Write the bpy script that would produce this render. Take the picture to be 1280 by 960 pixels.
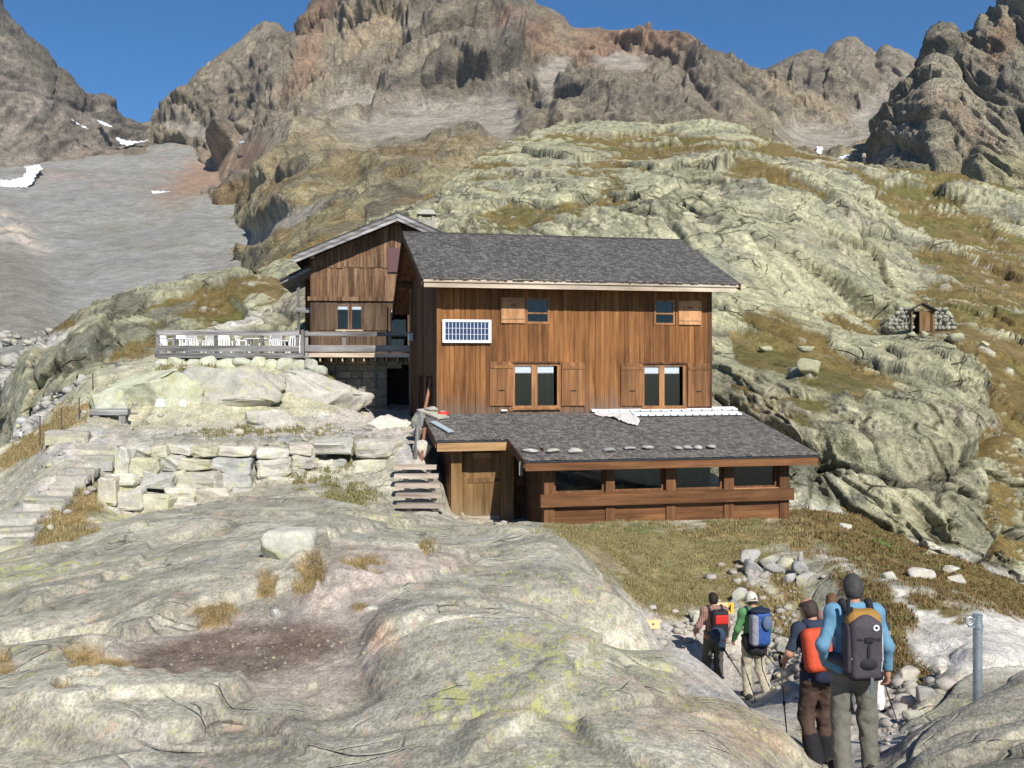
import bpy, bmesh, math, random
import numpy as np
from mathutils import Vector, Matrix

# ------------------------------------------------------------------ clear, camera, sky, sun, exposure
for o in list(bpy.data.objects):
    bpy.data.objects.remove(o)
scene = bpy.context.scene
COL = scene.collection
FPX, CXP, HOR = 1280.0, 640.0, 460.0        # focal length, centre column and horizon row of the 1280x960 photograph

cam_d = bpy.data.cameras.new('camera')
cam_d.sensor_fit = 'HORIZONTAL'; cam_d.sensor_width = 36.0
cam_d.lens = 36.0 * FPX / 1280.0
cam_d.shift_y = -(480.0 - HOR) / 1280.0
cam_d.clip_start = 0.1; cam_d.clip_end = 6000.0
cam = bpy.data.objects.new('camera', cam_d); COL.objects.link(cam)
cam.rotation_euler = (math.radians(90), 0, 0)
scene.camera = cam

SUN_AZ, SUN_EL = math.radians(160.0), math.radians(38.5)      # azimuth from +Y (view direction) towards +X
SUN = Vector((math.sin(SUN_AZ) * math.cos(SUN_EL), math.cos(SUN_AZ) * math.cos(SUN_EL), math.sin(SUN_EL)))
world = bpy.data.worlds.new('World'); scene.world = world; world.use_nodes = True
wn = world.node_tree.nodes; wl = world.node_tree.links
wn.clear()
sky = wn.new('ShaderNodeTexSky'); sky.sky_type = 'NISHITA'; sky.sun_disc = False
sky.sun_elevation = SUN_EL; sky.sun_rotation = SUN_AZ
sky.altitude = 2600.0; sky.air_density = 1.0; sky.dust_density = 0.0; sky.ozone_density = 4.5
bg = wn.new('ShaderNodeBackground'); bg.inputs['Strength'].default_value = 0.082
wo = wn.new('ShaderNodeOutputWorld')
hsv = wn.new('ShaderNodeHueSaturation'); hsv.inputs['Saturation'].default_value = 1.20
wl.new(sky.outputs[0], hsv.inputs['Color']); wl.new(hsv.outputs[0], bg.inputs[0]); wl.new(bg.outputs[0], wo.inputs[0])
sun_d = bpy.data.lights.new('sun', 'SUN'); sun_d.energy = 4.6; sun_d.angle = math.radians(0.53); sun_d.color = (1.0, 0.955, 0.88)
sun = bpy.data.objects.new('sun', sun_d); COL.objects.link(sun)
sun.rotation_euler = (-SUN).to_track_quat('-Z', 'Y').to_euler()
vs = scene.view_settings
vs.view_transform = 'Standard'; vs.look = 'None'; vs.gamma = 1.0; vs.use_curve_mapping = False
vs.exposure = 0.45
scene.cycles.max_bounces = 6; scene.cycles.diffuse_bounces = 3; scene.cycles.transparent_max_bounces = 6

# ------------------------------------------------------------------ pixel <-> world
def W(px, py, d):
    return ((px - CXP) / FPX * d, d, (HOR - py) / FPX * d)
def to_px(P):
    return CXP + P[..., 0] / P[..., 1] * FPX, HOR - P[..., 2] / P[..., 1] * FPX

# ------------------------------------------------------------------ numpy noise
_rs = np.random.RandomState(7)
_perm = _rs.permutation(4096).astype(np.int32); _perm = np.concatenate([_perm, _perm, _perm])
_g = _rs.normal(size=(4096, 3)); _g /= np.linalg.norm(_g, axis=1)[:, None]; _g = _g.astype(np.float32)
_r3 = _rs.rand(4096, 3).astype(np.float32)
from concurrent.futures import ThreadPoolExecutor
_pool = ThreadPoolExecutor(4)
_gx0, _gy0, _gz0 = (np.ascontiguousarray(_g[:, k]) for k in range(3))
def _perlin(p):
    i = np.floor(p).astype(np.int32); f = p - i
    u = f * f * f * (f * (f * 6 - 15) + 10)
    x, y, z = f[:, 0].copy(), f[:, 1].copy(), f[:, 2].copy()
    wxs = (1 - u[:, 0], u[:, 0].copy()); wys = (1 - u[:, 1], u[:, 1].copy()); wzs = (1 - u[:, 2], u[:, 2].copy())
    ix, iy, iz = i[:, 0].copy(), i[:, 1].copy(), i[:, 2].copy()
    out = np.zeros(len(p), np.float32)
    for cx in (0, 1):
        hx = _perm[(ix + cx) & 4095]
        for cy in (0, 1):
            hy = _perm[(hx + iy + cy) & 4095]; wxy = wxs[cx] * wys[cy]
            for cz in (0, 1):
                h = _perm[(hy + iz + cz) & 4095]
                out += wxy * wzs[cz] * (_gx0[h] * (x - cx) + _gy0[h] * (y - cy) + _gz0[h] * (z - cz))
    return out * 1.5
def _chunks(fn, p):
    p = np.ascontiguousarray(p, np.float32); q = p.reshape(-1, 3)
    return p.shape[:-1], list(_pool.map(fn, [q[s:s + 16384] for s in range(0, len(q), 16384)]))
def perlin(p):
    sh, r = _chunks(_perlin, p)
    return np.concatenate(r).reshape(sh)
def fbm(p, octv=4, gain=0.5, lac=2.03):
    p = np.asarray(p, np.float32); a = 1.0; s = 0.0; t = 0.0
    for k in range(octv):
        s = s + a * perlin(p + 17.3 * k); t += a; a *= gain; p = p * lac
    return s / t
def ridged(p, octv=4, gain=0.5, lac=2.07):
    p = np.asarray(p, np.float32); a = 1.0; s = 0.0; t = 0.0
    for k in range(octv):
        s = s + a * (1 - 2.2 * np.abs(perlin(p + 31.7 * k))); t += a; a *= gain; p = p * lac
    return s / t
def _voronoi(p):
    i = np.floor(p).astype(np.int32); n = len(p)
    f1 = np.full(n, 1e9, np.float32); f2 = f1.copy(); hid = np.zeros(n, np.int32); off = np.zeros_like(p)
    for dx in (-1, 0, 1):
        hx = _perm[(i[:, 0] + dx) & 4095]
        for dy in (-1, 0, 1):
            hy = _perm[(hx + i[:, 1] + dy) & 4095]
            for dz in (-1, 0, 1):
                h = _perm[(hy + i[:, 2] + dz) & 4095]
                q = p - (i + np.array([dx, dy, dz], np.float32) + 0.1 + 0.8 * _r3[h]).astype(np.float32)
                d = np.sqrt(q[:, 0] ** 2 + q[:, 1] ** 2 + q[:, 2] ** 2)
                m = d < f1
                f2 = np.where(m, f1, np.minimum(f2, d))
                f1 = np.where(m, d, f1); hid = np.where(m, h, hid); off = np.where(m[:, None], q, off)
    return f1, f2, _r3[(hid * 7 + 13) & 4095], off
def voronoi(p):
    """f1, f2, random triple of the nearest cell, offset from its feature point"""
    sh, r = _chunks(_voronoi, p)
    return tuple(np.concatenate(a).reshape(sh + a[0].shape[1:]) for a in zip(*r))
def blocks(r, off, f1, f2, k, tilt, soft):
    """height of jointed blocks: each cell its own level and tilt, falling smoothly into the joints"""
    return (k * (r[..., 0] - 0.15) + tilt * (off * (r - 0.5)).sum(-1)) * sstep(0.0, soft, f2 - f1)
def sstep(a, b, x):
    t = np.clip((x - a) / (b - a), 0, 1); return t * t * (3 - 2 * t)
def blob(px, py, cx, cy, rx, ry, ang=0.0, soft=0.35):
    a = math.radians(ang); dx = px - cx; dy = py - cy
    u = (dx * math.cos(a) + dy * math.sin(a)) / rx; v = (-dx * math.sin(a) + dy * math.cos(a)) / ry
    return 1 - sstep(1 - soft, 1 + soft, np.sqrt(u * u + v * v))
def mixc(c, col, m):
    return c * (1 - m[..., None]) + np.array(col, np.float32) * m[..., None]
def srgb(r, g, b):
    f = lambda v: (v / 255 / 12.92) if v / 255 <= 0.04045 else ((v / 255 + 0.055) / 1.055) ** 2.4
    return (f(r), f(g), f(b))

# ------------------------------------------------------------------ mesh / object helpers
def np_mesh(name, V, Fq, smooth=True, cols=None):
    """V (n,3), Fq (m,k) faces of one size"""
    V = np.ascontiguousarray(V, np.float32).reshape(-1, 3); Fq = np.ascontiguousarray(Fq, np.int32)
    me = bpy.data.meshes.new(name); k = Fq.shape[1]
    me.vertices.add(len(V)); me.vertices.foreach_set('co', V.ravel())
    me.loops.add(Fq.size); me.loops.foreach_set('vertex_index', Fq.ravel())
    me.polygons.add(len(Fq)); me.polygons.foreach_set('loop_start', np.arange(0, Fq.size, k, dtype=np.int32))
    if cols is not None:
        for nm, arr in cols.items():
            if arr.ndim == 1:
                at = me.attributes.new(nm, 'FLOAT', 'POINT'); at.data.foreach_set('value', np.ascontiguousarray(arr, np.float32))
            else:
                at = me.attributes.new(nm, 'FLOAT_COLOR', 'POINT')
                at.data.foreach_set('color', np.concatenate([arr, np.ones((len(arr), 1))], 1).astype(np.float32).ravel())
    me.update(calc_edges=True)
    if smooth: me.polygons.foreach_set('use_smooth', np.ones(len(Fq), bool))
    return me
def grid_faces(nr, nc):
    a = np.arange(nr * nc, dtype=np.int32).reshape(nr, nc)
    return np.stack([a[:-1, :-1], a[:-1, 1:], a[1:, 1:], a[1:, :-1]], -1).reshape(-1, 4)
def put(name, me, mat=None, parent=None, kind=None, label=None, cat=None, group=None):
    o = bpy.data.objects.new(name, me); COL.objects.link(o)
    if mat is not None and me is not None and not me.materials: me.materials.append(mat)
    if parent is not None: o.parent = parent
    tag(o, label, cat, group, kind)
    return o
def tag(o, label=None, cat=None, group=None, kind=None):
    if label: o['label'] = label
    if cat: o['category'] = cat
    if group: o['group'] = group
    if kind: o['kind'] = kind
    return o
def thing(name, label, cat, loc=(0, 0, 0), rz=0.0, group=None):
    o = bpy.data.objects.new(name, None); COL.objects.link(o)
    o.location = loc; o.rotation_euler = (0, 0, rz); o.empty_display_size = 0.3
    return tag(o, label, cat, group)
def grid_normals(P):
    du = np.gradient(P, axis=1); dv = np.gradient(P, axis=0)
    n = np.cross(du, dv); n /= np.linalg.norm(n, axis=-1, keepdims=True) + 1e-9
    return n
def outward(P, n, a=0.45, b=0.8):
    """direction in which crags stand out of a slope: between its normal and straight out from it"""
    h = P * np.array([1, 1, 0]); h = h / (np.linalg.norm(h, axis=-1, keepdims=True) + 1e-9)
    d = n * a - h * b + np.array([0, 0, 0.12]); return d / np.linalg.norm(d, axis=-1, keepdims=True)
def blur(A, it=1):
    for _ in range(it):
        B = np.pad(A, [(1, 1), (1, 1)] + [(0, 0)] * (A.ndim - 2), mode='edge')
        A = (B[:-2, 1:-1] + B[2:, 1:-1] + B[1:-1, :-2] + B[1:-1, 2:] + 2 * B[1:-1, 1:-1]) / 6
    return A

# ------------------------------------------------------------------ materials
def new_mat(name, rough=0.85, spec=0.25):
    m = bpy.data.materials.new(name); m.use_nodes = True
    b = m.node_tree.nodes['Principled BSDF']
    b.inputs['Roughness'].default_value = rough; b.inputs['Specular IOR Level'].default_value = spec
    return m, m.node_tree, b
def N(nt, t, **kw):
    n = nt.nodes.new(t)
    for k, v in kw.items():
        if k in n.inputs: n.inputs[k].default_value = v
        else: setattr(n, k, v)
    return n
def tex_noise(nt, vec, scale, detail=6, rough=0.6, dist=0.0):
    n = N(nt, 'ShaderNodeTexNoise', Scale=scale, Detail=detail, Roughness=rough, Distortion=dist)
    nt.links.new(vec, n.inputs['Vector']); return n.outputs['Fac']
def ramp(nt, fac, stops):
    r = nt.nodes.new('ShaderNodeValToRGB'); el = r.color_ramp.elements
    while len(el) < len(stops): el.new(0.5)
    for e, (p, c) in zip(el, stops):
        e.position = p; e.color = (c[0], c[1], c[2], 1) if not isinstance(c, (int, float)) else (c, c, c, 1)
    nt.links.new(fac, r.inputs[0]); return r.outputs[0]
def mixn(nt, fac, a, b, mode='MIX'):
    m = nt.nodes.new('ShaderNodeMix'); m.data_type = 'RGBA'; m.blend_type = mode
    for s, v in ((m.inputs[0], fac), (m.inputs[6], a), (m.inputs[7], b)):
        if isinstance(v, (int, float)): s.default_value = v
        elif isinstance(v, (tuple, list)): s.default_value = (*v[:3], 1)
        else: nt.links.new(v, s)
    return m.outputs[2]
def mathn(nt, op, a, b=None, clamp=False):
    m = nt.nodes.new('ShaderNodeMath'); m.operation = op; m.use_clamp = clamp
    for s, v in ((m.inputs[0], a), (m.inputs[1], b)):
        if v is None: continue
        if isinstance(v, (int, float)): s.default_value = v
        else: nt.links.new(v, s)
    return m.outputs[0]
def bump(nt, bsdf, h, dist, strength=1.0):
    b = N(nt, 'ShaderNodeBump', Strength=strength, Distance=dist)
    nt.links.new(h, b.inputs['Height']); nt.links.new(b.outputs[0], bsdf.inputs['Normal'])
def coords(nt, kind='Object', scale=(1, 1, 1), rot=(0, 0, 0)):
    tc = nt.nodes.new('ShaderNodeTexCoord'); mp = nt.nodes.new('ShaderNodeMapping')
    mp.inputs['Scale'].default_value = scale; mp.inputs['Rotation'].default_value = rot
    nt.links.new(tc.outputs[kind], mp.inputs[0]); return mp.outputs[0]
def terrain_mat(name, s1, s2, amp=0.35, bdist=0.05, speck=0.0, lichen=False, cracks=None, vscale=(1, 1, 1)):
    """colour comes from the mesh's 'Col' (what grows or lies there), the nodes add grain, specks and relief"""
    m, nt, b = new_mat(name, 0.92, 0.12)
    v = coords(nt, 'Object', vscale); at = N(nt, 'ShaderNodeAttribute', attribute_name='Col')
    n1 = tex_noise(nt, v, s1, 5, 0.68); n2 = tex_noise(nt, v, s2, 4, 0.72)
    f1 = ramp(nt, n1, [(0.25, 1 - amp), (0.5, 1.0), (0.75, 1 + amp)])
    c = mixn(nt, 1.0, at.outputs['Color'], f1, 'MULTIPLY')
    f2 = ramp(nt, n2, [(0.3, 1 - amp * 0.8), (0.5, 1.0), (0.72, 1 + amp * 0.7)])
    c = mixn(nt, 1.0, c, f2, 'MULTIPLY')
    n3 = tex_noise(nt, v, s2 * 4.2, 3, 0.75)
    c = mixn(nt, 1.0, c, ramp(nt, n3, [(0.3, 1 - amp * 0.9), (0.5, 1.0), (0.7, 1 + amp * 0.8)]), 'MULTIPLY')
    if lichen:
        msk = N(nt, 'ShaderNodeAttribute', attribute_name='rock').outputs['Fac']
        ly = N(nt, 'ShaderNodeAttribute', attribute_name='lichen').outputs['Fac']
        l1 = ramp(nt, mathn(nt, 'ADD', tex_noise(nt, v, s1 * 4.4, 4, 0.72), mathn(nt, 'MULTIPLY', ly, 0.2)), [(0.665, 0), (0.70, 1)])
        l1 = mathn(nt, 'MULTIPLY', l1, msk)
        c = mixn(nt, mathn(nt, 'MULTIPLY', l1, 0.7), c, (0.44, 0.44, 0.15))
        l4 = ramp(nt, tex_noise(nt, v, s1 * 8.5, 3, 0.7), [(0.58, 0), (0.66, 1)])
        c = mixn(nt, mathn(nt, 'MULTIPLY', mathn(nt, 'MULTIPLY', l4, msk), 0.5), c, (0.40, 0.40, 0.19))
        l5 = ramp(nt, tex_noise(nt, v, s1 * 11.0, 3, 0.7), [(0.60, 0), (0.68, 1)])
        c = mixn(nt, mathn(nt, 'MULTIPLY', mathn(nt, 'MULTIPLY', l5, msk), 0.55), c, (0.15, 0.145, 0.13))
        l2 = ramp(nt, tex_noise(nt, v, s1 * 4.7, 4, 0.75), [(0.62, 0), (0.66, 1)])
        c = mixn(nt, mathn(nt, 'MULTIPLY', mathn(nt, 'MULTIPLY', l2, msk), 0.55), c, (0.225, 0.22, 0.205))
        l3 = ramp(nt, tex_noise(nt, v, s1 * 2.3, 3, 0.7), [(0.60, 0), (0.66, 1)])
        c = mixn(nt, mathn(nt, 'MULTIPLY', mathn(nt, 'MULTIPLY', l3, msk), 0.5), c, (0.50, 0.36, 0.26))
    if speck:
        vo = N(nt, 'ShaderNodeTexVoronoi', Scale=s2 * 1.5); nt.links.new(v, vo.inputs['Vector'])
        sp = ramp(nt, vo.outputs['Distance'], [(0.0, 1), (0.28, 0)])
        c = mixn(nt, mathn(nt, 'MULTIPLY', sp, speck), c, mixn(nt, 1.0, c, (1.7, 1.7, 1.7), 'MULTIPLY'))
    h = mathn(nt, 'ADD', mathn(nt, 'ADD', n1, mathn(nt, 'MULTIPLY', n2, 0.5)), mathn(nt, 'MULTIPLY', n3, 0.3))
    if cracks:      # joints: warped cell borders, open in some places and closed in others
        wn_ = N(nt, 'ShaderNodeTexNoise', Scale=cracks[0] * 0.9, Detail=2.0); nt.links.new(v, wn_.inputs['Vector'])
        add = N(nt, 'ShaderNodeVectorMath', operation='MULTIPLY_ADD'); nt.links.new(wn_.outputs['Color'], add.inputs[0])
        add.inputs[1].default_value = (1.1 / cracks[0],) * 3; nt.links.new(coords(nt, 'Object', cracks[3], cracks[4]), add.inputs[2])
        for ck, wdt, st, g0 in ((cracks[0], 0.022, cracks[2], 0.47), (cracks[1], 0.030, cracks[2] * 0.8, 0.50)):
            vo = N(nt, 'ShaderNodeTexVoronoi', feature='DISTANCE_TO_EDGE', Scale=ck); nt.links.new(add.outputs[0], vo.inputs['Vector'])
            gate = ramp(nt, tex_noise(nt, v, ck * 0.6, 3, 0.6), [(g0, 0), (g0 + 0.1, 1)])
            line = mathn(nt, 'MULTIPLY', ramp(nt, vo.outputs['Distance'], [(0.0, 1), (wdt, 0)]), gate)
            if lichen: line = mathn(nt, 'MULTIPLY', line, N(nt, 'ShaderNodeAttribute', attribute_name='rock').outputs['Fac'])
            else: line = mathn(nt, 'MULTIPLY', line, mathn(nt, 'SUBTRACT', 1.0, N(nt, 'ShaderNodeAttribute', attribute_name='soft').outputs['Fac']))
            c = mixn(nt, mathn(nt, 'MULTIPLY', line, st), c, mixn(nt, 1.0, c, (0.28, 0.26, 0.22), 'MULTIPLY'))
            h = mathn(nt, 'SUBTRACT', h, mathn(nt, 'MULTIPLY', line, 0.7))
    nt.links.new(c, b.inputs['Base Color'])
    bump(nt, b, h, bdist, 0.9)
    return m
# ------------------------------------------------------------------ near ground: one heightfield through surveyed points
CP = []   # (column px, distance d, height z)
def cp(*pts):
    for px, py, d in pts: CP.append((px, d, (HOR - py) / FPX * d))
def cz(*pts):
    for px, d, z in pts: CP.append((px, d, z))
# the outcrop under the camera
cz((-600, 2.0, -1.9), (200, 2.0, -1.9), (640, 2.0, -1.9), (1000, 2.0, -1.95), (1700, 2.0, -2.2), (-600, 4, -2.1), (640, 4, -2.15), (1100, 4.5, -2.35), (1700, 5, -2.6))
cp((-100, 960, 6.2), (100, 960, 6.2), (300, 960, 6.2), (500, 960, 6.1), (680, 960, 6.0), (800, 960, 6.0), (900, 960, 6.5))
cp((0, 900, 7.0), (0, 850, 8.4), (110, 850, 8.2), (150, 880, 7.6), (230, 850, 8.5), (330, 830, 9.0), (430, 815, 9.4), (250, 805, 9.7), (380, 780, 10.3), (440, 850, 8.3))
cp((120, 790, 10.3), (200, 755, 11.0), (300, 735, 11.7), (340, 752, 11.2), (430, 745, 11.3), (0, 770, 11.7), (100, 730, 13.3), (0, 715, 15.3), (100, 690, 17), (200, 675, 17.8), (300, 665, 18.3), (360, 700, 13.6), (420, 690, 14.5), (430, 665, 16.5))
cp((500, 700, 13.5), (500, 740, 11.6), (560, 685, 17), (500, 655, 23.5), (580, 656, 25), (640, 657, 25.5), (560, 730, 12.5), (620, 700, 15))
cp((520, 792, 9.2), (600, 785, 9.5), (660, 800, 9.0), (720, 815, 9.0), (800, 835, 9.5), (850, 815, 10.8), (900, 848, 10.2), (950, 897, 9.2), (990, 938, 8.4), (1005, 960, 8.2), (640, 880, 7.2), (780, 890, 7.4), (880, 900, 7.9))
cp((700, 790, 11.0), (790, 830, 11.2), (735, 803, 12.0), (775, 828, 12.0), (805, 845, 12.1), (722, 737, 12.9), (762, 748, 12.8), (795, 770, 12.7), (790, 756, 13.6), (740, 702, 17), (690, 680, 20), (650, 668, 21.5))
# grass below the annex, gully with the path
cp((700, 668, 24.2), (740, 690, 22.6), (760, 714, 21.6), (800, 742, 20.6), (700, 659, 26.2), (800, 658, 27.0), (900, 656, 27.4), (980, 655, 27.6), (880, 700, 24), (850, 770, 20.3), (830, 792, 19.4), (870, 800, 19), (920, 782, 19.6), (960, 730, 22), (1000, 700, 23.6))
cz((700, 28.6, -4.25), (950, 29.2, -4.25), (820, 14.8, -4.6), (860, 14.0, -4.5), (930, 12.5, -4.15), (1000, 10.2, -3.9), (780, 17.5, -4.3))
cp((855, 824, 18), (893, 852, 17.8), (940, 872, 16.5), (965, 870, 15.4), (1000, 880, 14), (1022, 958, 10.4), (1062, 968, 9), (1100, 888, 13), (1125, 925, 11.2), (980, 840, 17), (990, 800, 19), (1000, 762, 20.5))
cp((1040, 722, 21), (1090, 762, 17), (1020, 690, 24), (1100, 792, 15.6), (1120, 832, 14.5), (1125, 862, 13.4))
cp((1155, 862, 13.4), (1180, 752, 17.5), (1280, 785, 17), (1280, 822, 14), (1230, 762, 17.2), (1200, 840, 13.2))
cp((1112, 955, 8.8), (1160, 906, 9.6), (1222, 876, 10), (1280, 840, 10.6), (1200, 960, 7.6), (1280, 960, 7), (1280, 900, 8.5), (1500, 860, 9.5))
cz((1222, 11.6, -3.95), (1300, 12.2, -3.9), (1150, 10.9, -4.0), (1500, 12, -4.1), (1500, 20, -6.2), (1500, 29, -8.6), (1700, 15, -5))
cp((1060, 652, 29), (1150, 692, 30), (1200, 702, 28), (1280, 748, 29), (1280, 772, 22), (1100, 700, 25), (1150, 722, 23), (1220, 742, 22), (1010, 638, 31))
# crest of the outcrop, hollow behind it, terrace wall, terrace
cp((130, 657, 20), (0, 697, 18.5), (60, 675, 19.6), (200, 643, 22), (300, 628, 24), (380, 618, 25.6), (450, 633, 25), (490, 641, 25))
cz((130, 23.6, -3.85), (200, 24.8, -3.6), (300, 26.6, -3.45), (420, 27.3, -3.2), (70, 23, -4.0))
cp((165, 557, 29.3), (230, 557, 29.6), (300, 557, 29.9), (380, 557, 30.3), (450, 557, 30.8), (500, 566, 29.6), (200, 541, 31.5), (350, 536, 33), (450, 526, 36), (490, 517, 38), (520, 532, 33.5))
cz((160, 27.9, -3.55), (230, 28.2, -3.4), (300, 28.4, -3.3), (380, 28.8, -3.1), (450, 29.2, -2.95))
cp((165, 534, 32), (230, 528, 33), (300, 530, 33.4), (200, 470, 35.5), (260, 466, 36), (320, 466, 36.5), (390, 470, 37), (440, 500, 37.4), (380, 510, 35.5), (120, 480, 34.5), (100, 516, 32.5), (150, 462, 37), (100, 485, 38.5), (60, 537, 34))
cz((200, 38.2, 0.15), (300, 38.4, 0.2), (380, 38.6, 0.2), (300, 42, 0.25), (200, 44, 0.1), (450, 39.5, -1.5), (500, 41, -1.5), (420, 44, 0.2), (100, 44, -1.0))
cp((130, 546, 30.2), (60, 562, 29.2), (100, 600, 27.2), (60, 640, 25), (0, 690, 22.8), (0, 650, 25.5), (30, 600, 29.3), (0, 582, 32), (0, 562, 34), (-150, 720, 22), (-150, 640, 30), (-150, 600, 38))
cz((0, 42, -4.5), (-200, 44, -6), (60, 42, -3.9), (-400, 20, -3.6), (-400, 10, -2.6), (-600, 30, -5.5))
cp((525, 576, 28.8), (525, 644, 25.2), (1060, 988, 8.2), (1060, 1030, 7.2), (1110, 1010, 7.6), (1012, 985, 8.2), (1150, 1010, 6.6))
cz((505, 26.4, -3.6), (545, 26.4, -3.65), (500, 27.6, -3.25), (545, 27.6, -3.35), (520, 28.4, -2.85))
cz((560, 33, -2.6), (620, 31, -4.2), (700, 34, -3.2), (850, 35, -3.4), (950, 32.5, -4.2), (600, 40, -2.0), (800, 42, -1.5), (560, 28, -4.2), (600, 28.2, -4.3), (650, 27, -4.15))

_cp = np.array(CP, np.float64)
def _uv(px, d): return np.stack([np.asarray(px) / 105.0, np.log(np.asarray(d)) * 6.0], -1)
_cuv = _uv(_cp[:, 0], _cp[:, 1])
def _tps(r2): return 0.5 * r2 * np.log(r2 + 1e-9)
_n = len(_cp)
_K = _tps(((_cuv[:, None] - _cuv[None]) ** 2).sum(-1)) + np.eye(_n) * 0.004
_A = np.zeros((_n + 3, _n + 3)); _A[:_n, :_n] = _K; _A[:_n, _n] = 1; _A[:_n, _n + 1:] = _cuv; _A[_n:, :_n] = _A[:_n, _n:].T
_sol = np.linalg.solve(_A, np.concatenate([_cp[:, 2], np.zeros(3)]))
def ground_base(px, d):
    sh = np.shape(px); q = _uv(np.ravel(px), np.ravel(d)); out = np.empty(len(q))
    for s in range(0, len(q), 60000):
        e = q[s:s + 60000]
        out[s:s + 60000] = _tps(((e[:, None] - _cuv[None]) ** 2).sum(-1)) @ _sol[:_n] + _sol[_n] + e @ _sol[_n + 1:]
    return out.reshape(sh)

NC = 740
gpx = np.linspace(-330, 1620, NC)
_d1 = 1.0 / np.linspace(1 / 2.2, 1 / 5.5, 40)[:-1]; _d2 = 1.0 / np.linspace(1 / 5.5, 1 / 15.0, 230)[:-1]; _d3 = np.linspace(15.0, 47.0, 240)
gd = np.concatenate([_d1, _d2, _d3]); NR = len(gd)
PX, DD = np.meshgrid(gpx, gd)
# coarse solve, then linear refinement keeps the script quick
_ci = np.unique(np.concatenate([np.arange(0, NC, 4), [NC - 1]])); _ri = np.unique(np.concatenate([np.arange(0, NR, 3), [NR - 1]]))
_zc = ground_base(*np.meshgrid(gpx[_ci], gd[_ri]))
_zt = np.stack([np.interp(gpx, gpx[_ci], r) for r in _zc])
ZB = np.stack([np.interp(gd, gd[_ri], _zt[:, c]) for c in range(NC)], 1)
GP = np.stack([(PX - CXP) / FPX * DD, DD, ZB], -1)
BPX, BPY = to_px(GP)
# what covers the ground, laid out from where it lies in the photograph
wob = fbm(GP * 1.1, 4); wob2 = fbm(GP * 3.3 + 5, 3)
qx = BPX + wob * 26 + wob2 * 9; qy = BPY + wob2 * 14 + wob * 14
def region(*bs, soft=0.35):
    m = np.zeros_like(qx)
    for b in bs: m = np.maximum(m, blob(qx, qy, *b, soft=soft))
    return m
near = DD < 14.5
dirt = region((290, 815, 165, 42, -9), (410, 775, 75, 45, -20), (440, 745, 60, 22, -30), (200, 838, 60, 20, 10)) * near
trod = region((470, 715, 80, 26, -12), (420, 840, 60, 45, -40), (360, 860, 60, 20, -10), (540, 705, 60, 14, 0)) * near
meadow = region((800, 690, 112, 36, 6), (860, 720, 70, 48, 20), (760, 672, 70, 16, 4), (930, 668, 60, 16, 3), (820, 745, 45, 22, 30), (905, 690, 60, 30)) * (DD > 18)
tuft = np.maximum(region((130, 838, 42, 15, 12), (95, 880, 26, 9, -15), (120, 855, 30, 8, 0), (385, 735, 20, 20, 60), (330, 735, 10, 16, 0), (265, 775, 30, 9, -8), (450, 760, 14, 6), (450, 712, 22, 12, -10), (0, 838, 14, 10), (530, 690, 10, 8)) * (DD < 16),
                  region((90, 645, 52, 24, -42), (60, 662, 26, 14, -30), (75, 530, 65, 9, -32), (20, 575, 30, 8, -25), (35, 560, 45, 9, -30)) * (DD > 18))
tuft = np.maximum(tuft, region((1000, 670, 20, 20), (960, 765, 55, 16, 38), (985, 735, 30, 16, 60), (930, 700, 25, 12, 30), (1015, 800, 30, 14, 60), (890, 668, 60, 8)) * (DD > 14))
veg = region((1150, 700, 190, 38, 19), (1120, 668, 100, 26, 18), (1250, 745, 90, 20, 20), (1070, 740, 40, 14, 40), (1110, 760, 50, 14, 45), (1120, 812, 18, 44, -10), (1150, 850, 26, 16, 30), (1040, 640, 40, 14, 20), (1170, 760, 40, 10, 20)) * (DD > 13.5)
gravel = region((900, 830, 60, 60, 30), (960, 860, 70, 40, 35), (1000, 830, 50, 60, 40), (1075, 930, 55, 60, 20), (850, 800, 40, 20, 25), (820, 775, 22, 14, 10), (1110, 900, 30, 30)) * (DD > 8.6) * (DD < 21.5)
gravel = np.maximum(gravel, region((330, 542, 190, 12, -2), (450, 520, 70, 12, -4), (90, 555, 70, 16, -6), (60, 620, 60, 18, -40), (25, 665, 60, 22, -30), (515, 572, 22, 14), (470, 545, 60, 14)) * (DD > 20))
ledge = region((235, 548, 60, 5, 0), (310, 551, 160, 4, 0), (420, 548, 60, 5), (560, 660, 8, 4)) * (DD > 26)
bare = region((1030, 690, 26, 7, 40), (1075, 725, 30, 8, 40), (1120, 748, 22, 8, 30), (1210, 790, 100, 60, 20), (1240, 760, 80, 22, 20), (1130, 770, 20, 30)) * (DD > 12.5) * (1 - veg * 0.8)
knee = np.clip(np.maximum.reduce([meadow, tuft * 0.9, veg]), 0, 1)
# relief
gn = grid_normals(GP); gn *= np.sign(gn[..., 2:3])
foli = np.stack([GP[..., 0] * 0.55 + GP[..., 1] * 0.15, GP[..., 1] * 1.0 - GP[..., 0] * 0.25, GP[..., 2] * 2.2], -1)      # foliation runs across the slope
wq = foli + 0.22 * np.stack([fbm(foli * 0.8, 3), fbm(foli * 0.8 + 9, 3), fbm(foli * 0.8 + 19, 3)], -1)
f1, f2, rid, off = voronoi(wq * 0.55)
crk = 1 - sstep(0.0, 0.09, f2 - f1)
fa, fb, rib, offb = voronoi(wq * 1.9 + 40)
crb = 1 - sstep(0.0, 0.10, fb - fa)
calm = np.maximum(blob(BPX, BPY, 525, 610, 60, 55, 0, 0.5) * (DD > 24) * (DD < 30), blob(BPX, BPY, 1070, 990, 70, 60, 0, 0.5) * (DD < 10), blob(BPX, BPY, 950, 920, 90, 70, 20, 0.5) * (DD < 11))
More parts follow.
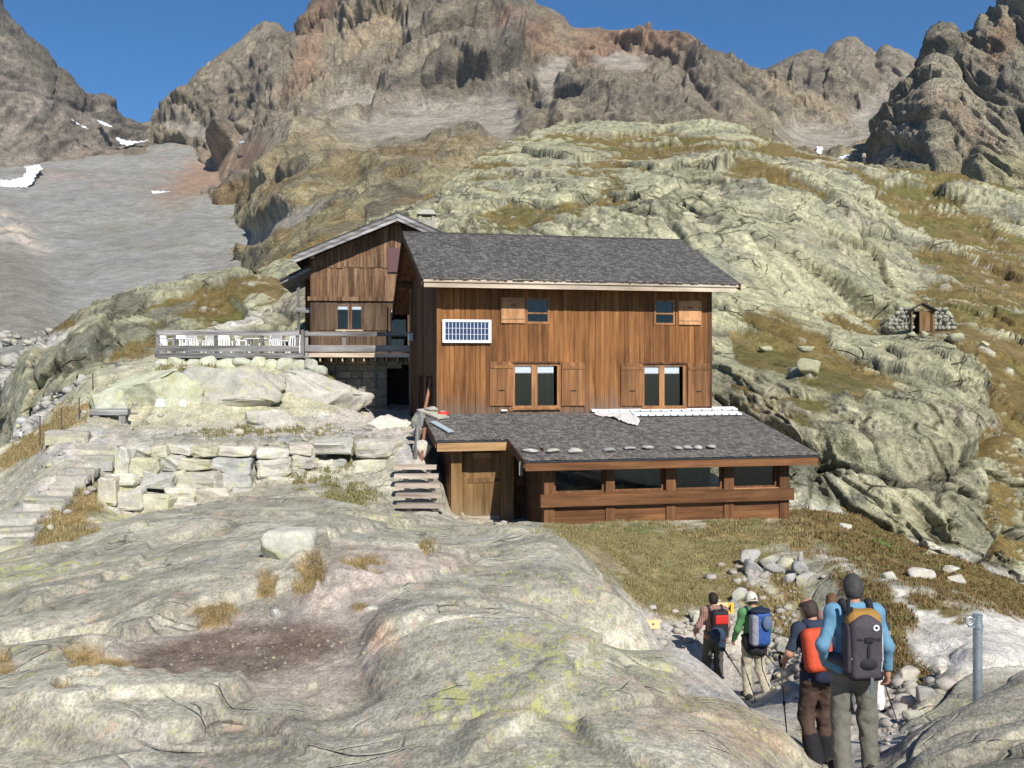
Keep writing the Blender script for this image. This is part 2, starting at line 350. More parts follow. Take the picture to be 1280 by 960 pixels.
hrd = (1 - 0.8 * calm) * (1 - np.clip(dirt * 1.0 + trod * 0.6 + meadow + gravel + tuft * 0.6 + veg * 0.7, 0, 1))
disp = hrd * (blocks(rid, off, f1, f2, 0.07, 0.22, 0.07) - 0.03 * crk * (rid[..., 1] > 0.25)
              + (blocks(rib, offb, fa, fb, 0.02, 0.06, 0.10) - 0.01) * sstep(0.0, 0.3, fbm(foli * 0.4 + 60, 3)) - 0.006 * crb * (rib[..., 2] > 0.4)
              + 0.10 * fbm(foli * 0.35 + 3, 3) + 0.012 * ridged(foli * 1.7, 5, 0.55) + 0.007 * ridged(GP * np.array([2.5, 5.0, 5.0]) + 7, 3, 0.6))
disp += (dirt + trod + gravel).clip(0, 1) * (0.03 * fbm(GP * 3.0, 4) + 0.04 * np.maximum(0, fbm(GP * 9, 2) - 0.25))
disp += knee * (0.16 * fbm(GP * 1.3, 4) + 0.05 * fbm(GP * 5, 3) + 0.02)
def pl_dist(pts):
    """signed pixel distance to a polyline (positive above it) and closeness to its ends"""
    best = np.full(BPX.shape, 1e9); sg = np.zeros(BPX.shape); jx, jy = BPX + wob2 * 8, BPY + wob2 * 7 + wob * 5
    for (x0, y0), (x1, y1) in zip(pts[:-1], pts[1:]):
        ex, ey = x1 - x0, y1 - y0; t_ = np.clip(((jx - x0) * ex + (jy - y0) * ey) / (ex * ex + ey * ey), 0, 1)
        dx, dy = jx - x0 - t_ * ex, jy - y0 - t_ * ey; d_ = np.hypot(dx, dy); m_ = d_ < best
        best = np.where(m_, d_, best); sg = np.where(m_, np.sign(ex * -dy + ey * dx), sg)
    return best * sg
for pts_, hgt_, fade_, dmax in [([(0, 812), (70, 800), (135, 792), (168, 802), (205, 778), (262, 762), (330, 744), (400, 738)], 0.16, 90, 15), ([(60, 770), (120, 742), (165, 726), (188, 690), (240, 676)], 0.14, 60, 19), ([(405, 722), (412, 688), (440, 668), (500, 662)], 0.22, 60, 24), ([(60, 905), (140, 893), (230, 892), (320, 905), (360, 925)], 0.10, 60, 9), ([(440, 742), (480, 728), (540, 722), (580, 705)], 0.12, 60, 16), ([(0, 745), (60, 730), (110, 705), (170, 672)], 0.10, 50, 20), ([(500, 800), (560, 775), (640, 772)], 0.10, 60, 12), ([(620, 935), (700, 880), (745, 815)], 0.10, 60, 10)]:
    sd_ = pl_dist(pts_) * (DD < dmax) + (DD >= dmax) * -1e9
    disp += 0.7 * hgt_ * sstep(-1.0, 2.2, sd_) * (1 - sstep(fade_ * 0.3, fade_, sd_)) * (1 - tuft)
disp *= np.clip(DD / 6.0, 0.3, 1.0) * (1 + 1.0 * sstep(30, 33, DD) * (1 - gravel))
GPD = GP + gn * disp[..., None]
GPD[1:-1, 1:-1] = 0.5 * GPD[1:-1, 1:-1] + 0.5 * blur(GPD, 1)[1:-1, 1:-1]
# the floors under the hut and annex stay below them
# colours (albedo)
c = np.empty(GP.shape, np.float32); c[:] = (0.375, 0.350, 0.285)
t1 = fbm(foli * 0.9, 5); t2 = fbm(foli * 2.7 + 7, 4); t3 = fbm(GP * 0.23 + 3, 3)
c = mixc(c, (0.49, 0.46, 0.38), sstep(-0.05, 0.4, t1))
c = mixc(c, (0.285, 0.265, 0.225), sstep(0.02, 0.45, -t1) * 0.85)
c = mixc(c, (0.40, 0.39, 0.27), sstep(0.05, 0.4, t3) * 0.6)
c = mixc(c, (0.47, 0.36, 0.27), sstep(0.25, 0.55, t2) * 0.5)
c = mixc(c, (0.36, 0.36, 0.37), sstep(0.2, 0.5, fbm(foli * 1.5 + 33, 4)) * 0.6)
c = mixc(c, (0.17, 0.155, 0.13), (crk * (rid[..., 1] > 0.25) * 0.55 + crb * (rib[..., 2] > 0.4) * 0.3).clip(0, 1))
rust = np.maximum.reduce([blob(BPX, BPY, 480, 808, 24, 16, 40, 0.8) * near, blob(BPX, BPY, 930, 920, 60, 40, 20, 0.9) * 0.5 * (DD < 11), blob(BPX, BPY, 860, 890, 50, 40, 0, 0.9) * 0.3 * (DD < 11)])
c = mixc(c, (0.50, 0.30, 0.185), rust * (0.5 + 0.5 * sstep(-0.1, 0.3, t2)))
far = sstep(30.0, 32.0, DD)
c = mixc(c, (0.43, 0.42, 0.29), far * 0.45)
c = mixc(c, (0.62, 0.585, 0.53), bare * (0.5 + 0.5 * sstep(-0.3, 0.2, t2)))
dn = sstep(-0.25, 0.35, fbm(GP * 2.2, 5))
soil = c * 0; soil[:] = (0.155, 0.115, 0.088); soil = mixc(soil, (0.30, 0.245, 0.20), dn * 0.45)
soil = mixc(soil, (0.40, 0.345, 0.29), sstep(0.25, 0.8, 1 - blob(BPX, BPY, 290, 820, 150, 36, -9, 0.7)))
c = mixc(c, (0.40, 0.33, 0.265), trod * 0.75)
c = c * (1 - dirt[..., None]) + soil * dirt[..., None]
gr = c * 0; gr[:] = (0.42, 0.40, 0.365); gr = mixc(gr, (0.50, 0.44, 0.37), dn); gr = mixc(gr, (0.33, 0.33, 0.33), sstep(0.1, 0.4, t1))
c = c * (1 - gravel[..., None]) + gr * gravel[..., None]
g1 = sstep(-0.3, 0.35, fbm(GP * 0.55 + 2, 4)); g2 = sstep(-0.2, 0.4, fbm(GP * 1.6 + 12, 4))
md = c * 0; md[:] = (0.225, 0.19, 0.085); md = mixc(md, (0.115, 0.135, 0.038), g2 * 0.8); md = mixc(md, (0.27, 0.22, 0.12), (1 - g1) * 0.6)
worn = np.clip(sstep(0.12, 0.42, fbm(GP * 0.9 + 44, 4)) * 0.8 + blob(BPX, BPY, 735, 700, 40, 12, 15, 0.8), 0, 1)
md = mixc(md, (0.24, 0.195, 0.135), worn * 0.7); md = mixc(md, (0.10, 0.125, 0.035), blob(BPX, BPY, 800, 662, 130, 7, 0, 0.8) * 0.7)
c = c * (1 - meadow[..., None]) + md * meadow[..., None]
vg = c * 0; vg[:] = (0.155, 0.112, 0.048); vg = mixc(vg, (0.11, 0.135, 0.03), g2 * 0.8); vg = mixc(vg, (0.25, 0.19, 0.08), (1 - g1) * 0.5)
vg = mixc(vg, (0.085, 0.17, 0.03), np.maximum(blob(BPX, BPY, 1108, 682, 22, 9, 8), blob(BPX, BPY, 1020, 775, 14, 8)))
c = c * (1 - veg[..., None]) + vg * veg[..., None]
tf = c * 0; tf[:] = (0.26, 0.18, 0.08); tf = mixc(tf, (0.15, 0.155, 0.045), (g2 * 0.55 * sstep(14, 20, DD)))
c = c * (1 - tuft[..., None]) + tf * tuft[..., None]
c = mixc(c, (0.12, 0.12, 0.05), ledge * 0.5)
rockm = (1 - np.clip(dirt + trod * 0.8 + meadow + gravel + tuft + veg, 0, 1)) * (1 - bare * 0.7)
lich = np.clip(0.36 * region((140, 690, 190, 60, -10), (680, 720, 130, 70, 20), (620, 850, 120, 90, 0), (880, 830, 60, 30), (340, 705, 30, 10), soft=0.8) + 0.35 * (t3 > 0.1) - 0.4 * region((250, 925, 260, 45, 0), (560, 940, 200, 30), soft=0.6), -0.6, 1)
c = c * (1 - rockm[..., None] * (1 - np.array([1.0, 0.995, 0.95])))
near_rock_mat = terrain_mat('lichen_rock', 1.9, 10.0, 0.44, 0.040, 0.2, True, vscale=(1.0, 0.5, 1.0), cracks=(0.42, 1.7, 0.24, (0.6, 1.1, 1.6), (0, 0, 0)))
ground = put('ground', np_mesh('ground', GPD, grid_faces(NR, NC), True, {'Col': c.reshape(-1, 3), 'rock': rockm.ravel(), 'lichen': lich.ravel()}), near_rock_mat, kind='structure',
             label='lichen covered granite outcrop, path and meadow around the hut')
from mathutils.bvhtree import BVHTree
def bvh_of(P):
    n, m = P.shape[:2]
    return BVHTree.FromPolygons([tuple(v) for v in P.reshape(-1, 3).tolist()], grid_faces(n, m).tolist())
_gx, _gdl = gpx, gd
def ground_z(x, y):
    """height of the built ground under a world point (bilinear in the mesh's own grid)"""
    px = CXP + x / y * FPX
    i = np.clip(np.searchsorted(_gdl, y) - 1, 0, NR - 2); j = np.clip(np.searchsorted(_gx, px) - 1, 0, NC - 2)
    a = (y - _gdl[i]) / (_gdl[i + 1] - _gdl[i]); b = (px - _gx[j]) / (_gx[j + 1] - _gx[j])
    Z = GPD[..., 2]
    return (Z[i, j] * (1 - a) + Z[i + 1, j] * a) * (1 - b) + (Z[i, j + 1] * (1 - a) + Z[i + 1, j + 1] * a) * b
def on_ground(px, d, dz=0.0):
    x = (px - CXP) / FPX * d
    return Vector((x, d, float(ground_z(x, d)) + dz))

# ------------------------------------------------------------------ hills and mountains: control nets of (py, d) per column
def net(pxs, rows, nu, nvs, smooth=2, wig=0):
    """rows: list of [(py, d) per column]; nvs: subdivisions between rows"""
    pxs = np.array(pxs, float); R = np.array(rows, float)
    up = np.linspace(pxs[0], pxs[-1], nu)
    py = np.stack([np.interp(up, pxs, r[:, 0]) for r in R]); ld = np.stack([np.interp(up, pxs, np.log(r[:, 1])) for r in R])
    PYs, LDs = [], []
    for k, n in enumerate(nvs):
        t = np.linspace(0, 1, n, endpoint=(k == len(nvs) - 1))[:, None]
        PYs.append(py[k] * (1 - t) + py[k + 1] * t); LDs.append(ld[k] * (1 - t) + ld[k + 1] * t)
    PYf = np.concatenate(PYs); D = np.exp(np.concatenate(LDs))
    P = np.stack([(np.broadcast_to(up, PYf.shape) - CXP) / FPX * D, D, (HOR - PYf) / FPX * D], -1)
    q = P.copy(); b = blur(P, smooth); q[1:-1, 1:-1] = b[1:-1, 1:-1]
    return q
def up_normals(P):
    n = grid_normals(P)
    s = np.sign((n * -P).sum(-1, keepdims=True)); s[s == 0] = 1
    return n * s

rock_col = (0.41, 0.392, 0.25)
def crag_hill(P, scale, amp, grass_bias, seed=0.0, aniso=(1, 1, 1), blobs=(), pale=0.0, dip=0.55):
    """slabby hillside: two sizes of jointed blocks, grass lodged in the hollows and on ledges"""
    n = up_normals(P); ca, sa = math.cos(dip), math.sin(dip)
    q = np.stack([P[..., 0] * ca - P[..., 2] * sa * 1.3, P[..., 1], P[..., 0] * sa + P[..., 2] * ca * 1.3], -1)
    q = q * np.array(aniso) / scale + seed
    q = q + 0.28 * np.stack([fbm(q * 0.7 + 3, 3), fbm(q * 0.7 + 13, 3), fbm(q * 0.7 + 23, 3)], -1)
    a1, a2, r1, o1 = voronoi(q * 0.5); b1, b2, r2, o2 = voronoi(q * 1.6 + 50); c1, c2, r3, o3 = voronoi(q * 4.6 + 90)
    k1 = 1 - sstep(0.0, 0.045, a2 - a1); k2 = 1 - sstep(0.0, 0.07, b2 - b1); k3 = 1 - sstep(0.0, 0.12, c2 - c1)
    broken = sstep(-0.25, 0.3, fbm(q * 0.35 + 70, 3))
    h1 = blocks(r1, o1, a1, a2, 0.8, 2.0, 0.07) - 0.25
    h2 = blocks(r2, o2, b1, b2, 0.36, 1.0, 0.09) - 0.1
    h3 = (blocks(r3, o3, c1, c2, 0.16, 0.42, 0.12) - 0.05) * (0.25 + 0.75 * broken)
    hh = h1 + h2 * (0.5 + 0.5 * broken) + h3 - 0.25 * k1 * (r1[..., 1] > 0.3) - 0.14 * k2 * (r2[..., 1] > 0.45) * (0.3 + broken) - 0.07 * k3 * broken
    hh = hh + 0.6 * fbm(q * 0.3 + 5, 4) + 0.18 * ridged(q * 2.4 + 8, 5, 0.6)
    px, py = to_px(P)
    od = outward(P, n)
    D = P + od * (hh * amp * scale)[..., None]
    n2 = up_normals(D)
    ww = fbm(q * 1.1 + 31, 4)
    bias = np.zeros_like(px)
    for (b, v) in blobs:
        bias += blob(px + ww * 30, py + fbm(q * 1.3 + 4, 3) * 26, *b, soft=0.5) * v
    g = 0.55 * n2[..., 2] - 0.9 * hh + 0.8 * ww + grass_bias + bias - 0.35
    gm = sstep(0.0, 0.16, g)
    D = D - od * (gm * np.maximum(hh - 0.1, 0) * amp * scale * 0.4)[..., None]
    c = np.empty(P.shape, np.float32); c[:] = rock_col
    c = mixc(c, (0.44, 0.42, 0.28), sstep(0.0, 0.4, fbm(q * 0.6 + 2, 4)) * 0.8)
    c = mixc(c, (0.39, 0.335, 0.255), sstep(0.1, 0.45, fbm(q * 0.9 + 22, 4)) * 0.75)
    c = mixc(c, (0.225, 0.225, 0.17), sstep(0.05, 0.45, fbm(q * 1.4 + 41, 4)) * 0.8)
    c = mixc(c, (0.16, 0.155, 0.125), sstep(0.45, 0.85, r2[..., 2]) * 0.6 * broken)
    c = mixc(c, (0.13, 0.125, 0.10), sstep(0.2, 0.45, fbm(q * np.array([2.2, 1, 0.7]) + 140, 4)) * 0.45)
    c = c * (0.86 + 0.28 * r1[..., 2:3])
    if pale: c = mixc(c, (0.56, 0.53, 0.47), sstep(0.1, 0.4, fbm(q * 0.5 + 61, 4)) * pale)
    c = mixc(c, (0.12, 0.115, 0.085), np.clip(k1 * (r1[..., 1] > 0.2) * 0.9 + k2 * (r2[..., 1] > 0.35) * 0.85 * (0.4 + broken) + k3 * 0.5 * broken, 0, 0.9))
    gc = np.empty(P.shape, np.float32); gc[:] = (0.175, 0.130, 0.048)
    gc = mixc(gc, (0.135, 0.13, 0.042), sstep(-0.1, 0.35, fbm(q * 0.8 + 81, 4)) * 0.85)
    gc = mixc(gc, (0.225, 0.165, 0.08), sstep(0.0, 0.4, fbm(q * 2.2 + 86, 3)) * 0.7)
    st = sstep(0.33, 0.45, fbm(q * 3.7 + 66, 3)) * gm
    c = c * (1 - gm[..., None]) + gc * gm[..., None]
    c = mixc(c, (0.47, 0.455, 0.38), st * 0.8)
    D = D + n * (st * 0.05 * scale)[..., None]
    D[1:-1, 1:-1] = 0.55 * D[1:-1, 1:-1] + 0.45 * blur(D, 1)[1:-1, 1:-1]
    return D, c, gm, (px, py)

hill_mat = terrain_mat('hillside_rock', 0.7, 3.2, 0.46, 0.30, cracks=(0.14, 0.55, 0.95, (0.6, 0.35, 1.25), (0, 0.6, 0)))
hx = [270, 340, 400, 480, 520, 560, 600, 640, 700, 760, 820, 880, 930, 1000, 1060, 1100, 1150, 1200, 1280, 1380, 1560]
base = [(480, 46), (470, 46), (460, 46)] + [(450, 46), (450, 46), (450, 46), (455, 46), (460, 45), (470, 44), (480, 43.5), (500, 42), (540, 38), (590, 34), (632, 31.5), (652, 31), (668, 31), (682, 31), (694, 31), (716, 32), (760, 34), (820, 36)]
r1 = [(460, 50), (440, 50), (425, 51)] + [(410, 52), (405, 52), (400, 53), (400, 54), (400, 54), (400, 54), (400, 54), (410, 53), (430, 50), (470, 43), (540, 35.5), (570, 34), (590, 33.5), (600, 33.5), (610, 34), (650, 36), (700, 38), (760, 42)]
r2 = [(450, 58), (410, 60), (385, 62)] + [(350, 64), (345, 64), (340, 66), (335, 68), (335, 68), (335, 68), (340, 67), (350, 66), (365, 63), (400, 58), (460, 45), (485, 42), (500, 41), (505, 41), (510, 43), (560, 46), (620, 48), (680, 52)]
r3 = [(445, 66), (395, 72), (365, 75)] + [(318, 78), (310, 78), (300, 82), (292, 85), (290, 85), (290, 84), (300, 80), (310, 78), (330, 74), (375, 66), (410, 59), (428, 58), (432, 58), (428, 60), (430, 62), (470, 62), (540, 62), (600, 66)]
r4 = [(430, 74), (370, 82), (335, 88)] + [(296, 95), (285, 98), (270, 104), (262, 108), (258, 108), (255, 106), (258, 98), (262, 93), (290, 86), (345, 75), (385, 70), (405, 72), (412, 76), (414, 78), (408, 80), (420, 80), (470, 80), (540, 80)]
r5 = [(420, 80), (352, 90), (318, 98)] + [(285, 108), (268, 112), (245, 122), (232, 132), (228, 138), (222, 136), (225, 125), (228, 110), (240, 98), (260, 92), (290, 90), (330, 92), (370, 90), (385, 88), (375, 92), (370, 98), (410, 100), (470, 100)]
r6 = [(412, 84), (342, 96), (308, 104)] + [(280, 114), (260, 120), (236, 140), (212, 160), (200, 170), (190, 175), (195, 165), (208, 140), (214, 120), (222, 112), (228, 112), (250, 112), (300, 108), (330, 108), (315, 114), (305, 122), (350, 125), (400, 130)]
r7 = [(405, 88), (334, 100), (300, 110)] + [(276, 120), (254, 128), (228, 155), (195, 185), (173, 205), (154, 230), (151, 235), (158, 225), (151, 215), (160, 195), (190, 168), (203, 160), (207, 155), (212, 152), (218, 150), (236, 148), (262, 150), (320, 155)]
r8 = [(420, 110), (360, 125), (330, 135)] + [(300, 150), (290, 160), (270, 180), (230, 215), (200, 240), (185, 270), (185, 280), (190, 270), (190, 260), (195, 240), (215, 210), (225, 200), (230, 195), (235, 190), (240, 185), (260, 180), (290, 185), (350, 190)]
under = [(y + 90, d * 0.97) for y, d in base]
HP = net(hx, [under, base, r1, r2, r3, r4, r5, r6, r7, r8], 700, [12, 56, 66, 50, 46, 46, 40, 40, 16], 3)
hblobs = [((1235, 410, 90, 60, 20), 0.55), ((1230, 330, 90, 50, 15), 0.75), ((1030, 460, 110, 26, 28), 0.5), ((980, 400, 60, 20, 20), 0.3), ((1050, 520, 50, 30, 30), 0.3), ((1265, 560, 30, 110, 10), 0.5),
          ((1000, 300, 160, 70, 12), -0.75), ((1150, 560, 120, 110, 20), -0.6), ((860, 270, 90, 40, 0), -0.25), ((690, 255, 140, 26, -20), 0.45), ((1000, 200, 200, 20, 6), 0.5), ((1040, 235, 160, 12, 14), 0.3), ((760, 180, 90, 24, 8), 0.25), ((900, 460, 14, 80), -0.5), ((1100, 660, 200, 24, 18), -1.2), ((960, 560, 40, 60), -0.3)]
HD, hc, hgm, (hpx, hpy) = crag_hill(HP, 6.0, 0.32, -0.19, 3.0, (0.72, 0.3, 1.35), hblobs)
# the cliff beside the hut is split by upright joints
qv = np.stack([HP[..., 0] * 0.95 + HP[..., 2] * 0.3, HP[..., 1] * 0.22, HP[..., 2] * 0.26 - HP[..., 0] * 0.08], -1); qv = qv + 0.22 * np.stack([fbm(HP * 0.4, 3), fbm(HP * 0.4 + 9, 3), fbm(HP * 0.3 + 5, 3)], -1)
e1_, e2_, er_, eo_ = voronoi(qv * np.where(HP[..., 1:2] > 62, 0.45, 0.8)); g1_, g2_, gr_, go_ = voronoi(qv * np.where(HP[..., 1:2] > 62, 0.6, 1.0) * np.array([2.2, 1, 3.0]) + 30)
cm_k = np.maximum(sstep(400, 470, hpy) * sstep(850, 930, hpx), 0.42 * sstep(170, 230, hpy)) * (1 - 0.85 * hgm) * np.clip(HP[..., 1] / 45.0, 0.8, 1.6)
HD = HD + outward(HP, up_normals(HP)) * (cm_k * (0.75 * (blocks(er_, eo_, e1_, e2_, 0.7, 1.3, 0.08) - 0.2) + 0.28 * (blocks(gr_, go_, g1_, g2_, 0.6, 1.0, 0.1) - 0.2)))[..., None]
hc = mixc(hc, (0.075, 0.07, 0.055), np.clip(cm_k, 0, 1) * np.clip((1 - sstep(0.0, 0.045, e2_ - e1_)) * (er_[..., 1] > 0.3) * 0.9 + (1 - sstep(0.0, 0.06, g2_ - g1_)) * (gr_[..., 1] > 0.5) * 0.6, 0, 0.9))
hc = hc * (1 + np.clip(cm_k, 0, 1) * 0.4 * (gr_[..., 2] - 0.5))[..., None]
foot = blob(hpx, hpy, 1160, 688, 190, 12, 17.5, 0.6) * (HP[..., 1] < 36)
hc = mixc(hc, (0.62, 0.60, 0.56), foot * (0.6 + 0.4 * fbm(HP * 1.5, 3)))
stain = np.maximum(blob(hpx, hpy, 1060, 520, 26, 42, -25, 0.7), blob(hpx, hpy, 1080, 600, 26, 40, 10, 0.7)) * sstep(0.0, 0.25, fbm(HP * np.array([1.6, 1.6, 0.5]), 4))
hc = mixc(hc, (0.085, 0.08, 0.075), stain * 0.85)
hillside = put('hillside', np_mesh('hillside', HD, grid_faces(*HD.shape[:2]), True, {'Col': hc.reshape(-1, 3), 'soft': hgm.ravel()}), hill_mat, kind='structure', label='steep slabby rock hillside with brown grass ledges behind the hut')

# knoll behind the terrace
kx = [-60, 0, 30, 60, 100, 150, 200, 250, 290, 330, 380, 430, 500, 560]
kb = [(640, 60), (580, 56), (530, 50), (495, 47), (470, 46), (465, 45), (460, 45), (455, 45), (452, 45), (450, 45), (448, 45), (448, 46), (450, 47), (450, 48)]
k1_ = [(620, 66), (550, 62), (490, 58), (452, 54), (430, 53), (420, 52), (412, 52), (408, 52), (408, 52), (410, 52), (415, 52), (420, 52), (425, 53), (430, 54)]
k2_ = [(600, 72), (520, 70), (460, 66), (427, 64), (398, 64), (380, 63), (370, 62), (362, 62), (352, 62), (358, 61), (380, 60), (395, 60), (410, 60), (420, 60)]
k3_ = [(580, 76), (490, 74), (444, 72), (416, 70), (386, 72), (366, 72), (356, 72), (345, 72), (333, 72), (342, 70), (366, 68), (385, 66), (400, 66), (415, 66)]
k4_ = [(640, 90), (560, 90), (500, 88), (460, 86), (430, 86), (410, 88), (400, 90), (390, 90), (380, 90), (380, 88), (395, 84), (405, 80), (415, 78), (425, 78)]
KP = net(kx, [kb, k1_, k2_, k3_, k4_], 330, [34, 34, 18, 10], 2)
KD, kc, kgm, (kpx, kpy) = crag_hill(KP, 4.0, 0.24, -0.55, 21.0, (0.8, 0.35, 1.3), [((80, 408, 30, 14, -10), 0.9), ((240, 370, 60, 8, -15), 0.5), ((45, 440, 40, 10, -25), 0.3), ((330, 352, 40, 12, 20), 0.4)], 0.35)
kc = mixc(kc, (0.66, 0.62, 0.57), np.maximum(blob(kpx + 12 * fbm(KP * 0.8, 3), kpy, 330, 395, 60, 12, -20, 0.6), blob(kpx, kpy, 65, 425, 34, 7, -20, 0.6)) * 0.8)
put('knoll', np_mesh('knoll', KD, grid_faces(*KD.shape[:2]), True, {'Col': kc.reshape(-1, 3), 'soft': kgm.ravel()}), hill_mat, kind='structure', label='pale rounded rock knoll behind the terrace')

# distant rock
def mountain(P, scale, amp, seed, detail_amp=1.0, flow=(1.0, 0.22, 0.8)):
    n = up_normals(P); q = P * np.array(flow) / scale + seed
    q = q + 0.5 * np.stack([fbm(q * 0.6 + 3, 3), fbm(q * 0.6 + 13, 3), fbm(q * 0.6 + 23, 3)], -1)
    a1, a2, r1, o1 = voronoi(q * 1.4); b1, b2, r2, o2 = voronoi(q * 4.3 + 9)
    hh = 0.9 * ridged(q * np.array([1.0, 1.0, 0.55]), 6, 0.6) + blocks(r1, o1, a1, a2, 0.7, 1.5, 0.10)
    hh = hh + detail_amp * (blocks(r2, o2, b1, b2, 0.26, 0.6, 0.12) + 0.28 * ridged(q * 5.0 + 4, 4, 0.6))
    return outward(P, n, 0.5, 0.8), q, hh, r1, r2
mount_mat = terrain_mat('mountain_rock', 0.05, 0.24, 0.50, 6.0)
def rock_tones(q, r1, r2, base=(0.198, 0.180, 0.146)):
    c = np.empty(q.shape, np.float32); c[:] = base
    c = mixc(c, (0.29, 0.252, 0.185), sstep(0.0, 0.4, fbm(q * 0.9 + 2, 5)) * 0.8)
    c = mixc(c, (0.115, 0.106, 0.094), sstep(0.0, 0.4, fbm(q * 1.3 + 12, 5)) * 0.85)
    c = mixc(c, (0.27, 0.20, 0.145), sstep(0.22, 0.5, fbm(q * 0.8 + 42, 5)) * 0.5)
    return c * (0.84 + 0.32 * r1[..., 1:2]) * (0.9 + 0.2 * r2[..., 1:2])

mx = [150, 195, 205, 235, 250, 270, 305, 330, 345, 358, 372, 385, 400, 470, 560, 640, 672, 690, 705, 715, 750, 790, 850, 878, 900, 925, 940, 960, 985, 1005, 1018, 1030, 1045, 1066, 1085, 1095, 1106, 1126, 1145, 1160, 1200]
crest = [175, 158, 124, 103, 85, 71, 47, 31, 30, 42, 36, 8, -18, -70, -75, -30, 3, 10, 19, 34, 37, 42, 45, 54, 70, 81, 89, 84, 71, 62, 60, 68, 54, 51, 62, 71, 59, 60, 73, 84, 130]
def lerp_cols(keys): return [float(np.interp(x, [k[0] for k in keys], [k[1] for k in keys])) for x in mx]
dcr = lerp_cols([(150, 1150), (250, 1150), (400, 1100), (560, 1000), (700, 950), (800, 980), (930, 1000), (1160, 950), (1200, 900)])
m0 = lerp_cols([(150, 450), (300, 420), (340, 400), (500, 400), (700, 300), (1000, 300), (1200, 300)]); d0 = lerp_cols([(150, 200), (330, 110), (500, 105), (700, 320), (1000, 300), (1200, 300)])
m1 = lerp_cols([(150, 440), (290, 400), (335, 360), (370, 318), (400, 290), (450, 260), (600, 240), (700, 230), (1000, 250), (1200, 250)]); d1_ = lerp_cols([(150, 420), (260, 360), (340, 240), (450, 260), (700, 380), (1200, 400)])
m2 = lerp_cols([(150, 330), (260, 315), (315, 290), (345, 252), (375, 218), (450, 200), (600, 190), (700, 170), (800, 160), (900, 160), (1000, 205), (1200, 205)]); d2_ = lerp_cols([(150, 700), (300, 560), (340, 420), (450, 420), (700, 480), (1200, 480)])
m3 = lerp_cols([(150, 240), (230, 228), (295, 208), (330, 182), (360, 165), (430, 160), (520, 165), (620, 160), (700, 130), (800, 120), (900, 135), (1000, 180), (1100, 185), (1200, 190)]); d3_ = lerp_cols([(150, 950), (260, 860), (340, 620), (450, 600), (620, 560), (700, 600), (900, 640), (1200, 620)])
m4 = lerp_cols([(150, 195), (195, 175), (230, 160), (280, 152), (330, 130), (430, 110), (520, 120), (620, 118), (700, 90), (800, 85), (900, 108), (1000, 150), (1100, 150), (1160, 130), (1200, 150)]); d4_ = lerp_cols([(150, 1050), (260, 960), (340, 780), (450, 740), (620, 700), (700, 740), (900, 780), (1000, 800), (1200, 760)])
rowsM = [list(zip(m0, d0)), list(zip(m1, d1_)), list(zip(m2, d2_)), list(zip(m3, d3_)), list(zip(m4, d4_)), list(zip(crest, dcr)), list(zip([c_ + 60 for c_ in crest], [d * 1.12 for d in dcr]))]
MP = net(mx, rowsM, 760, [26, 40, 44, 48, 84, 10], 2)
n, q, hh, r1_, r2_ = mountain(MP, 105.0, 1.0, 5.0)
mpx, mpy = to_px(MP); ww = fbm(q * 1.6 + 77, 4) * 26
scree = np.maximum.reduce([blob(mpx + ww, mpy + ww * 0.4, *b, soft=0.35) for b in [(540, 158, 105, 24, -8), (625, 150, 24, 30, 20), (300, 205, 70, 22, -33), (430, 135, 40, 16, -20), (1030, 178, 60, 18, 6), (1100, 150, 22, 45, 35), (690, 90, 14, 30, 30), (560, 35, 50, 10, -20), (240, 165, 40, 10), (350, 285, 60, 12, -30), (780, 78, 40, 12, 10)]])
gentle = sstep(0.1, 0.5, fbm(q * 0.7 + 55, 4) + 0.3 * sstep(90, 220, mpy) - 0.1)
hs = (1 - scree * 0.92) * (1 - 0.3 * gentle)
rowt = np.linspace(0, 1, MP.shape[0])[:, None]; hs = hs * (1 - 0.72 * sstep(0.80, 0.95, rowt)); hh = hh - 0.5
neard = 1 - sstep(330, 620, MP[..., 1])
crg = ridged(MP * np.array([1, 0.18, 1.3]) / 9.0, 4, 0.6); cb1, cb2, cbr, cbo = voronoi(MP * np.array([1, 0.2, 1.3]) / 13.0 + 3)
MD = MP + n * (neard * (1 - scree) * (1.3 * crg + 3.0 * blocks(cbr, cbo, cb1, cb2, 0.8, 1.6, 0.1)) + hh * hs * 26.0 * np.clip(MP[..., 1] / 700, 0.25, 1.2) + fbm(q * 8, 3) * 1.2 * scree)[..., None]
mc = rock_tones(q, r1_, r2_)
low = sstep(110, 250, mpy)
mc = mixc(mc, (0.32, 0.295, 0.195), np.clip(gentle * (0.35 + 0.6 * low), 0, 1) * 0.9)
mc = mixc(mc, (0.285, 0.265, 0.165), neard * (0.45 + 0.5 * cbr[..., 2]) * low)
mc = mixc(mc, (0.13, 0.125, 0.105), neard * low * (cbr[..., 0] > 0.72) * 0.6)
mc = mixc(mc, (0.19, 0.14, 0.06), neard * low * sstep(-0.05, 0.25, fbm(MP * np.array([1, 0.35, 1.6]) / 16.0, 5)) * 0.6)
mc = mixc(mc, (0.42, 0.36, 0.275), sstep(0.15, 0.4, fbm(q * 1.1 + 91, 4)) * gentle * 0.7)
mc = mixc(mc, (0.17, 0.125, 0.06), low * sstep(0.1, 0.3, fbm(q * 2.6 + 14, 4)) * 0.75 * (mpy > 190))
mc = mixc(mc, (0.28, 0.185, 0.125), np.maximum.reduce([blob(mpx + ww, mpy, *b, soft=0.6) for b in [(300, 205, 52, 20, -38), (322, 190, 12, 30, 15), (775, 62, 90, 26, 5), (660, 45, 40, 26, 20), (395, 60, 14, 60, 15)]]) * 0.62)
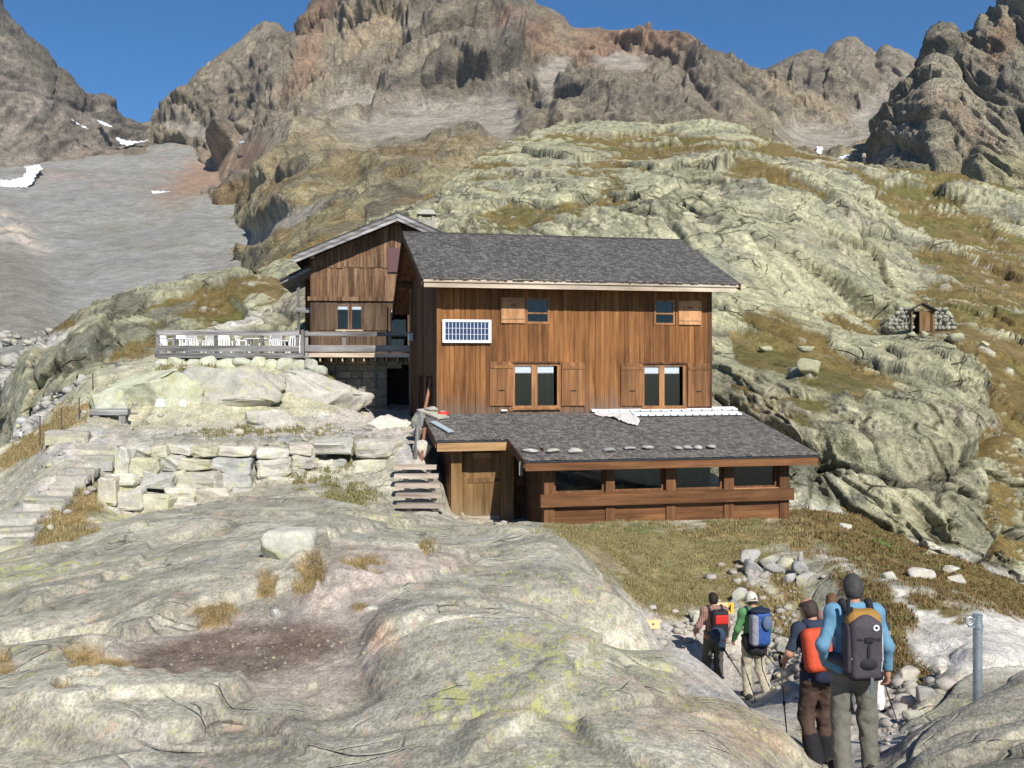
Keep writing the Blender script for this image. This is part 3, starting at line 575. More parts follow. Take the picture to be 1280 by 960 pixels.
mc = mixc(mc, (0.34, 0.325, 0.295), scree * 0.85 * (1 - blob(mpx, mpy, 300, 205, 60, 24, -38, 0.6) * 0.9))
mc = mc * np.array([1.22, 1.14, 1.02], np.float32)
put('mountain_massif', np_mesh('mountain_massif', MD, grid_faces(*MD.shape[:2]), True, {'Col': mc.reshape(-1, 3), 'soft': scree.ravel()}), mount_mat, kind='structure', label='high brown rock mountain ridge with scree cones behind the hillside')

# right-hand crag
cx_ = [1085, 1100, 1112, 1130, 1150, 1160, 1172, 1186, 1200, 1216, 1240, 1258, 1280, 1340, 1420, 1560]
ccr = [225, 200, 168, 145, 110, 84, 46, 36, 42, 35, 15, 2, -2, -40, -30, 40]
cb = [260] * 7 + [270] * 5 + [290] * 4
cm_ = [(a * 0.55 + b * 0.45) for a, b in zip(cb, ccr)]
CPn = net(cx_, [[(b, 330) for b in cb], [(m, 370) for m in cm_], [(c_ , 440) for c_ in ccr], [(c_ + 60, 520) for c_ in ccr]], 260, [75, 95, 10], 1)
n, q, hh, r1_, r2_ = mountain(CPn, 52.0, 1.0, 15.0, 1.2, (1.2, 0.3, 0.42))
CDn = CPn + n * ((hh - 0.3) * 14.0)[..., None]
cc = rock_tones(q, r1_, r2_, (0.185, 0.172, 0.138)); cpx, cpy = to_px(CPn)
cc = mixc(cc, (0.20, 0.19, 0.11), sstep(200, 240, cpy) * 0.6)
cc = mixc(cc, (0.26, 0.15, 0.09), blob(cpx, cpy, 1250, 60, 14, 34, 15, 0.8) * 0.5)
cc = cc * np.array([1.42, 1.36, 1.22], np.float32)
put('crag', np_mesh('crag', CDn, grid_faces(*CDn.shape[:2]), True, {'Col': cc.reshape(-1, 3)}), mount_mat, kind='structure', label='dark jagged rock crag on the right skyline')

# left-hand crag
lx = [-260, -120, -40, 0, 20, 45, 60, 82, 100, 114, 132, 150, 166, 196, 235, 290]
lcr = [-260, -150, -50, 12, 36, 66, 90, 106, 129, 134, 133, 150, 157, 160, 172, 190]
lb = [230, 228, 225, 222, 220, 218, 216, 214, 212, 210, 208, 204, 200, 196, 196, 200]
ld0 = [760, 770, 775, 780, 785, 790, 800, 810, 820, 830, 845, 865, 890, 925, 945, 955]
lm = [(a * 0.5 + b * 0.5) for a, b in zip(lb, lcr)]
LP = net(lx, [[(b + 70, d * 0.93) for b, d in zip(lb, ld0)], list(zip(lb, ld0)), [(m, d * 1.1) for m, d in zip(lm, ld0)], [(c_, d * 1.28) for c_, d in zip(lcr, ld0)], [(c_ + 60, d * 1.45) for c_, d in zip(lcr, ld0)]], 280, [16, 60, 70, 8], 1)
n, q, hh, r1_, r2_ = mountain(LP, 95.0, 1.0, 25.0, 1.0, (1.0, 0.25, 0.6))
lpx, lpy = to_px(LP)
lsm = sstep(170, 215, lpy)
LD = LP + n * ((hh - 0.3) * 24.0 * (1 - 0.7 * lsm) * np.clip(1.3 - lpx / 260, 0.35, 1))[..., None]
lc = rock_tones(q, r1_, r2_, (0.215, 0.195, 0.172))
lc = mixc(lc, (0.30, 0.272, 0.24), sstep(-0.1, 0.3, fbm(q * 1.0 + 30, 4)) * 0.6)
lc = mixc(lc, (0.13, 0.13, 0.10), blob(lpx, lpy, 40, 70, 70, 26, 48, 0.6) * 0.7)
lc = mixc(lc, (0.29, 0.235, 0.185), lsm * sstep(-0.2, 0.2, fbm(q * 2, 4)) * 0.8)
lc = lc * np.array([1.15, 1.09, 1.0], np.float32)
put('mountain_wall', np_mesh('mountain_wall', LD, grid_faces(*LD.shape[:2]), True, {'Col': lc.reshape(-1, 3)}), mount_mat, kind='structure', label='grey mountain wall on the left falling to a saddle')

# scree valley with the boulder field at its foot
vx = [-330, -150, 0, 60, 130, 200, 260, 320, 380, 430]
def vrow(y, d, tilt=0.0, right=0.0): return [(y + tilt * (x - 100) / 100 + right * max(0, x - 260) / 100, d) for x in vx]
VP = net(vx, [vrow(600, 78), vrow(548, 118, 0), vrow(505, 150, -2), vrow(455, 210, -4), vrow(425, 270, -5), vrow(385, 330, -6), vrow(330, 430, -4), vrow(290, 520, 0), vrow(240, 680, 3), vrow(205, 830, 5, 0), vrow(180, 960, 4, 10), vrow(172, 1060, 2, 16)], 400, [14, 26, 30, 18, 22, 30, 22, 26, 20, 16, 6], 3)
n = up_normals(VP); vpx, vpy = to_px(VP); vd = VP[..., 1]
q = VP / 60.0 + 7
rub = sstep(260, 150, vd)
b1, b2, r2_, o2 = voronoi(VP / np.clip(vd / 45.0, 1.5, 8)[..., None].round(0))
f = 4.5 * fbm(q * 0.7, 3) * np.clip(vd / 420, 0.2, 1.3) + 0.12 * ridged(q * 4, 4) * np.clip(vd / 420, 0.2, 1.5)
rub_h = (0.55 - b1) * (r2_[..., 0] + 0.3) * 2.3
slabm = np.maximum(blob(vpx + fbm(q * 3, 3) * 20, vpy, 15, 300, 45, 26, 25, 0.5), 0)
spur = blob(vpx, vpy, 5, 370, 60, 45, 45, 0.8)
f = f + 3.2 * ridged(np.stack([VP[..., 0] / 55.0 + VP[..., 1] / 400.0, VP[..., 1] / 300.0, VP[..., 0] * 0], -1) + 4, 3) * sstep(300, 420, vd)
VD = VP + n * (f + rub * rub_h + spur * 7 + slabm * 5 * ridged(q * np.array([1.2, 1.2, 6.0]) * 2, 4))[..., None]
vc = np.empty(VP.shape, np.float32); vc[:] = (0.27, 0.262, 0.238)
vc = mixc(vc, (0.225, 0.217, 0.192), sstep(-0.1, 0.35, fbm(q * 1.2 + 9, 5)) * 0.7)
vc = mixc(vc, (0.20, 0.185, 0.14), sstep(0.0, 0.35, fbm(q * 2.4 + 19, 4)) * 0.6 * sstep(380, 330, vpy * 0 + vpy - 20))
vc = mixc(vc, (0.31, 0.245, 0.195), np.clip(sstep(-0.05, 0.3, fbm(q * 2.2 + 29, 5)), 0, 1) * np.maximum(blob(vpx, vpy, 150, 205, 150, 36, 0, 0.6), blob(vpx, vpy, 215, 195, 40, 24, -30)) * 0.6)
vc = mixc(vc, (0.52, 0.43, 0.34), slabm * sstep(-0.1, 0.25, fbm(q * np.array([1, 1, 5.0]) * 3, 3)))
vc = mixc(vc, (0.21, 0.185, 0.145), np.maximum(spur * 0.8, blob(vpx, vpy, 10, 415, 60, 20, 10, 0.6) * 0.7))
vc = mixc(vc, (0.29, 0.19, 0.125), blob(vpx + fbm(q * 3, 3) * 14, vpy, 265, 218, 75, 22, -30, 0.6) * 0.85)
rb = (0.40 + 0.28 * (r2_[..., 1] - 0.5))[..., None] * np.array([1.0, 0.97, 0.90])
rb = np.where((r2_[..., 2] > 0.78)[..., None], np.array([0.20, 0.18, 0.10]), rb)
rb = rb * (1 - 0.75 * (1 - sstep(0.05, 0.3, b2 - b1)))[..., None]
vc = vc * (1 - rub[..., None]) + rb * rub[..., None]
scree_mat = terrain_mat('scree', 0.16, 0.9, 0.36, 0.5, 0.8)
put('scree_valley', np_mesh('scree_valley', VD, grid_faces(*VD.shape[:2]), True, {'Col': vc.reshape(-1, 3)}), scree_mat, kind='structure', label='grey scree valley with a boulder field at its foot')
# ------------------------------------------------------------------ building materials
def wood(name, dark, mid, light, axis='z', scale=1.0, rough=0.8, var=0.35, grey_low=None, contrast=1.0):
    """sawn or weathered timber: grain along one local axis, each board its own tone"""
    m, nt, b = new_mat(name, rough, 0.2)
    k = {'z': (9, 9, 0.55), 'x': (0.55, 9, 9), 'y': (9, 0.55, 9)}[axis]
    v = coords(nt, 'Object', tuple(a * scale for a in k))
    oi = nt.nodes.new('ShaderNodeObjectInfo')
    ofs = N(nt, 'ShaderNodeVectorMath', operation='MULTIPLY_ADD'); cmb = nt.nodes.new('ShaderNodeCombineXYZ')
    for i in range(3): nt.links.new(oi.outputs['Random'], cmb.inputs[i])
    nt.links.new(cmb.outputs[0], ofs.inputs[0]); ofs.inputs[1].default_value = (37, 41, 23); nt.links.new(v, ofs.inputs[2])
    n1 = tex_noise(nt, ofs.outputs[0], 1.0, 7, 0.62, 0.3); n2 = tex_noise(nt, ofs.outputs[0], 0.28, 4, 0.6)
    lo, hi = 0.5 - 0.2 / contrast, 0.5 + 0.2 / contrast
    c = ramp(nt, n1, [(lo, dark), (0.5, mid), (hi, light)])
    c2 = ramp(nt, n2, [(0.3, 0.72), (0.5, 1.0), (0.7, 1.25)])
    c = mixn(nt, 1.0, c, c2, 'MULTIPLY')
    big = tex_noise(nt, coords(nt, 'Object', (0.8, 0.8, 0.35) if axis == 'z' else (0.35, 0.8, 0.8)), 1.0, 4, 0.65)
    c = mixn(nt, 1.0, c, ramp(nt, big, [(0.32, 0.66), (0.5, 1.0), (0.68, 1.22)]), 'MULTIPLY')
    rv = ramp(nt, oi.outputs['Random'], [(0.0, 1 - var), (1.0, 1 + var)])
    c = mixn(nt, 1.0, c, rv, 'MULTIPLY')
    if grey_low:
        z0, z1, gcol = grey_low
        tc = nt.nodes.new('ShaderNodeTexCoord'); sx = nt.nodes.new('ShaderNodeSeparateXYZ'); nt.links.new(tc.outputs['Object'], sx.inputs[0])
        mr = N(nt, 'ShaderNodeMapRange'); mr.inputs['From Min'].default_value = z0; mr.inputs['From Max'].default_value = z1
        nt.links.new(sx.outputs['Z'], mr.inputs['Value'])
        f = mathn(nt, 'ADD', mathn(nt, 'SUBTRACT', 1.0, mr.outputs[0]), mathn(nt, 'MULTIPLY', mathn(nt, 'SUBTRACT', n1, 0.5), 2.2))
        f = ramp(nt, f, [(0.35, 0), (1.0, 1)])
        c = mixn(nt, mathn(nt, 'MULTIPLY', f, 0.75), c, gcol)
    nt.links.new(c, b.inputs['Base Color'])
    bump(nt, b, n1, 0.006, 0.6)
    return m
M = {}
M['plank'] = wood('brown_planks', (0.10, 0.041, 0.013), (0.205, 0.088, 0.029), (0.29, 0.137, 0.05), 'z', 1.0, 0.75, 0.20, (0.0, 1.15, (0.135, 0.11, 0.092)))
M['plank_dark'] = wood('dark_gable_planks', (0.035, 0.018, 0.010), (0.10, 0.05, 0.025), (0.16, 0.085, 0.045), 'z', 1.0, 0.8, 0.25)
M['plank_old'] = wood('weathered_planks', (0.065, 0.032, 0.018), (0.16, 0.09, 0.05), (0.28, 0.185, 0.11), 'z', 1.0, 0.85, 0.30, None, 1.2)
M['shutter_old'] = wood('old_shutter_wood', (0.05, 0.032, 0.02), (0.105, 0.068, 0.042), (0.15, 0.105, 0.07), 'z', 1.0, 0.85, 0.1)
M['shutter'] = wood('shutter_wood', (0.13, 0.056, 0.021), (0.215, 0.10, 0.04), (0.28, 0.145, 0.064), 'z', 1.0, 0.7, 0.10)
M['shutter_pale'] = wood('pale_shutter_wood', (0.29, 0.14, 0.06), (0.43, 0.225, 0.105), (0.50, 0.285, 0.15), 'z', 1.0, 0.7, 0.08)
M['frame'] = wood('window_frame_wood', (0.19, 0.085, 0.032), (0.30, 0.145, 0.06), (0.38, 0.20, 0.09), 'z', 1.4, 0.6, 0.08)
M['beam'] = wood('stained_beam', (0.070, 0.029, 0.011), (0.150, 0.066, 0.026), (0.215, 0.10, 0.043), 'x', 1.0, 0.65, 0.12)
M['beam_v'] = wood('stained_post', (0.070, 0.031, 0.012), (0.148, 0.067, 0.027), (0.21, 0.10, 0.044), 'z', 1.0, 0.65, 0.10)
M['porch'] = wood('porch_timber', (0.105, 0.056, 0.021), (0.205, 0.118, 0.048), (0.275, 0.17, 0.076), 'z', 1.0, 0.7, 0.10, (0.0, 1.0, (0.20, 0.15, 0.085)))
M['porch_x'] = wood('porch_fascia', (0.22, 0.12, 0.05), (0.37, 0.22, 0.10), (0.45, 0.29, 0.15), 'x', 1.0, 0.7, 0.06)
M['fascia'] = wood('pale_fascia', (0.26, 0.19, 0.135), (0.50, 0.405, 0.31), (0.64, 0.54, 0.43), 'x', 0.7, 0.7, 0.07)
M['grey'] = wood('grey_weathered_timber', (0.095, 0.088, 0.083), (0.22, 0.21, 0.205), (0.36, 0.345, 0.335), 'x', 1.0, 0.9, 0.16, None, 1.2)
M['grey_v'] = wood('grey_weathered_post', (0.075, 0.068, 0.062), (0.18, 0.168, 0.16), (0.30, 0.285, 0.27), 'z', 1.0, 0.9, 0.16)
M['step'] = wood('pale_step_timber', (0.17, 0.125, 0.09), (0.36, 0.295, 0.235), (0.50, 0.43, 0.365), 'x', 0.9, 0.85, 0.12)
M['roofdeck'] = wood('roof_boards', (0.05, 0.024, 0.012), (0.12, 0.055, 0.026), (0.18, 0.085, 0.042), 'y', 1.0, 0.8, 0.1)
def shingle_mat(name, dark, mid, light):
    m, nt, b = new_mat(name, 0.85, 0.25)
    at = N(nt, 'ShaderNodeAttribute', attribute_name='tone'); v = coords(nt, 'Object', (14, 3.0, 3.0))
    n = tex_noise(nt, v, 1.0, 6, 0.65)
    f = mathn(nt, 'ADD', mathn(nt, 'MULTIPLY', at.outputs['Fac'], 0.62), mathn(nt, 'MULTIPLY', n, 0.5))
    big = tex_noise(nt, coords(nt, 'Object'), 0.6, 4, 0.6)
    f = mathn(nt, 'ADD', f, mathn(nt, 'MULTIPLY', mathn(nt, 'SUBTRACT', big, 0.5), 0.35))
    nt.links.new(ramp(nt, f, [(0.22, dark), (0.52, mid), (0.92, light)]), b.inputs['Base Color'])
    bump(nt, b, n, 0.008, 0.6)
    return m
M['shingle'] = shingle_mat('grey_shingles', (0.055, 0.051, 0.049), (0.092, 0.086, 0.083), (0.145, 0.137, 0.130))
M['shingle2'] = shingle_mat('brown_grey_shingles', (0.068, 0.059, 0.053), (0.110, 0.098, 0.089), (0.165, 0.15, 0.137))
def plain(name, col, rough=0.6, spec=0.3, metal=0.0, noise=0.0, nscale=8.0):
    m, nt, b = new_mat(name, rough, spec); b.inputs['Metallic'].default_value = metal
    if noise:
        n = tex_noise(nt, coords(nt), nscale, 6, 0.65)
        nt.links.new(mixn(nt, 1.0, col, ramp(nt, n, [(0.3, 1 - noise), (0.5, 1.0), (0.7, 1 + noise)]), 'MULTIPLY'), b.inputs['Base Color'])
        bump(nt, b, n, 0.01, 0.4)
    else: b.inputs['Base Color'].default_value = (*col, 1)
    return m
def glass_mat(name, tint=(0.90, 0.92, 0.94)):
    m = bpy.data.materials.new(name); m.use_nodes = True; nt = m.node_tree; nt.nodes.clear()
    out = nt.nodes.new('ShaderNodeOutputMaterial'); mx_ = nt.nodes.new('ShaderNodeMixShader')
    tr = N(nt, 'ShaderNodeBsdfTransparent', Color=(*tint, 1)); gl = N(nt, 'ShaderNodeBsdfGlossy', Roughness=0.03)
    fr = N(nt, 'ShaderNodeFresnel', IOR=1.45)
    nt.links.new(fr.outputs[0], mx_.inputs[0])
    nt.links.new(tr.outputs[0], mx_.inputs[1]); nt.links.new(gl.outputs[0], mx_.inputs[2]); nt.links.new(mx_.outputs[0], out.inputs[0])
    return m
M['glass'] = glass_mat('window_glass')
M['white'] = plain('white_lacquer', (0.78, 0.79, 0.80), 0.45)
M['curtain'] = plain('white_lace', (0.80, 0.81, 0.82), 0.9, noise=0.1, nscale=30)
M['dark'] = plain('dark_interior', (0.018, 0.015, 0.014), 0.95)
M['metal'] = plain('galvanised_steel', (0.40, 0.46, 0.50), 0.42, 0.5, 0.7, 0.25, 14)
M['iron'] = plain('black_iron', (0.03, 0.028, 0.027), 0.5, 0.4, 0.6)
M['cell'] = plain('solar_cell', (0.018, 0.035, 0.10), 0.15, 0.6)
M['maroon'] = plain('maroon_paint', (0.115, 0.055, 0.058), 0.6)
M['red'] = plain('red_plastic', (0.55, 0.035, 0.03), 0.45)
M['flash'] = plain('dark_flashing', (0.035, 0.038, 0.045), 0.45, 0.5, 0.3)
def stone_mat(name, cols, scale=2.2):
    m, nt, b = new_mat(name, 0.9, 0.15); v = coords(nt); oi = nt.nodes.new('ShaderNodeObjectInfo')
    ofs = N(nt, 'ShaderNodeVectorMath', operation='MULTIPLY_ADD'); cmb = nt.nodes.new('ShaderNodeCombineXYZ')
    for i in range(3): nt.links.new(oi.outputs['Random'], cmb.inputs[i])
    nt.links.new(cmb.outputs[0], ofs.inputs[0]); ofs.inputs[1].default_value = (17, 31, 13); nt.links.new(v, ofs.inputs[2]); v = ofs.outputs[0]
    base_ = ramp(nt, oi.outputs['Random'], [(i / (len(cols) - 1), c_) for i, c_ in enumerate(cols)])
    n1 = tex_noise(nt, v, scale, 8, 0.65); n2 = tex_noise(nt, v, scale * 5, 6, 0.7)
    c = mixn(nt, 1.0, base_, ramp(nt, n1, [(0.3, 0.72), (0.5, 1.0), (0.7, 1.22)]), 'MULTIPLY')
    c = mixn(nt, 1.0, c, ramp(nt, n2, [(0.3, 0.8), (0.5, 1.0), (0.7, 1.15)]), 'MULTIPLY')
    l1 = ramp(nt, tex_noise(nt, v, scale * 1.3, 5, 0.7), [(0.54, 0), (0.62, 1)])
    c = mixn(nt, mathn(nt, 'MULTIPLY', l1, 0.45), c, (0.46, 0.46, 0.20))
    nt.links.new(c, b.inputs['Base Color']); bump(nt, b, mathn(nt, 'ADD', n1, mathn(nt, 'MULTIPLY', n2, 0.5)), 0.04, 0.8)
    return m
M['stone'] = stone_mat('wall_stone', [(0.54, 0.50, 0.42), (0.42, 0.40, 0.29), (0.58, 0.55, 0.48), (0.38, 0.36, 0.31), (0.50, 0.45, 0.37), (0.36, 0.36, 0.34), (0.56, 0.50, 0.41)])
M['stone_green'] = stone_mat('terrace_stone', [(0.44, 0.44, 0.32), (0.50, 0.50, 0.38), (0.40, 0.40, 0.33), (0.54, 0.52, 0.44)])
M['stone_grey'] = stone_mat('grey_stone', [(0.31, 0.30, 0.28), (0.44, 0.42, 0.385), (0.26, 0.26, 0.255), (0.39, 0.355, 0.31)])
M['masonry'] = stone_mat('masonry_stone', [(0.24, 0.24, 0.22), (0.36, 0.33, 0.28), (0.20, 0.205, 0.20), (0.42, 0.36, 0.29)], 3.0)

# ------------------------------------------------------------------ box builders in a building's own frame (x along the front, y back, z up from its base)
def hexa(name, mat, parent, c8):
    me = bpy.data.meshes.new(name)
    me.from_pydata([tuple(c) for c in c8], [], [(0, 3, 2, 1), (4, 5, 6, 7), (0, 1, 5, 4), (1, 2, 6, 5), (2, 3, 7, 6), (3, 0, 4, 7)]); me.update()
    return put(name, me, mat, parent)
def box(name, mat, parent, u0, u1, v0, v1, z0, z1):
    return hexa(name, mat, parent, [(u0, v0, z0), (u1, v0, z0), (u1, v1, z0), (u0, v1, z0), (u0, v0, z1), (u1, v0, z1), (u1, v1, z1), (u0, v1, z1)])
def boxes(name, mat, parent, lst):
    vs_, fs = [], []
    for (u0, u1, v0, v1, z0, z1) in lst:
        k = len(vs_)
        vs_ += [(u0, v0, z0), (u1, v0, z0), (u1, v1, z0), (u0, v1, z0), (u0, v0, z1), (u1, v0, z1), (u1, v1, z1), (u0, v1, z1)]
        fs += [tuple(k + i for i in f) for f in [(0, 3, 2, 1), (4, 5, 6, 7), (0, 1, 5, 4), (1, 2, 6, 5), (2, 3, 7, 6), (3, 0, 4, 7)]]
    me = bpy.data.meshes.new(name); me.from_pydata(vs_, [], fs); me.update()
    return put(name, me, mat, parent)
class Frame:
    def __init__(s, px, d, deg, zb):
        s.x0, s.y0 = (px - CXP) / FPX * d, d; s.t = math.radians(deg); s.c, s.s = math.cos(s.t), math.sin(s.t); s.zb = zb
    def uz(s, px, py, v):
        """photo pixel on the plane at depth v of this building -> local (u, z)"""
        r = (px - CXP) / FPX; X, Y = s.x0 - v * s.s, s.y0 + v * s.c
        u = (r * Y - X) / (s.c - r * s.s); Yd = Y + u * s.s
        return u, (HOR - py) / FPX * Yd - s.zb
    def rect(s, x0, y0, x1, y1, v):
        a = s.uz(x0, (y0 + y1) / 2, v)[0]; b = s.uz(x1, (y0 + y1) / 2, v)[0]
        xm = (x0 + x1) / 2
        return a, b, s.uz(xm, y1, v)[1], s.uz(xm, y0, v)[1]
    def world(s, u, v, z): return Vector((s.x0 + u * s.c - v * s.s, s.y0 + u * s.s + v * s.c, z + s.zb))
    def root(s, name, label, cat): return thing(name, label, cat, (s.x0, s.y0, s.zb), s.t)
    def put_at(s, o, u, v, z, rz=0.0):
        o.location = s.world(u, v, z); o.rotation_euler = (0, 0, s.t + rz); return o
rng = random.Random(5)
def plank_wall(name, mat, parent, u0, u1, v, thick, z0, ztop, width=0.17, holes=(), along='u', jit=0.012, zj=0.0):
    """upright boards, each its own mesh, cut round the openings; ztop is a number or a function of position"""
    u = u0
    while u < u1 - 0.03:
        w = min(width * rng.uniform(0.8, 1.2), u1 - u); a, b = u + 0.004, u + w - 0.004
        zt0 = ztop if not callable(ztop) else ztop(a); zt1 = ztop if not callable(ztop) else ztop(b)
        zz = z0 + rng.uniform(-zj, zj); segs = [(zz, None)]
        cut = sorted((h[2], h[3]) for h in holes if h[0] < (a + b) / 2 < h[1])
        spans = []; lo = zz
        for (h0, h1) in cut:
            spans.append((lo, h0, h0)); lo = h1
        spans.append((lo, zt0, zt1))
        dv = rng.uniform(-jit, jit)
        for (s0, e0, e1) in spans:
            if min(e0, e1) - s0 < 0.03: continue
            p = [(a, s0), (b, s0), (b, e1), (a, e0)]
            va, vb = v + dv, v + thick + dv
            if along == 'u': c8 = [(p[0][0], va, p[0][1]), (p[1][0], va, p[1][1]), (p[1][0], vb, p[1][1]), (p[0][0], vb, p[0][1]), (p[3][0], va, p[3][1]), (p[2][0], va, p[2][1]), (p[2][0], vb, p[2][1]), (p[3][0], vb, p[3][1])]
            else: c8 = [(va, p[1][0], p[1][1]), (va, p[0][0], p[0][1]), (vb, p[0][0], p[0][1]), (vb, p[1][0], p[1][1]), (va, p[2][0], p[2][1]), (va, p[3][0], p[3][1]), (vb, p[3][0], p[3][1]), (vb, p[2][0], p[2][1])]
            hexa('plank', mat, parent, c8)
        u += w
def shingles(parent, mat, u0, u1, v0, z0, v1, z1, w=0.15, exp=0.17, cut=None):
    """shingle courses from the eave (v0, z0) up to the ridge (v1, z1)"""
    L = math.hypot(v1 - v0, z1 - z0); dv, dz = (v1 - v0) / L, (z1 - z0) / L; nv, nz = -dz, dv
    if nz < 0: nv, nz = -nv, -nz
    V, Fc, T = [], [], []; rows = int(L / exp) + 1
    rs = np.random.RandomState(int(abs(u0 * 100 + v0 * 37)) + 3)
    for r in range(rows):
        s0 = r * exp - 0.03; s1 = min(s0 + exp * 1.5, L)
        u = u0 - rs.rand() * w
        while u < u1:
            ww_ = w * rs.uniform(0.6, 1.4); a, b = max(u + 0.003, u0), min(u + ww_ - 0.003, u1); u += ww_
            if b - a < 0.02 or (cut and cut(0.5 * (a + b), s0 / L)): continue
            j = rs.uniform(-0.022, 0.018); th = rs.uniform(0.014, 0.026); lift = rs.uniform(0.022, 0.040)
            k = len(V)
            for (ss, top) in ((s0 + j, lift), (s1, 0.012)):
                for uu in (a, b):
                    for hh_ in (top - th, top):
                        V.append((uu, v0 + dv * ss + nv * hh_, z0 + dz * ss + nz * hh_))
            Fc += [(k, k + 2, k + 3, k + 1), (k + 1, k + 3, k + 7, k + 5), (k, k + 1, k + 5, k + 4), (k + 2, k + 6, k + 7, k + 3)]
            t_ = rs.rand() ** 1.3; T += [t_] * 8
    me = np_mesh('shingles', np.array(V), np.array(Fc), False, {'tone': np.array(T)})
    return put('shingles', me, mat, parent, kind='stuff')
def curtain_mesh(u0, u1, v, z0, z1):
    n = 9; pts = []
    for i in range(n * 6 + 1):
        t = i / (n * 6); pts.append((u0 + (u1 - u0) * t, z0 - 0.035 * abs(math.sin(t * n * math.pi)) + 0.02))
    V = [(p[0], v + 0.004 * math.sin(i * 1.1), z1) for i, p in enumerate(pts)] + [(p[0], v + 0.004 * math.sin(i * 1.1), p[1]) for i, p in enumerate(pts)]
    k = len(pts); me = bpy.data.meshes.new('curtain')
    me.from_pydata(V, [], [(i, i + 1, k + i + 1, k + i) for i in range(k - 1)]); me.update(); return me
def window(parent, R, v, panes, mat, curtain=0.0, bar=None, depth=0.05, fw=0.06, glass=None):
    """casement: frame mesh with the panes and curtains as its sub-parts; R local rect, panes list of local rects"""
    u0, u1, z0, z1 = R; L = [(u0, u1, v, v + depth, z0, z0 + fw), (u0, u1, v, v + depth, z1 - fw, z1), (u0, u0 + fw, v, v + depth, z0 + fw, z1 - fw), (u1 - fw, u1, v, v + depth, z0 + fw, z1 - fw)]
    ps = sorted(panes)
    for p, q_ in zip(ps[:-1], ps[1:]): L.append((p[1], q_[0], v - 0.004, v + depth, z0 + fw, z1 - fw))
    if bar: L.append((u0 + fw, u1 - fw, v + 0.005, v + depth, bar, bar + 0.045))
    o = boxes('window', mat, parent, L)
    for (a, b, c0, c1) in ps:
        box('pane', glass or M['glass'], o, a - 0.01, b + 0.01, v + depth * 0.55, v + depth * 0.55 + 0.006, z0 + fw * 0.8, z1 - fw * 0.8)
        if curtain: put('curtain', curtain_mesh(a, b, v + depth * 0.55 + 0.016, z1 - curtain, z1 - fw * 0.7), M['curtain'], o)
    return o
def shutter(parent, R, v, mat, thick=0.03, handle=None, nb=3, rails=(0.12, 0.88)):
    u0, u1, z0, z1 = R; w = (u1 - u0) / nb
    o = boxes('shutter', mat, parent, [(u0 + i * w + 0.003, u0 + (i + 1) * w - 0.003, v - thick, v, z0, z1) for i in range(nb)])
    for r in rails:
        zz = z0 + (z1 - z0) * r; box('batten', mat, o, u0 + 0.02, u1 - 0.02, v - thick - 0.022, v - thick, zz - 0.045, zz + 0.045)
    if handle: box('handle', M['iron'], o, (u0 + u1) / 2 - 0.09, (u0 + u1) / 2 + 0.09, v - thick - 0.02, v - thick - 0.0, z0 + (z1 - z0) * handle - 0.012, z0 + (z1 - z0) * handle + 0.012)
    return o

# ------------------------------------------------------------------ main hut
HF = Frame(547, 31.0, 12.5, -1.5)
hut = HF.root('mountain_hut', 'brown plank mountain hut with grey shingle roof and shuttered windows', 'hut')
WU = HF.uz(888, 440, 0)[0]; Z = lambda w: w - HF.zb
GV = 6.4; RV, RZ = 4.27, Z(4.63); EV, EZ = -0.8, Z(2.66); BV, BZ = 7.68, Z(2.12); UL, UR = -0.57, 9.49
def roof_z(v): return EZ + (RZ - EZ) * (v - EV) / (RV - EV) if v < RV else RZ + (BZ - RZ) * (v - RV) / (BV - RV)
rc = lambda *a: HF.rect(*a, 0.0)
w_ul, w_ur, w_ll, w_lr = rc(656, 372, 687, 405), rc(817, 375, 843, 406), rc(640, 454, 699, 510), rc(802, 455, 856, 510)
front_top = roof_z(0.0) - 0.16
plank_wall('plank', M['plank'], hut, 0.0, WU, -0.03, 0.03, -0.05, front_top, 0.165, [w_ul, w_ur, w_ll, w_lr], zj=0.02)
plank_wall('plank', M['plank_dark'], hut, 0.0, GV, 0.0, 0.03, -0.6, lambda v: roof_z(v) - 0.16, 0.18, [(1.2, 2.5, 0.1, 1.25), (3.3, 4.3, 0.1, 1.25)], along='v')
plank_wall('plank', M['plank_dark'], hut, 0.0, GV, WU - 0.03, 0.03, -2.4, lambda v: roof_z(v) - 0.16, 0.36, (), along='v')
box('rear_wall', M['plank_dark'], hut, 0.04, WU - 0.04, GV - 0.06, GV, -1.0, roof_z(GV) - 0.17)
box('floor', M['dark'], hut, 0.06, WU - 0.06, 0.02, GV - 0.08, -0.35, -0.25)
box('foundation', M['masonry'], hut, 0.02, WU - 0.02, 0.05, GV - 0.02, -2.7, -0.36)
box('corner_board', M['plank'], hut, -0.035, 0.10, -0.055, -0.034, -0.05, front_top)
box('corner_board', M['plank_dark'], hut, WU - 0.10, WU + 0.03, -0.055, -0.034, -0.05, front_top)
box('corner_post', M['plank_old'], hut, -0.09, -0.004, GV - 0.16, GV + 0.03, -0.25, roof_z(GV) - 0.2)
for (a, b_) in ((1.2, 2.5), (3.3, 4.3)):        # dark openings in the shaded gable
    o = boxes('window', M['plank_dark'], hut, [(-0.03, 0.04, a - 0.06, a, 0.04, 1.31), (-0.03, 0.04, b_, b_ + 0.06, 0.04, 1.31), (-0.03, 0.04, a, b_, 1.25, 1.31), (-0.03, 0.04, (a + b_) / 2 - 0.03, (a + b_) / 2 + 0.03, 0.1, 1.25)])
    box('pane', M['glass'], o, 0.012, 0.018, a, b_, 0.1, 1.25)
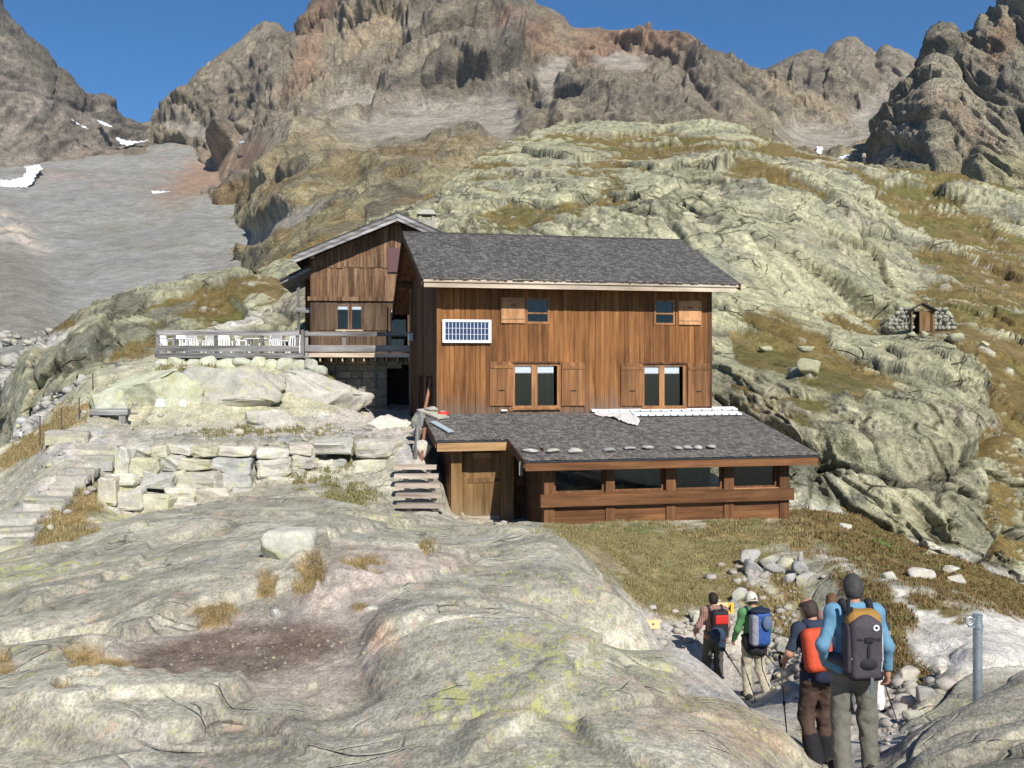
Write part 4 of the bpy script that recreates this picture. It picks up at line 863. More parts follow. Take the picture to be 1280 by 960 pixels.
# roof
def slab(name, mat, parent, u0, u1, va, za, vb, zb_, th):
    return hexa(name, mat, parent, [(u0, va, za - th), (u1, va, za - th), (u1, vb, zb_ - th), (u0, vb, zb_ - th), (u0, va, za), (u1, va, za), (u1, vb, zb_), (u0, vb, zb_)])
rf = slab('roof', M['roofdeck'], hut, UL, UR, EV, EZ - 0.02, RV, RZ - 0.02, 0.10)
shingles(rf, M['shingle'], UL - 0.02, UR + 0.02, EV - 0.04, EZ - 0.03, RV, RZ, 0.12, 0.115)
rf2 = slab('roof', M['roofdeck'], hut, UL, UR, BV, BZ - 0.02, RV + 0.002, RZ - 0.02, 0.10)
shingles(rf2, M['shingle'], UL - 0.02, UR + 0.02, BV + 0.04, BZ - 0.03, RV, RZ, 0.2, 0.25)
box('ridge_cap', M['shingle'], rf, UL - 0.03, UR + 0.03, RV - 0.08, RV + 0.08, RZ + 0.0, RZ + 0.045)
zf = HF.uz(700, 361.5, EV)[1]; zm = HF.uz(700, 355.2, EV)[1]; zt = HF.uz(700, 350.0, EV)[1]
box('fascia', M['fascia'], hut, UL + 0.05, UR - 0.12, EV + 0.01, EV + 0.055, zf, zm - 0.004)
box('fascia', M['fascia'], hut, UL + 0.03, UR - 0.06, EV - 0.03, EV + 0.02, zm, zt)
for (va, za, vb, zb_) in ((EV, EZ, RV, RZ), (BV, BZ, RV, RZ)):
    slab('barge_board', M['plank_dark'], hut, UL - 0.03, UL, va, za - 0.03, vb, zb_ - 0.03, 0.20)
    slab('barge_board', M['plank_dark'], hut, UR, UR + 0.03, va, za - 0.03, vb, zb_ - 0.03, 0.20)
for px in (600, 612, 722, 732, 780, 790, 880):      # rafter tails under the front eave
    u = HF.uz(px, 365, -0.3)[0]
    hexa('rafter_tail', M['fascia'], hut, [(u - 0.045, EV + 0.07, EZ - 0.28), (u + 0.045, EV + 0.07, EZ - 0.28), (u + 0.045, -0.06, roof_z(0) - 0.30), (u - 0.045, -0.06, roof_z(0) - 0.30), (u - 0.045, EV + 0.07, EZ - 0.13), (u + 0.045, EV + 0.07, EZ - 0.13), (u + 0.045, -0.06, roof_z(0) - 0.14), (u - 0.045, -0.06, roof_z(0) - 0.14)])
for vv in (0.2, 2.2, 4.25, 6.2):                    # purlins carrying the gable overhang
    box('purlin', M['plank_dark'], hut, UL + 0.04, 0.1, vv - 0.07, vv + 0.07, roof_z(vv) - 0.32, roof_z(vv) - 0.15)
# windows and shutters of the front
fr = M['frame']
window(hut, w_ul, -0.05, [(w_ul[0] + 0.07, w_ul[1] - 0.07, 0, 0)], fr, 0, bar=HF.uz(670, 392.5, 0)[1], depth=0.06, fw=0.075)
window(hut, w_ur, -0.05, [(w_ur[0] + 0.06, w_ur[1] - 0.06, 0, 0)], fr, 0, bar=HF.uz(830, 393, 0)[1], depth=0.06, fw=0.06)
for R_, P_ in ((w_ll, [rc(644, 459, 664, 504), rc(671.5, 459, 692, 504)]), (w_lr, [rc(805, 460, 823.5, 504), rc(830, 460, 849, 504)])):
    window(hut, R_, -0.04, P_, fr, 0.30, depth=0.07, fw=0.075)
    box('window_head', M['plank_dark'], hut, R_[0] - 0.04, R_[1] + 0.04, -0.10, -0.045, R_[3] + 0.002, R_[3] + 0.05)
    box('window_sill', M['frame'], hut, R_[0] - 0.02, R_[1] + 0.02, -0.12, -0.045, R_[2] - 0.05, R_[2] - 0.002)
for R_, m_, h_ in ((rc(625.5, 372, 655.5, 404), 'shutter_pale', 0.70), (rc(847, 376, 875.5, 406), 'shutter_pale', 0.70), (rc(611.5, 452, 641, 507), 'shutter', 0.35), (rc(701.5, 453, 730.5, 507), 'shutter', 0.35), (rc(775, 454, 803, 507), 'shutter', 0.35), (rc(858.5, 454, 886, 508), 'shutter', 0.35)):
    tall = m_ == 'shutter'
    shutter(hut, R_, -0.055, M[m_], 0.028, h_, 3, (0.88,) if tall else (0.22, 0.86))

# ------------------------------------------------------------------ annex along the front
AF = Frame(547, 31.0, 12.5, -4.25); ZA = lambda w: w + 4.25
annex = AF.root('annex', 'low orange-brown timber annex with shingled lean-to roof along the hut front', 'annex')
AE, AEZ, AT = -4.94, ZA(-2.37), ZA(-1.40); PE = -2.86; PEZ = AEZ + (AT - AEZ) * (PE - AE) / (0 - AE)
aU0, aU1, aUR = -0.46, 1.56, 9.87
def aroof_z(v): return AEZ + (AT - AEZ) * (v - AE) / (0 - AE)
ar = hexa('roof', M['roofdeck'], annex, [(aU1, AE, AEZ - 0.13), (aUR, AE, AEZ - 0.13), (aUR, -0.04, aroof_z(-0.04) - 0.13), (aU1, -0.04, aroof_z(-0.04) - 0.13), (aU1, AE, AEZ - 0.02), (aUR, AE, AEZ - 0.02), (aUR, -0.04, aroof_z(-0.04) - 0.02), (aU1, -0.04, aroof_z(-0.04) - 0.02)])
shingles(ar, M['shingle2'], aU1 - 0.02, aUR + 0.02, AE - 0.04, AEZ - 0.03, -0.04, aroof_z(-0.04), 0.12, 0.115)
ar2 = hexa('roof', M['roofdeck'], annex, [(aU0, PE, PEZ - 0.13), (aU1 - 0.004, PE, PEZ - 0.13), (aU1 - 0.004, -0.04, aroof_z(-0.04) - 0.13), (aU0, -0.04, aroof_z(-0.04) - 0.13), (aU0, PE, PEZ - 0.02), (aU1 - 0.004, PE, PEZ - 0.02), (aU1 - 0.004, -0.04, aroof_z(-0.04) - 0.02), (aU0, -0.04, aroof_z(-0.04) - 0.02)])
shingles(ar2, M['shingle2'], aU0 - 0.02, aU1 - 0.005, PE - 0.04, PEZ - 0.03, -0.04, aroof_z(-0.04), 0.12, 0.115)
box('drip_edge', M['flash'], annex, aU1 - 0.03, aUR + 0.03, AE - 0.055, AE - 0.005, AEZ - 0.085, AEZ - 0.035)
box('drip_edge', M['flash'], annex, aU0 - 0.03, aU1 - 0.01, PE - 0.055, PE - 0.005, PEZ - 0.085, PEZ - 0.035)
box('fascia', M['beam'], annex, aU1 + 0.0, aUR - 0.02, AE - 0.035, AE + 0.03, AEZ - 0.30, AEZ - 0.09)
box('fascia', M['porch_x'], annex, aU0 + 0.02, aU1 - 0.04, PE - 0.035, PE + 0.03, PEZ - 0.33, PEZ - 0.09)
slab('barge_board', M['plank_dark'], annex, aU0 - 0.03, aU0 - 0.002, PE, PEZ - 0.03, -0.04, aroof_z(-0.04) - 0.03, 0.2)
slab('barge_board', M['plank_dark'], annex, aU1 - 0.035, aU1 - 0.008, AE, AEZ - 0.03, PE - 0.06, PEZ - 0.04, 0.2)
slab('barge_board', M['plank_dark'], annex, aUR + 0.002, aUR + 0.03, AE, AEZ - 0.03, -0.04, aroof_z(-0.04) - 0.03, 0.2)
AWv = -4.5; arc = lambda *a: AF.rect(*a, AWv)
sz = AF.uz(830, 613, AWv)[1]; bz = AF.uz(830, 629, AWv)[1]; pz = 0.06; wt = aroof_z(AWv) - 0.17
posts_px = [(680, 692.5), (757, 768), (832.5, 844), (905, 917), (974.5, 986)]
pu = [(AF.uz(a, 620, AWv)[0], AF.uz(b_, 620, AWv)[0]) for a, b_ in posts_px]
for (a, b_) in pu: box('post', M['beam_v'], annex, a, b_, AWv - 0.02, AWv + 0.22, -0.15 if a > 9 else pz - 0.05, wt)
box('rail_beam', M['beam'], annex, pu[0][0] - 0.12, pu[-1][1] + 0.1, AWv - 0.13, AWv - 0.024, bz, sz - 0.02)
box('top_beam', M['beam'], annex, pu[0][0] - 0.1, pu[-1][1] + 0.28, AWv + 0.0, AWv + 0.2, wt - 0.02, wt + 0.10)
box('sole_beam', M['beam'], annex, pu[0][0], pu[-1][1] + 0.12, AWv - 0.03, AWv + 0.14, -0.12, pz - 0.06)
for k in range(4):
    a, b_ = pu[k][1] + 0.003, pu[k + 1][0] - 0.003; hgt = (bz - 0.02 - pz) / 2
    for r in range(2): box('plank', M['beam'], annex, a, b_, AWv + 0.03, AWv + 0.075, pz + r * hgt + 0.004, pz + (r + 1) * hgt - 0.004)
    box('plank', M['beam'], annex, a, b_, AWv + 0.04, AWv + 0.085, bz - 0.015, sz - 0.04)
    R_ = (a, b_, sz - 0.03, wt - 0.03); vv = AWv + (0.10 if k in (0, 2) else 0.16)
    window(annex, R_, vv, [(a + 0.09, b_ - 0.09, 0, 0)], M['beam_v'], 0, depth=0.07, fw=0.07)
    box('window_sill', M['beam'] if k < 3 else M['shutter_pale'], annex, a + 0.01, b_ - 0.01, AWv + 0.0, vv - 0.003, sz - 0.035, sz - 0.002)
def hplanks(parent, mat, along, fixed, a, b_, z0, z1, n, th=0.04):
    h = (z1 - z0) / n
    for i in range(n):
        zz = (z0 + i * h + 0.003, z0 + (i + 1) * h - 0.003)
        if along == 'v': box('plank', mat, parent, fixed, fixed + th, a, b_, *zz)
        else: box('plank', mat, parent, a, b_, fixed, fixed + th, *zz)
DV = -2.05
hplanks(annex, M['plank_dark'], 'v', pu[0][0] + 0.02, AWv + 0.225, DV + 0.05, -0.15, aroof_z(DV) - 0.34, 9)
hplanks(annex, M['plank_dark'], 'v', pu[-1][1] - 0.06, AWv + 0.225, -0.02, -0.15, aroof_z(AWv) - 0.17, 9)
box('side_wall', M['plank_dark'], annex, pu[-1][1] - 0.05, pu[-1][1] - 0.02, AWv + 1.2, -0.1, aroof_z(AWv) - 0.165, aroof_z(AWv + 1.2) - 0.16)
hplanks(annex, M['plank_dark'], 'v', 0.0, -2.28, -0.05, -0.35, aroof_z(-2.3) - 0.15, 10)
# porch: two heavy posts, planked front and the door between them
prc = lambda *a: AF.rect(*a, DV)
dr = prc(578, 566, 625, 651); pl_l = AF.rect(563, 560, 576, 654, -2.3); pl_r = AF.rect(627, 560, 641, 652, -2.3)
for R_ in (pl_l, pl_r): box('post', M['porch'], annex, R_[0], R_[1], -2.42, -2.18, -0.30, aroof_z(-2.3) - 0.15)
box('lintel', M['plank_dark'], annex, 0.05, pu[0][0] + 0.01, DV - 0.02, DV + 0.10, dr[3], aroof_z(DV) - 0.15)
hplanks(annex, M['plank_dark'], 'u', DV, dr[1] + 0.06, pu[0][0] + 0.015, -0.1, dr[3] - 0.003, 8)
box('plank', M['plank_dark'], annex, 0.05, dr[0] - 0.06, DV, DV + 0.04, -0.1, dr[3] - 0.003)
dzb = -0.12
door = boxes('door', M['porch'], annex, [(dr[0], dr[0] + 0.13, DV, DV + 0.05, dzb + 0.16, dr[3] - 0.01), (dr[1] - 0.13, dr[1], DV, DV + 0.05, dzb + 0.16, dr[3] - 0.01), (dr[0] + 0.13, dr[1] - 0.13, DV, DV + 0.05, dr[3] - 0.16, dr[3] - 0.01), (dr[0] + 0.13, dr[1] - 0.13, DV, DV + 0.05, 0.98, 1.12)])
box('panel', M['porch'], door, dr[0] + 0.13, dr[1] - 0.13, DV + 0.02, DV + 0.045, dzb + 0.16, 0.98)
box('panel', M['porch'], door, dr[0] + 0.13, dr[1] - 0.13, DV + 0.02, DV + 0.045, 1.12, dr[3] - 0.16)
box('bottom_rail', M['step'], door, dr[0] - 0.01, dr[1] + 0.01, DV - 0.02, DV + 0.05, dzb - 0.06, dzb + 0.155)
box('door_handle', M['iron'], door, dr[1] - 0.17, dr[1] - 0.05, DV - 0.06, DV - 0.002, 1.03, 1.07)
for u_ in (dr[0] - 0.06, dr[1] + 0.004): box('door_frame', M['porch'], annex, u_, u_ + 0.055, DV - 0.03, DV + 0.05, dzb, dr[3] - 0.004)
R_ = prc(591, 566, 613, 572.5)
sg = boxes('sign_board', M['porch_x'], None, [(R_[0] - 0.5 * (R_[0] + R_[1]), R_[1] - 0.5 * (R_[0] + R_[1]), -0.03, 0.0, 0.0, R_[3] - R_[2])])
AF.put_at(sg, 0.5 * (R_[0] + R_[1]), DV - 0.024, R_[2]); tag(sg, 'small plain wooden sign board above the annex door', 'sign')
o = boxes('hanging_board', M['grey_v'], None, [(-0.05, 0.05, -0.02, 0.0, -0.36, 0.0)])
AF.put_at(o, AF.uz(651, 572, AE + 0.3)[0], AE + 0.3, AEZ - 0.08); tag(o, 'narrow grey board hanging under the annex eave corner', 'board')

# ------------------------------------------------------------------ solar panel and lamp on the hut
R_ = HF.rect(553, 399.5, 614, 428.5, -0.12)
pw, ph = R_[1] - R_[0], R_[3] - R_[2]
sp = thing('solar_panel', 'white framed blue solar panel on the brown plank front', 'solar panel')
HF.put_at(sp, R_[0], -0.12, R_[2])
boxes('frame', M['white'], sp, [(0, pw, -0.03, 0.02, 0, 0.07), (0, pw, -0.03, 0.02, ph - 0.07, ph), (0, 0.07, -0.03, 0.02, 0.07, ph - 0.07), (pw - 0.07, pw, -0.03, 0.02, 0.07, ph - 0.07)])
box('backing', M['white'], sp, 0.07, pw - 0.07, -0.004, 0.015, 0.07, ph - 0.07)
cw, ch = (pw - 0.16) / 12, (ph - 0.16) / 3
cm = bpy.data.meshes.new('cell'); cm.from_pydata([(0, 0, 0), (cw * 0.84, 0, 0), (cw * 0.84, 0, ch * 0.92), (0, 0, ch * 0.92), (0, 0.006, 0), (cw * 0.84, 0.006, 0), (cw * 0.84, 0.006, ch * 0.92), (0, 0.006, ch * 0.92)], [], [(0, 1, 2, 3), (0, 4, 5, 1), (1, 5, 6, 2), (2, 6, 7, 3), (3, 7, 4, 0)]); cm.update()
for i in range(12):
    for j in range(3):
        o = put('cell', cm, M['cell'], sp); o.location = (0.08 + i * cw + cw * 0.08, -0.012, 0.08 + j * ch + ch * 0.04)
for a in (0.2, pw - 0.24): box('bracket', M['metal'], sp, a, a + 0.04, 0.021, 0.09, 0.1, ph - 0.1)
lamp = thing('wall_lamp', 'small grey lamp on the dark gable of the hut', 'lamp')
HF.put_at(lamp, -0.02, 5.6, HF.uz(519, 428, 0)[1] * 0 + Z(1.1)); lamp.rotation_euler.z += math.radians(90)
boxes('housing', M['metal'], lamp, [(-0.16, 0.16, 0.06, 0.2, -0.14, 0.14)]); boxes('arm', M['iron'], lamp, [(-0.02, 0.02, -0.0, 0.06, -0.02, 0.02)]); boxes('lens', M['white'], lamp, [(-0.12, 0.12, 0.2, 0.215, -0.1, 0.1)])

# ------------------------------------------------------------------ the old hut behind, with its balcony
OF = Frame(388, 40.0, 7.0, -1.75); ZO = lambda w: w + 1.75
old = OF.root('old_hut', 'older weathered timber hut with low gable roof behind the balcony', 'hut')
OW, OD = 6.9, 7.5; oz_deck = ZO(0.40)
apex_u, apex_z = OF.uz(497, 265, -0.85); eav_u, eav_z = OF.uz(366.5, 318, -0.85)
OAW = apex_u; osl = (apex_z - eav_z) / (apex_u - eav_u)
def oroof(u): return apex_z - abs(u - apex_u) * osl
OUR = 2 * apex_u - eav_u
def top_under(u): return oroof(u) - 0.30
zl = OF.uz(430, 335.5, 0)[1]; zlog = OF.uz(430, 374, 0)[1]; zsplit = OF.uz(430, 334.5, 0)[1]
ow1 = OF.rect(419.5, 380.5, 454, 413, 0); od1 = OF.rect(485.5, 384, 512, 440, 0)
plank_wall('plank', M['plank_old'], old, 0.0, OW, -0.06, 0.03, zsplit, top_under, 0.24, (), jit=0.016, zj=0.03)
plank_wall('plank', M['plank_old'], old, 0.0, OW, -0.03, 0.03, zlog + 0.09, zsplit + 0.06, 0.21, (), jit=0.012)
box('log_beam', M['plank_old'], old, -0.1, OW, -0.12, 0.02, zlog - 0.07, zlog + 0.085)
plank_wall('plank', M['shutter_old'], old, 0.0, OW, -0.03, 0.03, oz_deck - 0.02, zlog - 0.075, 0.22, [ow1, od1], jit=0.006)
plank_wall('plank', M['plank_dark'], old, 0.0, OD, 0.0, 0.03, oz_deck, lambda v: top_under(0.0), 0.4, (), along='v')
plank_wall('plank', M['plank_dark'], old, 0.0, OD, OW - 0.03, 0.03, oz_deck, lambda v: top_under(OW), 0.4, (), along='v')
box('rear_wall', M['plank_dark'], old, 0.04, OW - 0.04, OD - 0.05, OD, oz_deck, top_under(0.0))
window(old, ow1, -0.05, [OF.rect(422, 384, 435, 410, 0), OF.rect(440, 384, 452, 410, 0)], M['plank_old'], 0.2, depth=0.06, fw=0.05)
box('window_sill', M['fascia'], old, ow1[0], ow1[1], -0.10, -0.052, ow1[2] - 0.03, ow1[2] + 0.02)
dd = window(old, od1, -0.05, [OF.rect(489, 385, 508, 414, 0)], M['plank_old'], 0.2, depth=0.06, fw=0.08)
for (a, b_) in ((396, 419), (454.5, 469), (469.5, 484)): shutter(old, OF.rect(a, 380, b_, 413, 0), -0.035, M['shutter_old'], 0.03, None, 2, ())
hatch = OF.rect(485, 310, 499, 340, -0.09); box('hatch', M['maroon'], old, hatch[0], hatch[1], -0.13, -0.075, hatch[2], hatch[3])
fv, bv = -0.85, OD + 0.6
for (ua, ub) in ((eav_u, apex_u), (OUR, apex_u)):
    za, zb_ = oroof(ua), oroof(ub)
    r_ = hexa('roof', M['roofdeck'], old, [(ua, fv, za - 0.20), (ub, fv, zb_ - 0.20), (ub, bv, zb_ - 0.20), (ua, bv, za - 0.20), (ua, fv, za - 0.03), (ub, fv, zb_ - 0.03), (ub, bv, zb_ - 0.03), (ua, bv, za - 0.03)])
    for k, (h0, h1, o_) in enumerate(((-0.20, -0.04, -0.05), (-0.34, -0.21, -0.02))):
        hexa('barge_board', M['grey'], old, [(ua, fv + o_, za + h0), (ub, fv + o_, zb_ + h0), (ub, fv - 0.001 + 0.0, zb_ + h0), (ua, fv - 0.001, za + h0), (ua, fv + o_, za + h1), (ub, fv + o_, zb_ + h1), (ub, fv - 0.001, zb_ + h1), (ua, fv - 0.001, za + h1)])
    # shingles lie across the slope: build along u
    V, Fc, T = [], [], []; rs = np.random.RandomState(9); L = abs(ub - ua) * math.hypot(1, osl); rows_ = int(L / 0.2)
    for r in range(rows_ + 1):
        s0, s1 = r / rows_ - 0.01, min(1.0, (r + 1.5) / rows_); vv = fv - 0.08
        while vv < bv:
            w_ = rs.uniform(0.12, 0.26); lift = rs.uniform(0.03, 0.05); j = rs.uniform(-0.006, 0.006); k = len(V)
            for ss, top in ((s0 + j, lift), (s1, 0.015)):
                uu = ua + (ub - ua) * ss; zz = za + (zb_ - za) * ss
                for q_ in (vv + 0.003, vv + w_ - 0.003):
                    for hh_ in (top - 0.03, top): V.append((uu, q_, zz - 0.03 + hh_))
            Fc += [(k, k + 2, k + 3, k + 1), (k + 1, k + 3, k + 7, k + 5), (k, k + 1, k + 5, k + 4), (k + 2, k + 6, k + 7, k + 3)]; T += [rs.rand()] * 8; vv += w_
    put('shingles', np_mesh('shingles', np.array(V), np.array(Fc), False, {'tone': np.array(T)}), M['shingle'], r_, kind='stuff')
for u_ in (0.1, apex_u, OW - 0.1): box('purlin', M['plank_dark'], old, u_ - 0.09, u_ + 0.09, fv + 0.05, 0.3, oroof(u_) - 0.42, oroof(u_) - 0.215)
# chimney
cu, cz_ = OF.uz(533, 280, 4.0)
ch_ = boxes('chimney', M['masonry'], old, [(cu - 0.36, cu + 0.36, 3.65, 4.35, oroof(cu) - 0.3, OF.uz(533, 276, 4.0)[1])])
z2 = OF.uz(533, 276, 4.0)[1]; z3 = OF.uz(533, 269.5, 4.0)[1]; z4 = OF.uz(533, 263, 4.0)[1]
boxes('chimney_leg', M['masonry'], ch_, [(cu + a - 0.07, cu + a + 0.07, 4 + b_ - 0.07, 4 + b_ + 0.07, z2, z3) for a in (-0.28, 0.28) for b_ in (-0.28, 0.28)])
hexa('chimney_cap', M['masonry'], ch_, [(cu - 0.42, 3.55, z3), (cu + 0.42, 3.55, z3), (cu + 0.42, 4.45, z3), (cu - 0.42, 4.45, z3), (cu - 0.28, 3.75, z4), (cu + 0.28, 3.75, z4), (cu + 0.28, 4.25, z4), (cu - 0.28, 4.25, z4)])
# lean-to on its left side
lu0, lz0 = OF.uz(351, 352, 0.3); lu1, lz1 = -0.02, OF.uz(387, 334, 0.3)[1]
lt = hexa('lean_to_roof', M['grey'], old, [(lu0, 0.2, lz0 - 0.12), (lu1, 0.2, lz1 - 0.12), (lu1, 5.0, lz1 - 0.12), (lu0, 5.0, lz0 - 0.12), (lu0, 0.2, lz0), (lu1, 0.2, lz1), (lu1, 5.0, lz1), (lu0, 5.0, lz0)])
hexa('shingle_edge', M['shingle'], lt, [(lu0 - 0.04, 0.12, lz0 + 0.004), (lu1, 0.12, lz1 + 0.004), (lu1, 5.1, lz1 + 0.004), (lu0 - 0.04, 5.1, lz0 + 0.004), (lu0 - 0.04, 0.12, lz0 + 0.09), (lu1, 0.12, lz1 + 0.09), (lu1, 5.1, lz1 + 0.09), (lu0 - 0.04, 5.1, lz0 + 0.09)])
lpu = OF.uz(373, 400, 0.4)[0]
box('lean_to_post', M['grey_v'], old, lpu - 0.06, lpu + 0.06, 0.35, 0.48, oz_deck - 0.4, OF.uz(373, 346, 0.4)[1])
box('lean_to_beam', M['grey'], old, lpu - 0.08, -0.005, 0.30, 0.346, OF.uz(380, 391, 0.4)[1], OF.uz(380, 385, 0.4)[1])
box('lean_to_wall', M['plank_dark'], old, lpu + 0.1, -0.005, 2.5, 2.54, oz_deck - 0.3, lz1 - 0.3)
# stone basement with the dark doorway
bdr = OF.rect(484, 456, 511, 514, -0.25)
rs_ = random.Random(11); zz = -0.3
while zz < oz_deck - 0.2:
    hh_ = rs_.uniform(0.24, 0.36); u = -0.3
    while u < OW:
        w_ = rs_.uniform(0.3, 0.75); a, b_ = u, min(u + w_, OW)
        if b_ > bdr[0] and a < bdr[1] and zz < bdr[3]:
            if a < bdr[0] - 0.05: b_ = bdr[0]
            elif b_ > bdr[1] + 0.05: a = bdr[1]
            else: u += w_; continue
        if b_ - a > 0.08:
            e = rs_.uniform(0, 0.07); g = 0.012; i_ = rs_.uniform(0.0, 0.03)
            hexa('stone', M['masonry'], old, [(a + g, -0.25 - e, zz + g), (b_ - g, -0.25 - e + i_, zz + g), (b_ - g, 0.1, zz + g), (a + g, 0.1, zz + g), (a + g + i_, -0.25 - e, zz + hh_ - g), (b_ - g, -0.25 - e, zz + hh_ - g - i_ * 0.4), (b_ - g, 0.1, zz + hh_ - g), (a + g, 0.1, zz + hh_ - g)])
        u += w_
    zz += hh_
box('basement_core', M['masonry'], old, 0.02, bdr[0] - 0.03, -0.17, OD - 0.1, -0.8, oz_deck - 0.15)
box('basement_core', M['masonry'], old, bdr[1] + 0.03, OW - 0.02, -0.17, OD - 0.1, -0.8, oz_deck - 0.15)
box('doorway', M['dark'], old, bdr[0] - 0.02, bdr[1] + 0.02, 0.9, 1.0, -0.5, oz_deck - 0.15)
box('threshold', M['stone_grey'], old, bdr[0] - 0.15, bdr[1] + 0.2, -0.75, -0.2, -0.35, OF.uz(497, 514, -0.3)[1])
# balcony
BF = Frame(388, 40.0, 7.0, 0.1); ZBf = lambda w: w - 0.1
bal = BF.root('balcony', 'grey weathered balcony deck and railing in front of the old hut', 'balcony')
fv2 = -1.7
bru = lambda px: BF.uz(px, 430, fv2)[0]
brz = lambda py: BF.uz(440, py, fv2)[1]
b0, b1 = bru(381), bru(520)
n_ = 8
for i in range(n_): box('deck_board', M['grey'], bal, b0, b1 + 1.2, fv2 + 0.07 + i * 0.19, fv2 + 0.07 + (i + 1) * 0.19 - 0.01, brz(443.5) - 0.05, brz(443.5))
box('edge_board', M['fascia'], bal, b0 + 0.14, b1 + 1.2, fv2, fv2 + 0.06, brz(446.5), brz(441.3))
box('top_rail', M['grey'], bal, b0, b1 + 1.2, fv2 - 0.02, fv2 + 0.03, brz(420.3), brz(414.8))
box('mid_rail', M['grey'], bal, b0, b1 + 1.2, fv2 - 0.02, fv2 + 0.03, brz(439.5), brz(431.5))
for px in (383, 430, 487, 530): 
    a = bru(px); box('post', M['grey_v'], bal, a - 0.06, a + 0.06, fv2 + 0.032, fv2 + 0.13, brz(447), brz(413.8))
for px in (385, 400, 414, 428, 441, 455, 469, 483, 497, 511): 
    a = bru(px); box('joist', M['plank_dark'], bal, a - 0.05, a + 0.05, fv2 + 0.1, -0.3, brz(453), brz(446.6)); box('joist_end', M['fascia'], bal, a - 0.02, a + 0.02, fv2 + 0.06, fv2 + 0.099, brz(451.5), brz(447.5))
a = bru(470); hexa('brace', M['grey_v'], bal, [(a - 0.07, fv2 + 0.5, brz(485)), (a + 0.07, fv2 + 0.5, brz(485)), (a + 0.07, fv2 + 0.64, brz(485)), (a - 0.07, fv2 + 0.64, brz(485)), (a - 0.10, fv2 + 0.3, brz(447)), (a + 0.04, fv2 + 0.3, brz(447)), (a + 0.04, fv2 + 0.44, brz(447)), (a - 0.10, fv2 + 0.44, brz(447))])
# ------------------------------------------------------------------ stones
_ico = {}
def ico(sub):
    if sub not in _ico:
        bm = bmesh.new(); bmesh.ops.create_icosphere(bm, subdivisions=sub, radius=1.0); bm.verts.ensure_lookup_table()
        _ico[sub] = (np.array([v.co[:] for v in bm.verts], np.float32), np.array([[v.index for v in f.verts] for f in bm.faces], np.int32)); bm.free()
    return _ico[sub]
def rock_verts(seed, sx, sy, sz, sub=3, boxy=0.55, cuts=9, rough=0.06, deep=(0.5, 0.92)):
    """angular boulder: a rounded block with random faces sheared off"""
    V, Fc = ico(sub); rs = np.random.RandomState(seed); n = V / np.linalg.norm(V, axis=1)[:, None]
    p = 2.0 / (1 - boxy * 0.75)
    r = 1.0 / (np.abs(n) ** p).sum(1) ** (1 / p); P = n * r[:, None]
    for _ in range(cuts):
        d = rs.normal(size=3); d /= np.linalg.norm(d); h = rs.uniform(*deep) * (1 + 0.35 * boxy); t = P @ d
        P = P - np.maximum(t - h, 0)[:, None] * d
    P = P * (1 + rough * fbm(n * 1.7 + seed * 3.1, 3)[:, None] * 2 + rough * 0.6 * fbm(n * 5 + seed, 2)[:, None])
    lo, hi = P.min(0), P.max(0); P = (P - (lo + hi) / 2) / ((hi - lo) / 2)
    return P * np.array([sx, sy, sz]) * 0.5, Fc
def rock(name, mat, parent, loc, size, seed, rz=0.0, sub=3, boxy=0.55, tilt=0.0, cuts=16, rough=0.05, smooth=False, deep=(0.5, 0.92)):
    P, Fc = rock_verts(seed, *size, sub, boxy, cuts, rough, deep)
    o = put(name, np_mesh(name, P, Fc, smooth), mat, parent); o.location = loc; o.rotation_euler = (tilt * 0.6, tilt, rz)
    return o
_rk = [0]
def px_rock(name, mat, parent, x0, y0, x1, y1, d, depth=0.8, base=None, **kw):
    """a stone whose outline spans a photo rectangle at distance d"""
    _rk[0] += 1; w, h = (x1 - x0) / FPX * d, (y1 - y0) / FPX * d
    loc = Vector(W((x0 + x1) / 2, (y0 + y1) / 2, d)) - (Vector(base) if base is not None else Vector((0, 0, 0)))
    return rock(name, mat, parent, loc, (w * 1.04, max(w, h) * depth, h * 1.06), _rk[0] * 7 + int(x0), random.Random(_rk[0]).uniform(-0.15, 0.15), **kw)

def block_stone(name, mat, parent, x0, y0, x1, y1, d, depth, base, seed, jit=0.13, rough=0.022):
    """a roughly squared block: jittered corners, broken arrises, uneven faces"""
    rs = random.Random(seed); w, h = (x1 - x0) / FPX * d, (y1 - y0) / FPX * d; dp = max(w, h) * depth
    bm = bmesh.new(); bmesh.ops.create_cube(bm, size=1.0)
    for v in bm.verts: v.co = Vector((v.co.x * w * (1 + rs.uniform(-jit, jit * 0.5)), v.co.y * dp * (1 + rs.uniform(-jit, jit)), v.co.z * h * (1 + rs.uniform(-jit * 1.3, jit * 0.5)))) + Vector((rs.uniform(-jit, jit) * w * 0.25, 0, rs.uniform(-jit, jit) * h * 0.3))
    bmesh.ops.bevel(bm, geom=bm.edges[:], offset=min(w, h) * rs.uniform(0.12, 0.25), segments=2, affect='EDGES', profile=0.5)
    bmesh.ops.triangulate(bm, faces=bm.faces[:]); bmesh.ops.subdivide_edges(bm, edges=bm.edges[:], cuts=1, use_grid_fill=True)
    co = np.array([v.co[:] for v in bm.verts], np.float32); nz_ = fbm(co * 5.0 + seed * 1.7, 3) * rough * 3.2 + fbm(co * 14 + seed, 2) * rough
    bm.normal_update()
    for v, k in zip(bm.verts, nz_): v.co += v.normal * float(k)
    me = bpy.data.meshes.new(name); bm.to_mesh(me); bm.free()
    o = put(name, me, mat, parent); o.location = Vector(W((x0 + x1) / 2, (y0 + y1) / 2, d)) - Vector(base); o.rotation_euler = (rs.uniform(-0.08, 0.08), rs.uniform(-0.06, 0.06), rs.uniform(-0.12, 0.12)); return o
